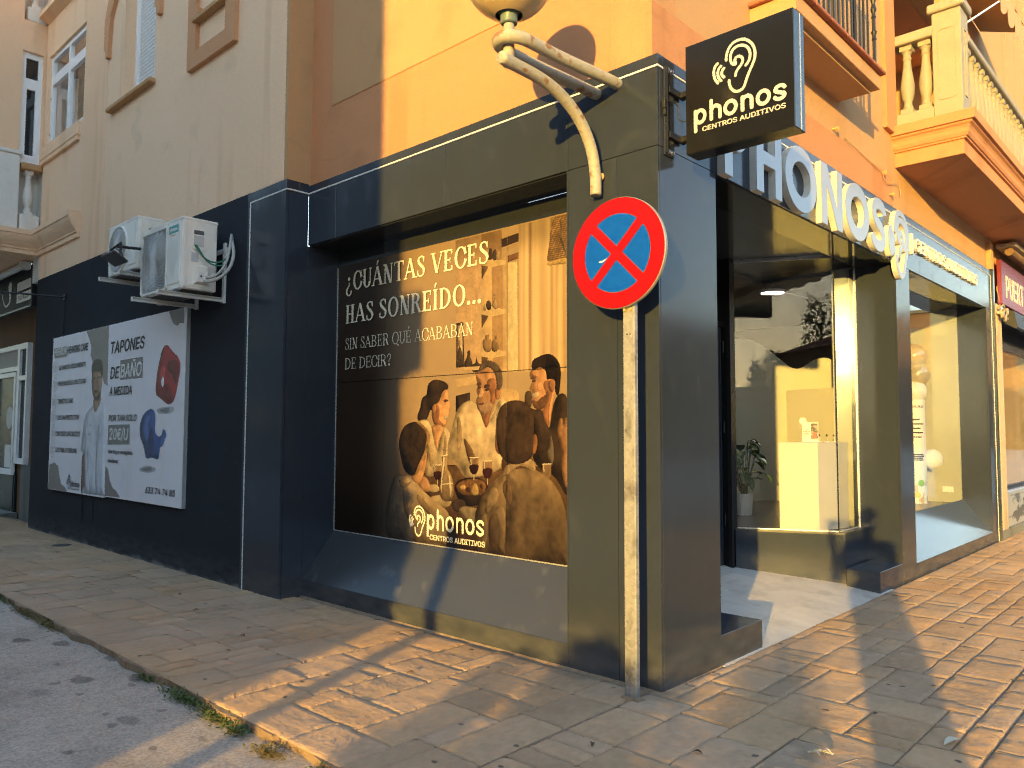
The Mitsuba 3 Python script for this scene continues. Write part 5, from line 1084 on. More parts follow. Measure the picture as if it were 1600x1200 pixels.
# printed figures of the wall billboard
BILL = [
('wave_print','taupe','p',[[-8.71,2.807],[-7.914,2.815],[-7.891,2.041],[-8.013,2.079],[-8.096,2.194],[-8.286,2.26],[-8.435,2.372],[-8.521,2.469],[-8.506,2.585],[-8.594,2.696]]),
('wave_print','taupe','p',[[-10.008,0.993],[-9.798,1.03],[-9.628,0.981],[-9.57,0.861],[-9.484,0.743],[-9.321,0.703],[-9.201,0.643],[-10.043,0.635]]),
('wave_print','taupe','p',[[-7.87,1.044],[-7.773,1.0],[-7.71,0.873],[-7.617,0.791],[-7.473,0.746],[-7.374,0.682],[-7.883,0.673]]),
('wave_print','taupe','p',[[-6.156,2.824],[-5.769,2.826],[-5.765,2.639],[-5.856,2.653],[-5.92,2.626],[-6.019,2.655],[-6.096,2.734]]),
('man_print','skin_arm','s',[[-8.675,1.175],[-8.55,1.223],[-8.551,0.971],[-8.566,0.742],[-8.674,0.656],[-8.706,0.966]]),
('man_print','tunic','p',[[-8.355,1.813],[-8.173,1.855],[-7.942,1.821],[-7.907,1.698],[-7.859,0.67],[-8.675,0.663],[-8.571,0.788],[-8.569,1.154],[-8.759,1.219],[-8.689,1.569],[-8.599,1.707]]),
('man_print','tunic_sh','s',[[-8.128,1.567],[-8.049,1.433],[-8.12,1.165],[-8.046,0.703],[-8.136,0.698],[-8.205,1.163]]),
('man_print','tunic_sh','s',[[-8.611,1.568],[-8.502,1.385],[-8.526,1.109],[-8.409,0.705],[-8.511,0.7],[-8.603,1.107]]),
('man_print','skin_neck','s',[[-8.349,1.886],[-8.094,1.913],[-8.112,1.847],[-8.284,1.721],[-8.355,1.813]]),
('man_print','skin_man','s',[[-8.431,2.21],[-8.285,2.249],[-8.122,2.218],[-8.078,2.126],[-8.091,2.014],[-8.131,1.926],[-8.248,1.87],[-8.351,1.905],[-8.426,2.026]]),
('man_print','skin_manlit','s',[[-8.243,2.201],[-8.121,2.207],[-8.088,2.104],[-8.113,1.993],[-8.164,1.949],[-8.218,2.064]]),
('man_print','hair_man','s',[[-8.444,2.211],[-8.467,2.316],[-8.386,2.387],[-8.25,2.407],[-8.112,2.364],[-8.065,2.249],[-8.092,2.149],[-8.134,2.214],[-8.272,2.244],[-8.395,2.227],[-8.427,2.164]]),
('man_print','hair_man','s',[[-8.396,1.979],[-8.329,1.936],[-8.229,1.924],[-8.123,1.971],[-8.13,1.908],[-8.248,1.861],[-8.35,1.895]]),
('man_print','brow_man','p',[[-8.414,2.163],[-8.302,2.172],[-8.301,2.158],[-8.413,2.147]]),
('man_print','brow_man','p',[[-8.228,2.173],[-8.119,2.177],[-8.117,2.164],[-8.226,2.155]]),
('man_print','brow_man','s',[[-8.36,1.992],[-8.211,1.996],[-8.234,1.974],[-8.333,1.975]]),
('man_print','brow_man','p',[[-8.462,1.554],[-8.438,1.566],[-8.405,1.554],[-8.435,1.543]]),
('man_print','brow_man','p',[[-8.495,1.435],[-8.47,1.447],[-8.438,1.435],[-8.468,1.424]]),
('man_print','tag','p',[[-8.207,1.437],[-8.014,1.451],[-8.012,1.424],[-8.204,1.41]]),
('plug_print','red','s',[[-6.211,2.436],[-6.287,2.396],[-6.349,2.291],[-6.405,2.155],[-6.426,2.057],[-6.435,1.918],[-6.365,1.866],[-6.27,1.834],[-6.129,1.782],[-5.996,1.789],[-5.921,1.864],[-5.869,1.995],[-5.826,2.126],[-5.828,2.221],[-5.898,2.292],[-6.011,2.348],[-6.128,2.418]]),
('plug_print','red_dk','s',[[-6.137,2.22],[-5.894,2.244],[-5.843,2.127],[-5.922,1.997],[-6.016,2.097],[-6.109,2.14]]),
('plug_print','red_hi','s',[[-6.339,2.152],[-6.241,2.206],[-6.2,2.145],[-6.231,2.068],[-6.272,1.991],[-6.333,2.072]]),
('plug_print','red_dk','s',[[-6.281,1.991],[-6.19,2.008],[-6.051,1.944],[-5.998,1.827],[-6.108,1.801],[-6.217,1.872]]),
('plug_print','white','s',[[-6.286,2.061],[-6.232,2.08],[-6.243,1.97],[-6.292,2.012]]),
('plug_print','shade','s',[[-6.392,1.715],[-6.263,1.744],[-6.082,1.748],[-5.939,1.731],[-5.967,1.693],[-6.167,1.672],[-6.333,1.682]]),
('plug_print','shade_dk','s',[[-6.308,1.713],[-6.194,1.731],[-6.058,1.729],[-6.078,1.694],[-6.236,1.689]]),
('plug_print','blue','s',[[-6.546,1.733],[-6.68,1.703],[-6.784,1.643],[-6.845,1.522],[-6.815,1.4],[-6.706,1.28],[-6.64,1.177],[-6.48,1.181],[-6.306,1.178],[-6.269,1.307],[-6.156,1.396],[-6.123,1.435],[-6.154,1.487],[-6.209,1.498],[-6.242,1.444],[-6.324,1.423],[-6.423,1.492],[-6.42,1.581],[-6.436,1.68]]),
('plug_print','blue_hi','s',[[-6.637,1.662],[-6.73,1.582],[-6.742,1.481],[-6.654,1.361],[-6.596,1.441],[-6.62,1.562],[-6.558,1.641]]),
('plug_print','blue_dk','s',[[-6.53,1.521],[-6.446,1.423],[-6.461,1.245],[-6.544,1.203],[-6.59,1.362],[-6.564,1.462]]),
('plug_print','blue_hi','s',[[-6.283,1.365],[-6.17,1.454],[-6.149,1.425],[-6.232,1.308]]),
('plug_print','shade','s',[[-6.827,1.038],[-6.691,1.079],[-6.497,1.086],[-6.363,1.061],[-6.445,1.025],[-6.686,1.011]]),
('plug_print','shade_dk','s',[[-6.747,1.041],[-6.631,1.067],[-6.487,1.07],[-6.47,1.041],[-6.662,1.026]]),
('box_print','taupe_box','p',[[-9.981,2.66],[-9.422,2.658],[-9.42,2.51],[-9.964,2.518]]),
('box_print','taupe_box','p',[[-7.495,2.343],[-6.819,2.346],[-6.81,2.099],[-7.485,2.101]]),
('box_print','taupe_box','p',[[-7.812,1.553],[-7.142,1.559],[-7.133,1.322],[-7.818,1.308]])]
# ---------------------------------------------------------------- serif capitals for the poster headline
def glyph(ch, t, h):
    """One serif capital of unit height: heavy strokes t wide, hair strokes h wide. -> (shape, advance)"""
    sf, sh = .055, .075                                        # serif height and overhang
    def stem(x, w=None, y0=0.0, y1=1.0): w = w or t; return sbox(x, y0, x + w, y1)
    def serif(x0, x1, y): return sbox(x0 - sh, 0 if y == 0 else 1 - sf, x1 + sh, sf if y == 0 else 1)
    def bowl(cx, cy, rx, ry, a0=0, a1=360):
        o = Polygon(np.vstack([arc(cx, cy, rx, ry, a0, a1, 48), [(cx, cy)]])) if a1 - a0 < 360 else Polygon(arc(cx, cy, rx, ry, 0, 360, 56))
        return o.difference(Polygon(arc(cx, cy, max(.02, rx - t), max(.02, ry - h), 0, 360, 56)))
    def diag(x0, y0, x1, y1, w): return Polygon([(x0, y0), (x0 + w, y0), (x1 + w, y1), (x1, y1)])
    acute = lambda x: Polygon([(x, 1.07), (x + .06, 1.07), (x + .20, 1.30), (x + .07, 1.30)])
    U = unary_union
    if ch in 'ÁÉÍÓÚ':
        g, a = glyph('AEIOU'['ÁÉÍÓÚ'.index(ch)], t, h); return U([g, acute(a / 2 - .10)]), a
    if ch == 'I': return U([stem(.1), serif(.1, .1 + t, 0), serif(.1, .1 + t, 1)]), t + .24
    if ch == 'H': return U([stem(.1), stem(.52), sbox(.1, .46, .6, .46 + h), serif(.1, .1 + t, 0), serif(.1, .1 + t, 1), serif(.52, .52 + t, 0), serif(.52, .52 + t, 1)]), .66 + t
    if ch == 'N': return U([stem(.12, h), stem(.62, h), Polygon([(.06, 1), (.06 + t + .04, 1), (.62 + h, 0), (.62 + h - t - .02, 0)]), serif(.12, .12 + h, 0), serif(.06, .12, 1), serif(.62, .62 + h, 1)]), .72 + h
    if ch == 'T': return U([stem(.32), serif(.32, .32 + t, 0), sbox(.04, 1 - h, .60 + t, 1), sbox(.04, .78, .04 + h * .8, 1), sbox(.60 + t - h * .8, .78, .60 + t, 1)]), .66 + t
    if ch == 'E': return U([stem(.1), sbox(.03, 0, .62, h), sbox(.03, 1 - h, .60, 1), sbox(.1, .47, .48, .47 + h), sbox(.62 - h * .8, 0, .62, .24), sbox(.60 - h * .8, .78, .60, 1), sbox(.44, .38, .48, .62)]), .70
    if ch == 'D': return U([stem(.1), serif(.1, .1 + t, 0), serif(.1, .1 + t, 1), bowl(.28, .5, .50, .5).intersection(sbox(.1, -1, 2, 2))]), .86
    if ch == 'B': return U([stem(.1), sbox(.03, 0, .3, h), sbox(.03, 1 - h, .3, 1), bowl(.28, .75, .36, .25).intersection(sbox(.12, .4, 2, 2)), bowl(.28, .26, .42, .27).intersection(sbox(.12, -1, 2, .6))]), .78
    if ch == 'R': return U([stem(.1), serif(.1, .1 + t, 0), sbox(.03, 1 - h, .3, 1), bowl(.28, .74, .37, .26).intersection(sbox(.12, .4, 2, 2)), Polygon([(.36, .50), (.52, .50), (.74, .04), (.80, .04), (.80, 0), (.60, 0)])]), .80
    if ch == 'O': return bowl(.44, .5, .40, .515), .88
    if ch == 'Q': return U([bowl(.44, .5, .40, .515), Polygon([(.40, .04), (.56, .02), (.86, -.20), (.90, -.14), (.62, .06)])]), .88
    if ch == 'C': return U([bowl(.44, .5, .40, .515).difference(Polygon([(.46, .5), (1.2, .82), (1.2, .24)])), sbox(.70, .66, .70 + h * .8, .97)]), .80
    if ch == 'S':
        s = stroke([(.52, .78), (.46, .93), (.32, .97), (.17, .90), (.14, .76), (.22, .62), (.38, .50), (.52, .36), (.54, .20), (.44, .06), (.28, .025), (.14, .08), (.09, .24)], h * 1.05, False, True, 60)
        m = stroke([(.145, .78), (.22, .63), (.38, .50), (.52, .36), (.535, .22)], t * .92, True, True, 30)
        return U([s, m, sbox(.50, .70, .50 + h * .8, .97), sbox(.075, .04, .075 + h * .8, .30)]), .66
    if ch == 'A': return U([diag(.02, 0, .34, 1, h), diag(.64, 0, .30, 1, t), sbox(.16, .30, .66, .30 + h), sbox(-.06, 0, .18, sf), sbox(.54, 0, .74 + t, sf)]), .74 + t * .6
    if ch == 'V': return U([diag(.32, 0, .02, 1, t), diag(.34, 0, .70, 1, h), sbox(-.06, 1 - sf, .12 + t, 1), sbox(.60, 1 - sf, .84, 1)]), .80
    if ch == 'U': return U([sbox(.1, .28, .1 + t, 1), sbox(.62, .28, .62 + h, 1), bowl(.1 + (.52 + h) / 2, .30, (.52 + h) / 2, .315).intersection(sbox(0, -1, 2, .30)), serif(.1, .1 + t, 1), serif(.62, .62 + h, 1)]), .74 + h
    if ch == '.': return Point(.14, .085).buffer(.10), .30
    if ch in '?¿':
        g = U([stroke([(.10, .74), (.13, .92), (.28, .98), (.45, .90), (.48, .74), (.40, .60), (.29, .48), (.27, .30)], h * 1.2, False, True, 40), stroke([(.46, .86), (.475, .72), (.40, .59)], t * .85, True, True, 20), Point(.28, .09).buffer(.095)])
        if ch == '¿': g = affinity.translate(affinity.rotate(g, 180, origin=(.29, .5)), 0, -.26)
        return g, .60
    return None, .34
def serif_line(s, t=.15, h=.06, gap=.03):
    out, x = [], 0.0
    for ch in s:
        g, a = glyph(ch, t, h)
        if g is not None: out.append(affinity.translate(g, x, 0))
        x += a + gap
    return out
def fit_line(gs, x0, x1, zb, H):
    U = unary_union(gs).bounds
    k = (x1 - x0) / (U[2] - U[0])
    return [affinity.affine_transform(g, [k, 0, 0, H, x0 - U[0] * k, zb]) for g in gs]

# ---------------------------------------------------------------- window poster
wp_ = thing('window_poster', 'large warm photographic poster of a family dinner filling the recessed window', 'poster')
PY_ = .335
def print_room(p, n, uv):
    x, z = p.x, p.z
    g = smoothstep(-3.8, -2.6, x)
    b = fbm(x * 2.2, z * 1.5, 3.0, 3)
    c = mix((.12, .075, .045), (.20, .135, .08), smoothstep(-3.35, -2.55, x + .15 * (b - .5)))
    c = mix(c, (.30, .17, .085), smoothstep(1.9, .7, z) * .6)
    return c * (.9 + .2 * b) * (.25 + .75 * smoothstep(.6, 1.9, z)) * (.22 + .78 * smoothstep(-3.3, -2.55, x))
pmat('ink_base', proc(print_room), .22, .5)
rows, cols = [(.56, 1.945), (1.951, 3.20)], [-3.785, -3.055, -1.548, -.695]
for za, zb in rows:
    for i in range(3):
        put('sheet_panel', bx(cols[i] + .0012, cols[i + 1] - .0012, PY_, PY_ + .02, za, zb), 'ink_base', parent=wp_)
put('joint_strip', cat([bx(-3.785, -.695, PY_ + .012, PY_ + .03, .56, 3.2)]), 'mat_dark_joint', parent=wp_)
put('bottom_strip', bx(-3.785, -.695, PY_ - .006, PY_ - .001, .558, .566), 'mat_alu_frame', parent=wp_)
put('side_strip', bx(-3.788, -3.780, PY_ - .006, PY_ - .001, .566, 3.05), 'mat_alu_frame', parent=wp_)
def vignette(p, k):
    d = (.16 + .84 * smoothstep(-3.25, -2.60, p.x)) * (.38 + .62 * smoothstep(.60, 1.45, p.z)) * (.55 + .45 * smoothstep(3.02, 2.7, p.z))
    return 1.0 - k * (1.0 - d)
def ink(name, c, var=.34, fx=17.0, fz=15.0, rough=.26, vg=1.0):
    """Printed ink: a flat colour with photographic mottling; lit adds the picture's own warm light from its right."""
    c = OP(*c); var, fx, fz = OP(var, fx, fz); vg = OP(vg)
    def fn(p, n, uv):
        b = fbm(p.x * fx, p.z * fz, 2.0, 3); f = fbm(p.x * fx * 4, p.z * fz * 4, 5.0, 2)
        g = uv.x
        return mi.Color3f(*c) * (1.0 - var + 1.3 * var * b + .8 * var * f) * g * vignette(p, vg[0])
    pmat('ink_' + name, proc(fn), rough, .5)
def curtain_ink(p, n, uv):
    w = .5 + .5 * dr.sin(p.x * 74 + 2.0 * dr.sin(p.x * 23)); f = fbm(p.x * 22, p.z * .6, 0.0, 3)
    return mix((.17, .10, .05), (.42, .30, .165), dr.clip(.35 * w + .9 * f - .1, 0, 1)) * (1.0 - .45 * smoothstep(2.75, 2.98, p.z + .1 * (p.x + 1.2)))
pmat('ink_curtain', proc(curtain_ink), .26, .5)
def check_ink(p, n, uv):
    k = (.5 + .5 * dr.sin(p.x * 620)) * (.5 + .5 * dr.sin(p.z * 620)); f = fbm(p.x * 12, p.z * 7, 0.0, 3)
    return mix((.13, .088, .05), (.36, .265, .165), dr.clip(f * 1.1 + .12 * k, 0, 1)) * uv.x
pmat('ink_shirt_check', proc(check_ink), .26, .5)
def weave_ink(p, n, uv):
    k = (.5 + .5 * dr.sin(p.x * 500 + p.z * 120)) * (.5 + .5 * dr.sin(p.z * 420))
    return mix((.05, .028, .014), (.30, .17, .07), k * fbm(p.x * 20, p.z * 20, 0.0, 2) * 1.6)
pmat('ink_lamp', proc(weave_ink), .26, .5)
for nm, c, kw in (
    ('wall_lit', (.46, .29, .16), {}), ('niche', (.36, .21, .10), {}), ('wall_lit2', (.52, .34, .17), {}), ('beam', (.075, .042, .022), {}), ('beam_lit', (.34, .20, .10), {}),
    ('window', (.62, .47, .26), dict(var=.35, fx=30)), ('post', (.52, .34, .16), {}), ('lintel', (.22, .10, .045), {}), ('shelf', (.56, .38, .19), {}), ('bracket', (.14, .08, .04), {}),
    ('vase_dark', (.075, .046, .026), {}), ('vase', (.50, .34, .17), {}), ('vase_mid', (.30, .18, .085), {}), ('frame_dark', (.07, .045, .03), {}), ('frame_pic', (.42, .30, .18), {}),
    ('skin_dim', (.30, .18, .10), {}), ('mantel', (.48, .32, .17), {}), ('lamp_rim', (.50, .32, .12), dict(var=.5, fx=60, fz=60)), ('lamp_hi', (.20, .14, .10), {}), ('hearth', (.055, .032, .02), {}),
    ('table', (.13, .066, .03), dict(var=.4, fx=14, fz=22)), ('hair_dark', (.035, .02, .013), dict(var=.5, fx=24, fz=10)), ('skin_warm', (.52, .26, .125), {}), ('skin_shadow', (.30, .125, .06), {}),
    ('brow', (.10, .05, .03), {}), ('mouth_white', (.46, .34, .22), {}), ('ear', (.44, .20, .10), {}), ('shirt_cream', (.56, .40, .24), dict(var=.3)), ('fold', (.36, .235, .13), {}), ('fold_dark', (.15, .08, .04), {}),
    ('skin_mid', (.44, .22, .11), dict(var=.3, fx=22, fz=22)), ('skin_light', (.58, .33, .18), {}), ('hair_grey', (.13, .085, .055), dict(var=.5, fx=40, fz=14)), ('eye', (.07, .035, .02), {}), ('beard_grey', (.34, .20, .12), dict(var=.4, fx=50, fz=50)),
    ('mouth_dark', (.16, .06, .035), {}), ('shirt_black', (.050, .030, .020), dict(var=.4)), ('hair_black', (.022, .013, .009), dict(var=.6, fx=40, fz=30)), ('beard_dark', (.13, .06, .032), dict(var=.4, fx=50, fz=50)),
    ('cheek', (.50, .25, .13), {}), ('fold_hi', (.15, .115, .09), {}), ('plate', (.50, .36, .21), {}), ('hand', (.46, .235, .12), {}), ('pan', (.040, .022, .013), {}), ('food', (.22, .10, .04), dict(var=.7, fx=60, fz=60)),
    ('food_hi', (.60, .38, .15), dict(var=.4, fx=60, fz=60)), ('food_dk', (.08, .035, .018), {}), ('bowl', (.075, .045, .028), {}), ('napkin', (.56, .42, .26), {}), ('glass_tint', (.26, .15, .08), {}), ('wine', (.045, .012, .010), {}),
    ('glass_hi', (.66, .55, .40), {}), ('carafe', (.30, .19, .10), dict(var=.5, fx=30, fz=12)), ('shirt_boy', (.50, .34, .20), dict(var=.3)), ('shirt_boy_sh', (.26, .18, .11), {}), ('fold_boy', (.36, .23, .125), {}),
    ('hair_boy', (.035, .020, .012), dict(var=.6, fx=30, fz=30)), ('hair_rim', (.30, .16, .07), dict(var=.5, fx=40, fz=40)), ('jacket', (.25, .16, .088), dict(var=.3, fx=7, fz=5)), ('jacket_sh', (.105, .055, .030), dict(var=.3)), ('fold_jk', (.33, .22, .13), {}),
    ('fold_jkd', (.17, .10, .055), {}), ('fold_hi2', (.38, .28, .18), {}), ('neck', (.115, .052, .026), {}), ('collar', (.40, .27, .155), {}), ('ear_dark', (.22, .095, .045), {}), ('hair_back', (.062, .035, .021), dict(var=.5, fx=40, fz=24)), ('hair_back_hi', (.20, .125, .075), dict(var=.5, fx=40, fz=30))):
    ink(nm, tuple(.50 * q for q in c), **kw)
frame_ = sbox(-3.780, .570, -.700, 3.045)
part_name = {'room': 'room_print', 'table': 'table_print', 'figure': 'figure_print'}
def modelled(g, r_, grid=.011, amp=1.0):
    """A printed patch with the tone of a photographed round body: light from the picture's right. -> (vertices (u, v), triangles, tone per vertex)"""
    from scipy.spatial import Delaunay
    vs, fs, ts, at = [], [], [], 0
    for q in polys(g):
        b = shapely.segmentize(q, grid); ring = np.vstack([np.asarray(b.exterior.coords)[:-1]] + [np.asarray(h.coords)[:-1] for h in b.interiors])
        x0, y0, x1, y1 = q.bounds
        X, Y = np.meshgrid(np.arange(x0, x1, grid), np.arange(y0, y1, grid)); P = np.c_[X.ravel(), Y.ravel()] + np.array([r_.uniform(-.2, .2) * grid for _ in range(2)])
        inside = shapely.contains(q.buffer(-grid * .45), shapely.points(P)); P = np.vstack([ring, P[inside]])
        f = Delaunay(P).simplices
        c = P[f].mean(1); f = f[shapely.contains(q, shapely.points(c))]
        e1 = P[f[:, 1]] - P[f[:, 0]]; e2 = P[f[:, 2]] - P[f[:, 0]]; fl = e1[:, 0] * e2[:, 1] - e1[:, 1] * e2[:, 0] < 0; f[fl] = f[fl][:, ::-1]
        pt_ = shapely.points(P); ln = shapely.shortest_line(pt_, q.exterior); co = shapely.get_coordinates(ln).reshape(-1, 2, 2)
        o = co[:, 1] - co[:, 0]; d = np.linalg.norm(o, axis=1); R = max(.01, min(.16, .75 * d.max()))
        # on the rim the outward direction is that of the outline's normal, taken from the centre of the patch
        cen = np.array(q.centroid.coords[0]); rim = d < 1e-6; o[rim] = P[rim] - cen; d_ = np.where(rim, np.linalg.norm(o, axis=1), d)
        s = 1 - np.clip(d / R, 0, 1); n2 = o / np.maximum(d_, 1e-9)[:, None] * (s ** 1.5)[:, None]
        nz = np.sqrt(np.maximum(0, 1 - (n2 ** 2).sum(1)))
        Q = np.c_[P * [9, 5], np.full(len(P), q.area * 50)]; fold = meshkit.fbm(Q, 3, 2) - .5; fold2 = meshkit.fbm(np.c_[P * 26, np.zeros(len(P))], 3, 7) - .5
        t = .40 + .85 * np.clip(n2[:, 0] * .72 + n2[:, 1] * .34 + nz * .60, 0, 1) ** 1.15 + amp * (1.15 * fold + .55 * fold2)
        vs.append(P); fs.append(f + at); ts.append(np.clip(t, .18, 1.7)); at += len(P)
    return np.vstack(vs), np.vstack(fs), np.concatenate(ts)
def print_layers(items, key, plane_y, clip, step, names, cut=None, flat=(), amp=1.0):
    r3 = random.Random(9)
    for i, (grp, mat, kind, pts) in enumerate(items):
        g = smooth_poly(pts) if kind == 's' else Polygon(pts).buffer(0)
        g = g.intersection(clip)
        if cut is not None: g = g.difference(cut)
        if g.is_empty: continue
        if mat in flat or grp in flat:
            m = onA(sheet(g), plane_y - .0006 - step * i); a = g.bounds; v = np.array(m.vertices); t = .9 + .2 * (v[:, 0] - a[0]) / (a[2] - a[0])
        else:
            p2, f2_, t = modelled(g, r3, .009 if g.area < .03 else .013, amp); m = onA(trimesh.Trimesh(np.c_[p2, np.zeros(len(p2))], f2_, process=False), plane_y - .0006 - step * i)
        put(names.get(grp, grp), m, mat, parent=key, uv=np.c_[t, t])
joints = unary_union([sbox(c - .0016, .5, c + .0016, 3.3) for c in cols[1:3]] + [sbox(-4, 1.945, 0, 1.951)])
print_layers([(a, 'ink_' + b, c, d) for a, b, c, d in ART], wp_, PY_, frame_, .00006, part_name, joints, ('ink_curtain', 'ink_lamp', 'ink_wall_lit', 'ink_wall_lit2', 'ink_niche', 'ink_window', 'ink_post', 'ink_shelf', 'ink_beam', 'ink_beam_lit', 'ink_glass_hi', 'ink_mantel'))
put('dark_border', bx(-3.780, -.70, PY_ - .0004, PY_ + .0, 3.055, 3.199), 'mat_soffit_gloss', parent=wp_)
LY_ = PY_ - .0105
pmat('ink_cream', (.60, .57, .46), .4, .4)
for s, x0, x1, zb, H, t, h in (('¿CUÁNTAS VECES', -3.64, -1.745, 2.805, .176, .165, .075), ('HAS SONREÍDO...', -3.635, -1.825, 2.499, .173, .165, .075), ('SIN SABER QUÉ ACABABAN', -3.635, -1.915, 2.252, .106, .085, .045), ('DE DECIR?', -3.635, -2.945, 2.068, .104, .085, .045)):
    for g in fit_line(serif_line(s, t, h), x0, x1, zb, H): put('letter', prismA(g, LY_, .0006), 'ink_cream', parent=wp_)
lw = [place(g, 1.165, 1.30, -2.446, .686, .142, 3.337) for g in round_word(.0185)]
for g in lw: put('letter', prismA(g, LY_, .0006), 'ink_cream', parent=wp_)
put('emblem', prismA(unary_union([place(g, .76, .80, -2.675, .618, .2690, 3.4580) for g in logo_ear(.0175)]), LY_, .0006), 'ink_cream', parent=wp_)
put('small_lettering', prismA(fit(text2d('CENTROS AUDITIVOS', 1), -2.408, -1.768, .605, .650), LY_, .0006), 'ink_cream', parent=wp_)

# ---------------------------------------------------------------- wall billboard of two boards
bb = thing('billboard', 'white two-board billboard with ear plugs and a man in white tunic on the dark wall', 'billboard')
pmat('mat_board_white', plaster((.74, .70, .73), .05, .03, 1.0), .5, .4)
BY = -.264
put('board', bx(-10.045, -7.912, BY, -.226, .645, 2.812, .002), 'mat_board_white', parent=bb); put('board', bx(-7.908, -5.700, BY, -.226, .665, 2.812, .002), 'mat_board_white', parent=bb)
put('edge_trim', cat([bx(-5.7015, -5.690, BY - .002, -.225, .665, 2.812)]), 'mat_alu_frame', parent=bb)
for nm, c in (('taupe', (.19, .165, .15)), ('skin_arm', (.17, .085, .055)), ('tunic', (.60, .61, .66)), ('tunic_sh', (.50, .51, .57)), ('skin_neck', (.30, .165, .115)), ('skin_man', (.26, .135, .09)), ('skin_manlit', (.36, .205, .145)), ('hair_man', (.020, .015, .013)), ('brow_man', (.03, .02, .018)), ('tag', (.35, .36, .42)),
    ('red', (.34, .012, .02)), ('red_dk', (.17, .006, .012)), ('red_hi', (.48, .05, .06)), ('white', (.68, .68, .72)), ('shade', (.36, .36, .38)), ('shade_dk', (.17, .17, .18)), ('blue', (.025, .07, .24)), ('blue_hi', (.06, .13, .34)), ('blue_dk', (.012, .03, .12)), ('taupe_box', (.15, .145, .145))):
    ink('b_' + nm, c, .12, 6, 6, rough=.45, vg=0.0)
clipb = sbox(-10.04, .65, -5.703, 2.810)
print_layers([(a, 'ink_b_' + b, c, d) for a, b, c, d in BILL], bb, BY, clipb, .00008, {}, None, ('ink_b_taupe', 'ink_b_taupe_box', 'ink_b_white', 'ink_b_shade', 'ink_b_shade_dk', 'ink_b_tag', 'ink_b_brow_man'), .45)
pmat('ink_black', (.018, .016, .022), .5, .3); pmat('ink_pale', (.66, .64, .60), .5, .3)
def btext(s, x0, x1, zb, zt, mat='ink_black', shear=.16, bold=True, w=.0008):
    g = text2d(s, 1, bold)
    g = affinity.affine_transform(g, [1, shear, 0, 1, 0, 0])
    put('lettering', prismA(fit(g, x0, x1, zb, zt), BY - .0042, w), mat, parent=bb)
btext('PREMIUM', -9.945, -9.44, 2.548, 2.655, 'ink_pale'); btext('HEARING CARE', -9.405, -8.61, 2.545, 2.648)
for s, x0, x1, zb, zt in (('ADVANCED ASSESSMENTS', -9.74, -8.68, 2.332, 2.398), ('PERSONALISED SOLUTIONS', -9.752, -8.65, 2.107, 2.172), ('TINNITUS CARE', -9.747, -9.124, 1.856, 1.923), ('CUSTOM PROTECTION', -9.757, -8.858, 1.628, 1.693), ('CERTIFIED SPECIALISTS', -9.77, -8.80, 1.402, 1.469), ('LIFETIME AFTERCARE', -9.757, -8.90, 1.176, 1.242)):
    btext(s, x0, x1, zb, zt, shear=0)
    zc = (zb + zt) / 2
    pin = Polygon(arc(-9.89, zc, .085, .10, 0, 360, 32)).buffer(.005).difference(Polygon(arc(-9.89, zc, .085, .10, 0, 360, 32)).buffer(-.003))
    ico = unary_union([stroke([(-9.92, zc - .04), (-9.92, zc + .02), (-9.895, zc + .045), (-9.865, zc + .02), (-9.88, zc - .02), (-9.895, zc - .05)], .010), pin])
    put('icon', prismA(ico, BY - .0042, .0006), 'mat_grey_hose', parent=bb)
btext('TAPONES', -7.81, -6.775, 2.440, 2.593); btext('DE', -7.807, -7.51, 2.123, 2.275)
btext('BAÑO', -7.475, -6.835, 2.124, 2.335, 'ink_pale'); btext('A MEDIDA', -7.818, -7.107, 1.915, 2.025); btext('POR TAN SOLO', -7.805, -6.943, 1.596, 1.677)
btext('20€/U', -7.77, -7.176, 1.352, 1.520, 'ink_pale', .08); btext('Ven hoy y recogelos', -7.795, -7.03, 1.185, 1.252); btext('mañana!', -7.79, -7.452, 1.088, 1.138); btext('633 74 74 85', -6.633, -5.855, .778, .852)
put('lettering', prismA(unary_union([place(g, .60, .62, -9.10, .728, .142, 3.337) for g in round_word(.020)]), BY - .0042, .0008), 'ink_black', parent=bb)
put('lettering', prismA(fit(text2d('CENTROS AUDITIVOS', 1), -9.10, -8.755, .690, .706), BY - .0042, .0008), 'ink_black', parent=bb)
put('emblem', prismA(unary_union([place(g, .50, .62, -9.245, .690, .269, 3.458) for g in logo_ear(.018)]), BY - .0042, .0008), 'ink_black', parent=bb)
# ---------------------------------------------------------------- shop at the far left under the balcony
pmat('mat_render_brown', plaster((.20, .12, .07), .2, .1, 4.0), .9, .2)
nb = thing('neighbour_shop', 'small shop with black sign and white framed glass door at the far left', 'shop')
put('wall', bx(-16, -11.05, .16, .30, -.1, 4.25), 'mat_render_brown', parent=nb)
put('grey_base', bx(-12.75, -11.0, .10, .16, -.1, .90), 'mat_render_grey', parent=nb)
put('sign_board', bx(-15.5, -11.62, -.13, -.04, 3.50, 4.17, .006), 'mat_board_black', parent=nb)
put('sign_edge', cat([bx(-15.5, -11.60, -.15, -.04, 3.47, 3.50), bx(-11.63, -11.60, -.15, -.04, 3.47, 4.19)]), 'mat_black_metal', parent=nb)
put('roller_awning', sweep([(-15.5, -.24, 4.13), (-11.75, -.24, 4.13)], .055, 14), 'mat_trim_white', 40, parent=nb)
put('awning_cap', bx(-11.75, -11.60, -.31, -.17, 4.06, 4.185, .01), 'mat_white_paint', parent=nb)
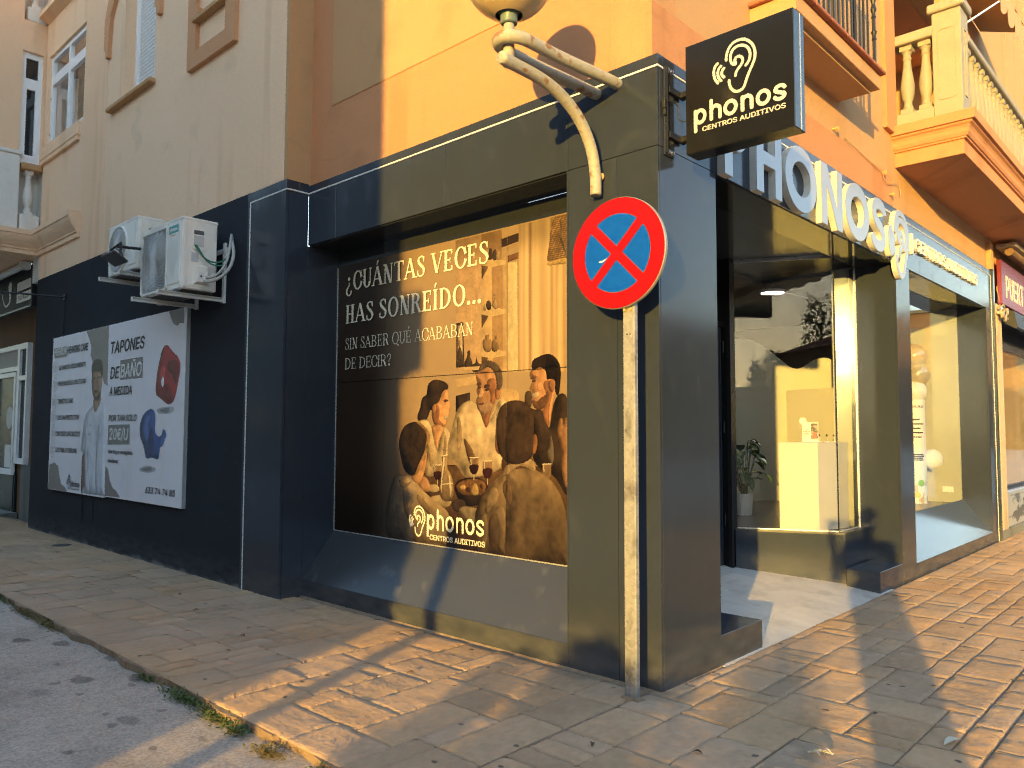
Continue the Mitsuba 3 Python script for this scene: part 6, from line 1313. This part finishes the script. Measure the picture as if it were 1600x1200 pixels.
for z0, z1, s in ((3.82, 3.93, ''), (3.62, 3.74, 'Tf 615 94 31 49')):
    g = sbox(-12.46, z0, -11.74, z1).buffer(.02)
    put('sign_label', prismA(g, -.13, .002), 'mat_trim_white', parent=nb)
    if s: put('sign_lettering', prismA(fit(text2d(s, 1), -12.40, -11.80, z0 + .02, z1 - .02), -.1325, .001), 'ink_black', parent=nb)
put('sign_figure', prismA(unary_union([smooth_poly([(-12.98, 3.98), (-12.86, 4.02), (-12.80, 3.95), (-12.81, 3.84), (-12.86, 3.74), (-12.83, 3.68), (-12.90, 3.70), (-12.93, 3.80), (-12.97, 3.88)]), stroke([(-13.35, 3.85), (-13.25, 3.70), (-13.1, 3.62), (-12.93, 3.66), (-12.84, 3.76)], .03, True, True)]), -.13, .002), 'mat_trim_white', parent=nb)
win = sbox(-14.5, .90, -12.55, 2.95)
holes = [sbox(-14.4, 2.60, -13.10, 2.90), sbox(-12.98, 2.42, -12.62, 2.88), sbox(-12.98, 1.0, -12.62, 2.34)]
put('window_frame', prismA(sbox(-14.5, .90, -12.55, 2.98).difference(unary_union(holes)).difference(sbox(-14.4, .5, -13.12, 2.52)), .16, .08), 'mat_white_frame', parent=nb)
put('window_pane', onA(sheet(sbox(-13.0, .98, -12.6, 2.9)), .12), 'mat_pane_shaded', parent=nb)
put('transom_pane', onA(sheet(sbox(-14.42, 2.58, -13.08, 2.92)), .12), 'mat_curtain', parent=nb)
put('door', prismA(sbox(-14.35, .70, -13.16, 2.50).difference(sbox(-14.25, .80, -13.24, 2.42)), .12, .05), 'mat_white_frame', parent=nb)
put('door_glass', onA(sheet(sbox(-14.3, .1, -13.18, 2.45)), .10), 'mat_pane_shaded', parent=nb)
put('door_panel', bx(-14.35, -13.12, .11, .14, .02, .74), 'mat_pane_shaded', parent=nb)
put('door_poster', prismA(sbox(-13.72, .82, -13.35, 1.22), .095, .002), 'mat_trim_white', parent=nb)
put('door_poster', prismA(Point(-13.5, 1.7).buffer(.2), .095, .002), 'mat_ac_grille', parent=nb)
put('doorstep', bx(-14.6, -13.0, -.1, .14, -.05, .06), 'mat_render_grey', parent=nb)
oc = thing('drain_cover', 'oval metal drain cover in the pavement at the far left', 'drain cover')
put('lid', lathe([(0, .006), (.10, .006), (.115, .002)], 28, (-8.71, -.47, .002)).apply_transform(np.eye(4)), 'mat_steel', 40, parent=oc)

# ---------------------------------------------------------------- shop at the far right
rs = thing('neighbour_shop', 'door and window shop with red sign at the far right', 'shop')
def redboard(p, n, uv): return mix((.16, .012, .02), (.20, .045, .10), smoothstep(3.9, 3.45, p.z)) * (.9 + .2 * fbm(p.x * 4, p.y * 4, p.z * 4, 2))
pmat('mat_red_board', proc(redboard), .35, .5)
pmat('mat_marble', proc(lambda p, n, uv: mix((.34, .34, .33), (.10, .105, .105), smoothstep(.45, .62, fbm(p.y * 3 + p.z * 5, p.z * 9 - p.y * 2, 1.0, 4)))), .3, .5)
pmat('mat_sandstone', plaster((.46, .36, .24), .2, .2, 6.0), .9, .2)
put('sign_board', bx(.0, .06, 9.02, 15, 3.35, 4.00, .006), 'mat_red_board', parent=rs)
for i, ch in enumerate('PUERTAS'):
    put('sign_letter', prismB(fit(text2d(ch, 1), 9.30 + i * .262, 9.30 + i * .262 + .205, 3.47, 3.80), .060, .006), 'mat_vinyl_cream', parent=rs)
put('sign_letter', prismB(sbox(11.32, 3.60, 11.45, 3.66), .060, .006), 'mat_vinyl_cream', parent=rs)
put('pilaster', bx(-.12, .012, 8.86, 9.18, .10, 3.34, .006), 'mat_sandstone', parent=rs)
put('pilaster', bx(-.12, .0, 8.70, 8.855, 3.0, 4.2, .006), 'mat_render_cream', parent=rs)
put('pilaster', bx(-.12, -.005, 12.2, 12.7, .10, 3.34, .006), 'mat_sandstone', parent=rs)
put('plinth', bx(-.2, .03, 8.70, 15, -.08, .12, .004), 'mat_render_grey', parent=rs)
put('marble_panel', bx(-.14, -.02, 9.18, 12.2, .12, .58, .003), 'mat_marble', parent=rs)
put('sill', bx(-.2, .0, 9.18, 12.2, .58, .64, .006), 'mat_alu_frame', parent=rs)
put('window_frame', prismB(sbox(9.18, .64, 12.2, 3.34).difference(sbox(9.26, .70, 12.12, 2.75)).difference(sbox(9.26, 2.85, 12.12, 3.3)), -.14, .06), 'mat_black_metal', parent=rs)
put('window_pane', pane((-.12, 9.2), (-.12, 12.18), .66, 2.8), 'mat_glass', parent=rs)
put('roller_blind', bx(-.5, -.14, 9.2, 12.2, 2.80, 3.34), 'mat_black_plastic', parent=rs)
put('back_wall', cat([bx(-1.6, -1.5, 9.1, 12.3, .5, 3.34), bx(-1.5, -.16, 12.22, 12.3, .5, 3.34)]), 'mat_sandstone', parent=rs)
pmat('mat_green_print', proc(lambda p, n, uv: mix((.02, .20, .10), (.18, .34, .20), fbm(p.y * 6, p.z * 4, 0.0, 3))), .4, .4)
put('green_banner', bx(-.30, -.28, 9.42, 9.85, 1.5, 2.55), 'mat_green_print', parent=rs)
put('grey_display', bx(-.42, -.28, 9.40, 9.9, .65, 1.48, .01), 'mat_ac_dark', parent=rs)
# folded awning arms and rolled awning
fa = thing('folded_awning', 'folded awning mechanism beside the red shop sign', 'awning')
put('arm', cat([bx(.02, .06, 8.82, 9.12, 3.18, 3.215, .004), bx(.06, .10, 8.86, 9.20, 3.13, 3.16, .004), sweep([(.05, 8.84, 3.26), (.08, 9.0, 3.33), (.06, 9.16, 3.28)], .014, 7), sweep([(.04, 9.12, 3.28), (.12, 9.02, 3.22), (.12, 8.86, 3.12)], .014, 7)]), 'mat_pipe_paint', parent=fa)
put('joint_wheel', cat([lathe([(0, 0), (.05, 0), (.05, .04), (.02, .045), (0, .045)], 16).apply_transform(trimesh.transformations.rotation_matrix(math.pi / 2, (0, 1, 0))).apply_translation((.06, y, z)) for y, z in ((8.90, 3.20), (9.05, 3.14), (9.18, 3.25))]), 'mat_pipe_paint', 40, parent=fa)
put('fabric', hull([(x, y, z) for y in (9.25, 14) for x, z in ((.02, 3.30), (.16, 3.26), (.20, 3.02), (.18, 3.00), (.02, 3.10))]), 'mat_black_plastic', parent=fa)
put('roller', sweep([(.16, 9.05, 4.10), (.16, 14, 4.10)], .06, 14), 'mat_render_brown', 40, parent=fa)
put('cassette', bx(.0, .26, 9.0, 14, 4.16, 4.22, .01), 'mat_sandstone', parent=fa)
put('loose_cable', sweep(spline([(.01, 8.95, 3.60), (.02, 8.98, 3.45), (.02, 9.06, 3.34), (.02, 9.04, 3.25)], 20), .006, 6), 'mat_rust', True, parent=fa)
# ---------------------------------------------------------------- what stands around, out of frame: seen in reflections and as shadows
# the photographer, standing behind the camera with the phone held up
ph = thing('person', 'person standing in the street holding a phone up with both hands', 'person')
def limb(joints):
    out = None
    for (a, ra), (b, rb) in zip(joints[:-1], joints[1:]):
        sa = m3.Manifold.sphere(ra, 14).translate(a); sb = m3.Manifold.sphere(rb, 14).translate(b)
        h = m3.Manifold.batch_hull([sa, sb]); out = h if out is None else out + h
    return out
def flesh(chains, edge=.03, it=6):
    m = None
    for c in chains: m = limb(c) if m is None else m + limb(c)
    m = m.refine_to_length(edge); t = as_tm(m); t.merge_vertices()
    trimesh.smoothing.filter_taubin(t, iterations=it); return t
FX, FY = np.array([math.sin(math.radians(-30)), math.cos(math.radians(-30))]), None      # facing the shop corner
RX = np.array([FX[1], -FX[0]])                                                            # to the person's right
P0_ = np.array([CAM[0], CAM[1]]) + RX * .31 - FX * .42
def pt(r, f, z): q = P0_ + RX * r + FX * f; return (q[0], q[1], z)
ph_z = 1.475
trunk = [[(pt(0, -.02, 1.33), .075), (pt(0, 0, 1.18), .15), (pt(0, .01, 1.0), .135), (pt(0, 0, .86), .155)], [(pt(-.17, 0, 1.30), .065), (pt(.17, 0, 1.30), .065)], [(pt(-.10, 0, 1.15), .12), (pt(.10, 0, 1.15), .12)], [(pt(-.09, 0, .85), .125), (pt(.09, 0, .85), .125)]]
legs = [[(pt(s * .10, 0, .84), .105), (pt(s * .10, .02, .46), .068), (pt(s * .10, -.01, .10), .045)] for s in (-1, 1)]
arms = [[(pt(-.19, 0, 1.29), .058), (pt(-.30, .10, 1.00), .046)], [(pt(.19, 0, 1.29), .058), (pt(.235, .10, 1.00), .046)]]
fore = [[(pt(-.30, .10, 1.00), .043), (pt(-.30, .33, 1.40), .029)], [(pt(.235, .10, 1.00), .043), (pt(-.10, .34, 1.40), .029)]]
neck = [[(pt(0, 0, 1.34), .055), (pt(0, .02, 1.46), .052)]]
head = [[(pt(0, .02, 1.50), .078), (pt(0, .03, 1.60), .092)], [(pt(0, .06, 1.50), .055), (pt(0, .05, 1.47), .06)], [(pt(0, .118, 1.545), .014), (pt(0, .110, 1.575), .010)], [(pt(-.088, .02, 1.55), .018), (pt(-.088, .02, 1.57), .018)], [(pt(.088, .02, 1.55), .018), (pt(.088, .02, 1.57), .018)]]
hands = []
for s, r0 in ((-1, -.30), (1, -.10)):
    hands += [[(pt(r0, .33, 1.39), .028), (pt(r0, .36, 1.44), .036)]]
    for k in range(4): hands += [[(pt(r0 + s * .02, .37, 1.425 + .017 * k), .009), (pt(r0 + s * .005, .405, 1.43 + .018 * k), .008), (pt(r0 - s * .035, .41, 1.435 + .018 * k), .007)]]
    hands += [[(pt(r0, .345, 1.46), .011), (pt(r0 - s * .03, .365, 1.485), .009)]]
pmat('mat_skin', (.42, .25, .18), .55, .4); pmat('mat_cloth_navy', (.03, .035, .06), .85, .2); pmat('mat_cloth_grey', (.12, .12, .13), .85, .2); pmat('mat_hair', (.03, .02, .015), .6, .3)
scene[ph + '__body'] = mikit.ply(flesh(neck + head + fore + hands + legs, .022, 5), 'mat_skin', True)
put('shirt', flesh(trunk + [[(a, r + .012) for a, r in c] for c in arms], .03), 'mat_cloth_navy', True, parent=ph)
put('long_skirt', flesh([[(pt(-.09, 0, .86), .135), (pt(.09, 0, .86), .135)], [(pt(-.09, 0, .84), .125), (pt(-.105, 0, .10), .085)], [(pt(.09, 0, .84), .125), (pt(.105, 0, .10), .085)], [(pt(0, 0, .84), .13), (pt(0, 0, .12), .085)]], .03), 'mat_cloth_grey', True, parent=ph)
put('hair', flesh([[(pt(0, -.01, 1.60), .098), (pt(0, -.03, 1.52), .08)]], .02), 'mat_hair', True, parent=ph)
for s in (-1, 1): put('shoe', flesh([[(pt(s * .10, -.05, .04), .042), (pt(s * .10, .14, .035), .036)]], .02), 'mat_cloth_navy', True, parent=ph)
pm = bx(-.074, .074, -.004, .004, -.036, .036, .003); pm.apply_transform(trimesh.transformations.rotation_matrix(math.radians(30), (0, 0, 1)))
pq = np.array([CAM[0], CAM[1]]) + RX * .060 - FX * .030; pm.apply_translation((pq[0], pq[1], 1.475))
pn = thing('phone', 'phone held up by the photographer', 'phone'); scene[pn] = mikit.ply(pm, 'mat_black_plastic')

# building across the side street, whose corner shades the left half of the facade
ob = thing('opposite_building', 'tall rendered building across the side street', 'building')
EY = -10.0; EX = -2.69 + math.tan(_a) * 10.0
put('wall', bx(-58, EX, EY - 12, EY, 0, 9.6), 'mat_render_grey', parent=ob)
put('balcony', bx(EX - .01, EX + .30, EY - 1.4, EY - .02, 3.18, 3.85, .01), 'mat_render_cream', parent=ob)
put('roof_edge', bx(-58.3, EX - .02, EY - 12.3, EY + .25, 9.6, 9.85), 'mat_render_cream', parent=ob)
for i in range(7):
    for j in range(3):
        x = EX - 2.6 - i * 3.4; z = 1.0 + j * 3.1
        b = put('window', bx(x - .7, x + .7, EY - .02, EY + .03, z, z + 1.5), 'mat_render_grey', parent=ob)
        put('pane', bx(x - .62, x + .62, EY + .03, EY + .034, z + .08, z + 1.42), 'mat_dark_glass', parent=b)
put('door', bx(EX - 1.1, EX - .3, EY - .02, EY + .03, 0, 2.2), 'mat_iron', parent=ob)
eb = thing('end_building', 'wide apartment block closing the far end of the road', 'building')
put('wall', bx(3, 48, 78, 90, 0, 13), 'mat_render_brown', parent=eb)
put('roof_edge', bx(2.6, 48.4, 77.6, 90.4, 13, 13.3), 'mat_render_grey', parent=eb)
for i in range(10):
    for j in range(4):
        b = put('window', bx(6 + i * 4.2, 7.4 + i * 4.2, 77.97, 78.02, 1 + j * 3, 2.5 + j * 3), 'mat_render_grey', parent=eb); put('pane', bx(6.1 + i * 4.2, 7.3 + i * 4.2, 77.96, 77.97, 1.1 + j * 3, 2.4 + j * 3), 'mat_dark_glass', parent=b)
# bushes in front of it and shrubs along the kerb: leafy shade on the pavement
pmat('mat_shrub', proc(lambda p, n, uv: mix((.025, .045, .015), (.07, .10, .03), fbm(p.x * 5, p.y * 5, p.z * 5, 3))), .6, .4)
def crown(c, rad, n, size, r, flat=1.0, shell=.55):
    v, f = np.zeros((n * 4, 3)), np.zeros((n * 2, 3), int)
    lob = [np.array([r.uniform(-1, 1), r.uniform(-1, 1), r.uniform(-.7, 1)]) * .55 for _ in range(9)]
    for i in range(n):
        q = lob[r.randrange(9)]; d = np.array([r.gauss(0, 1), r.gauss(0, 1), r.gauss(0, 1)]); d /= np.linalg.norm(d) + 1e-9
        b = np.array(c) + (q + d * .45 * r.uniform(shell, 1.0) ** .5) * np.array(rad)
        a = np.array([r.gauss(0, 1), r.gauss(0, 1), r.gauss(0, .7)]); a /= np.linalg.norm(a); s = np.cross(a, d + .01); s /= np.linalg.norm(s) + 1e-9
        L = size * r.uniform(.6, 1.5)
        v[4 * i:4 * i + 4] = [b, b + a * L * .5 + s * L * .28, b + a * L, b + a * L * .5 - s * L * .28]; f[2 * i:2 * i + 2] = [[4 * i, 4 * i + 1, 4 * i + 2], [4 * i, 4 * i + 2, 4 * i + 3]]
    return trimesh.Trimesh(v, f, process=False)
def shrub(s, y, rad, h, n, seed, label, size=.09):
    r = random.Random(seed); x = s - math.tan(_a) * y
    k = thing('shrub', label, 'shrub', 'shrubs across the side street')
    put('foliage', crown((x, y, h * .52), (rad, rad * .9, h * .55), n, size, r), 'mat_shrub', parent=k)
    put('stem', cat([sweep([(x, y, -.05), (x + r.uniform(-.1, .1), y + r.uniform(-.1, .1), h * .5)], .02, 6) for _ in range(3)]), 'mat_pipe_paint', parent=k)
for s, y, rad, h, n, sd, lab in ((-2.66, -8.4, .24, 2.25, 2600, 1, 'tall slim shrub at the corner of the opposite building'), (-.95, -9.3, .42, 1.15, 1500, 2, 'sparse low shrub across the side street'), (-.25, -9.6, .60, 1.32, 3800, 3, 'widest dense shrub across the side street'), (.42, -9.2, .48, 1.22, 2200, 4, 'round dense shrub right of the widest one'), (-1.75, -9.0, .16, .72, 260, 5, 'smallest thin shrub across the side street'), (.88, -10.0, .16, .95, 320, 6, 'thin tall sprig at the right end of the shrubs')):
    shrub(s, y, rad, h, n, sd, lab)
# slim pole in the gap (thin soft shadow across the sill)
tp = thing('street_pole', 'slim steel pole across the side street', 'pole')
px_ = -2.02 - math.tan(_a) * -8.6
put('pole', sweep([(px_, -8.6, -.05), (px_, -8.6, 1.75)], .07, 12), 'mat_galvanised', parent=tp)
# trees down the street behind the camera, seen in the entrance window
pmat('mat_bark', proc(lambda p, n, uv: mi.Color3f(.11, .085, .06) * (.6 + .8 * fbm(p.x * 9, p.y * 9, p.z * 3, 3))), .9, .2)
pmat('mat_tree', proc(lambda p, n, uv: mix((.025, .045, .018), (.075, .095, .035), fbm(p.x * .9, p.y * .9, p.z * .9, 3))), .7, .3)
def tree(az, dist, h, rad, n, seed, label, size=.5, x0=-1.0, y0=3.6, weep=0.0, trunk=.18):
    r = random.Random(seed); a = math.radians(az)
    x, y = x0 + dist * math.sin(a), y0 - dist * math.cos(a)
    k = thing('tree', label, 'tree', 'trees down the street')
    tr = [sweep(spline([(x, y, -.1), (x + r.uniform(-.3, .3), y, h * .4), (x + r.uniform(-.5, .5), y, h * .85)], 10), 0, 8, radii=np.linspace(trunk, .03, 10))]
    for i in range(9):
        z = h * r.uniform(.3, .7); b = r.uniform(0, 6.28); L = rad * r.uniform(.5, 1.0)
        tr.append(sweep([(x, y, z), (x + L * .5 * math.cos(b), y + L * .5 * math.sin(b), z + L * .5), (x + L * math.cos(b), y + L * math.sin(b), z + L * .75)], 0, 5, radii=[trunk * .4, trunk * .25, .02]))
    put('trunk', cat(tr), 'mat_bark', True, parent=k)
    m = crown((x, y, h * .66), (rad, rad, h * .40), n, size, r, shell=.2)
    if weep:
        extra = []
        for i in range(int(n * .3)):
            b = r.uniform(0, 6.28); R = rad * r.uniform(.6, 1.0); p0 = np.array([x + R * math.cos(b), y + R * math.sin(b), h * r.uniform(.55, .95)])
            extra.append(sweep([p0, p0 - [0, 0, weep * r.uniform(.3, 1)]], .05, 3, False))
        m = cat([m] + extra)
    put('crown', m, 'mat_tree', parent=k)
for az, d, h, rad, n, sd, wp, lab in ((26.0, 66, 8.0, 1.8, 700, 21, 0, 'dark leafy tree down the street behind the camera'), (27.6, 70, 9.4, 1.9, 700, 22, 0, 'second dark leafy tree down the street'), (28.9, 66, 8.4, 1.7, 600, 23, 0, 'low dark tree down the street'),
    (30.9, 58, 12.6, 1.9, 620, 24, 2.5, 'tall sparse weeping tree down the street'), (36.5, 60, 10.0, 3.0, 1200, 25, 2, 'broad tree down the street'), (43, 58, 8, 3.2, 1200, 26, 0, 'tree at the far bend of the street'), (50, 62, 9, 3.5, 1200, 27, 0, 'last tree at the bend of the street')):
    tree(az, d, h, rad, n, sd, lab, size=.36, weep=0)
# low sheds and garden walls under those trees, seen dark against the light in the entrance window
for i, (a0, a1, d, h, lab) in enumerate(((24.3, 27.6, 63, 5.6, 'low dark shed under the trees down the street'), (27.6, 30.8, 66, 6.4, 'tiled house under the trees down the street'), (30.8, 35.0, 60, 5.0, 'long low house under the trees down the street'), (35.0, 40.5, 62, 6.2, 'wide house at the bend of the street'))):
    k = thing('house', lab, 'house')
    pa, pb = [np.array([-1 + d * math.sin(math.radians(t)), 3.6 - d * math.cos(math.radians(t))]) for t in (a0, a1)]
    n_ = (pa + pb) / 2 - np.array([-1, 3.6]); n_ /= np.linalg.norm(n_)
    put('wall', hull([(q[0], q[1], z) for q in (pa, pb, pb + n_ * 8, pa + n_ * 8) for z in (0, h - 1.2)]), 'mat_render_grey', parent=k)
    put('roof', hull([(q[0], q[1], h - 1.2) for q in (pa - n_ * .4, pb - n_ * .4, pb + n_ * 8.4, pa + n_ * 8.4)] + [(q[0], q[1], h) for q in (pa + n_ * 4, pb + n_ * 4)]), 'mat_terracotta_tile', parent=k)
    put('door', hull([(q[0], q[1], z) for q in ((pa + pb) / 2 - n_ * .03, (pa + pb) / 2 - n_ * .03 + (pb - pa) / np.linalg.norm(pb - pa), (pa + pb) / 2 + n_ * .02) for z in (0, 2.1)]), 'mat_iron', parent=k)
# houses and trees opposite the entrance side
for i, (x, y, w, l, h, lab) in enumerate(((24, -34, 10, 19, 8.4, 'low house with tiled roof beyond the road'), (27, -12, 10, 20, 9.2, 'pale house across the road'), (25, 8, 9, 19, 8.8, 'beige house across the road'), (26, 28, 10, 20, 9.6, 'long house across the road'), (24, 52, 10, 26, 9.8, 'house at the far end of the road'))):
    k = thing('house', lab, 'house')
    put('wall', bx(x, x + w, y - l / 2, y + l / 2, 0, h - 1.2), ['mat_render_brown', 'mat_render_grey', 'mat_render_terracotta'][i % 3], parent=k)
    put('roof', along_y([(x - .4, h - 1.2), (x + w + .4, h - 1.2), (x + w / 2, h + .6)], y - l / 2 - .4, y + l / 2 + .4), 'mat_terracotta_tile', parent=k)
    for j in range(3):
        b = put('window', bx(x - .03, x + .01, y - l / 3 + j * l / 3 - .6, y - l / 3 + j * l / 3 + .6, 1, 2.3), 'mat_white_frame', parent=k); put('pane', bx(x - .035, x - .03, y - l / 3 + j * l / 3 - .52, y - l / 3 + j * l / 3 + .52, 1.08, 2.22), 'mat_dark_glass', parent=b)
    put('door', bx(x - .03, x + .01, y + l / 2 - 1.6, y + l / 2 - .7, 0, 2.1), 'mat_iron', parent=k)
for i, (x, y, h, rad) in enumerate(((19, 2, 5.5, 1.8), (20, 17, 6.2, 2.2), (19, 31, 5.2, 1.9), (21, -5, 5.0, 1.7), (19, 44, 6, 2.3))):
    tree(0, 0, h, rad, 900, 60 + i, 'street tree in front of the houses across the road, number %d from the camera' % (i + 1) if False else ['street tree before the beige house', 'street tree between two houses', 'street tree before the long house', 'street tree before the pale house', 'street tree near the end of the road'][i], size=.35, x0=x, y0=y, trunk=.12)
for k_ in list(labels):
    if not labels[k_]: del labels[k_]
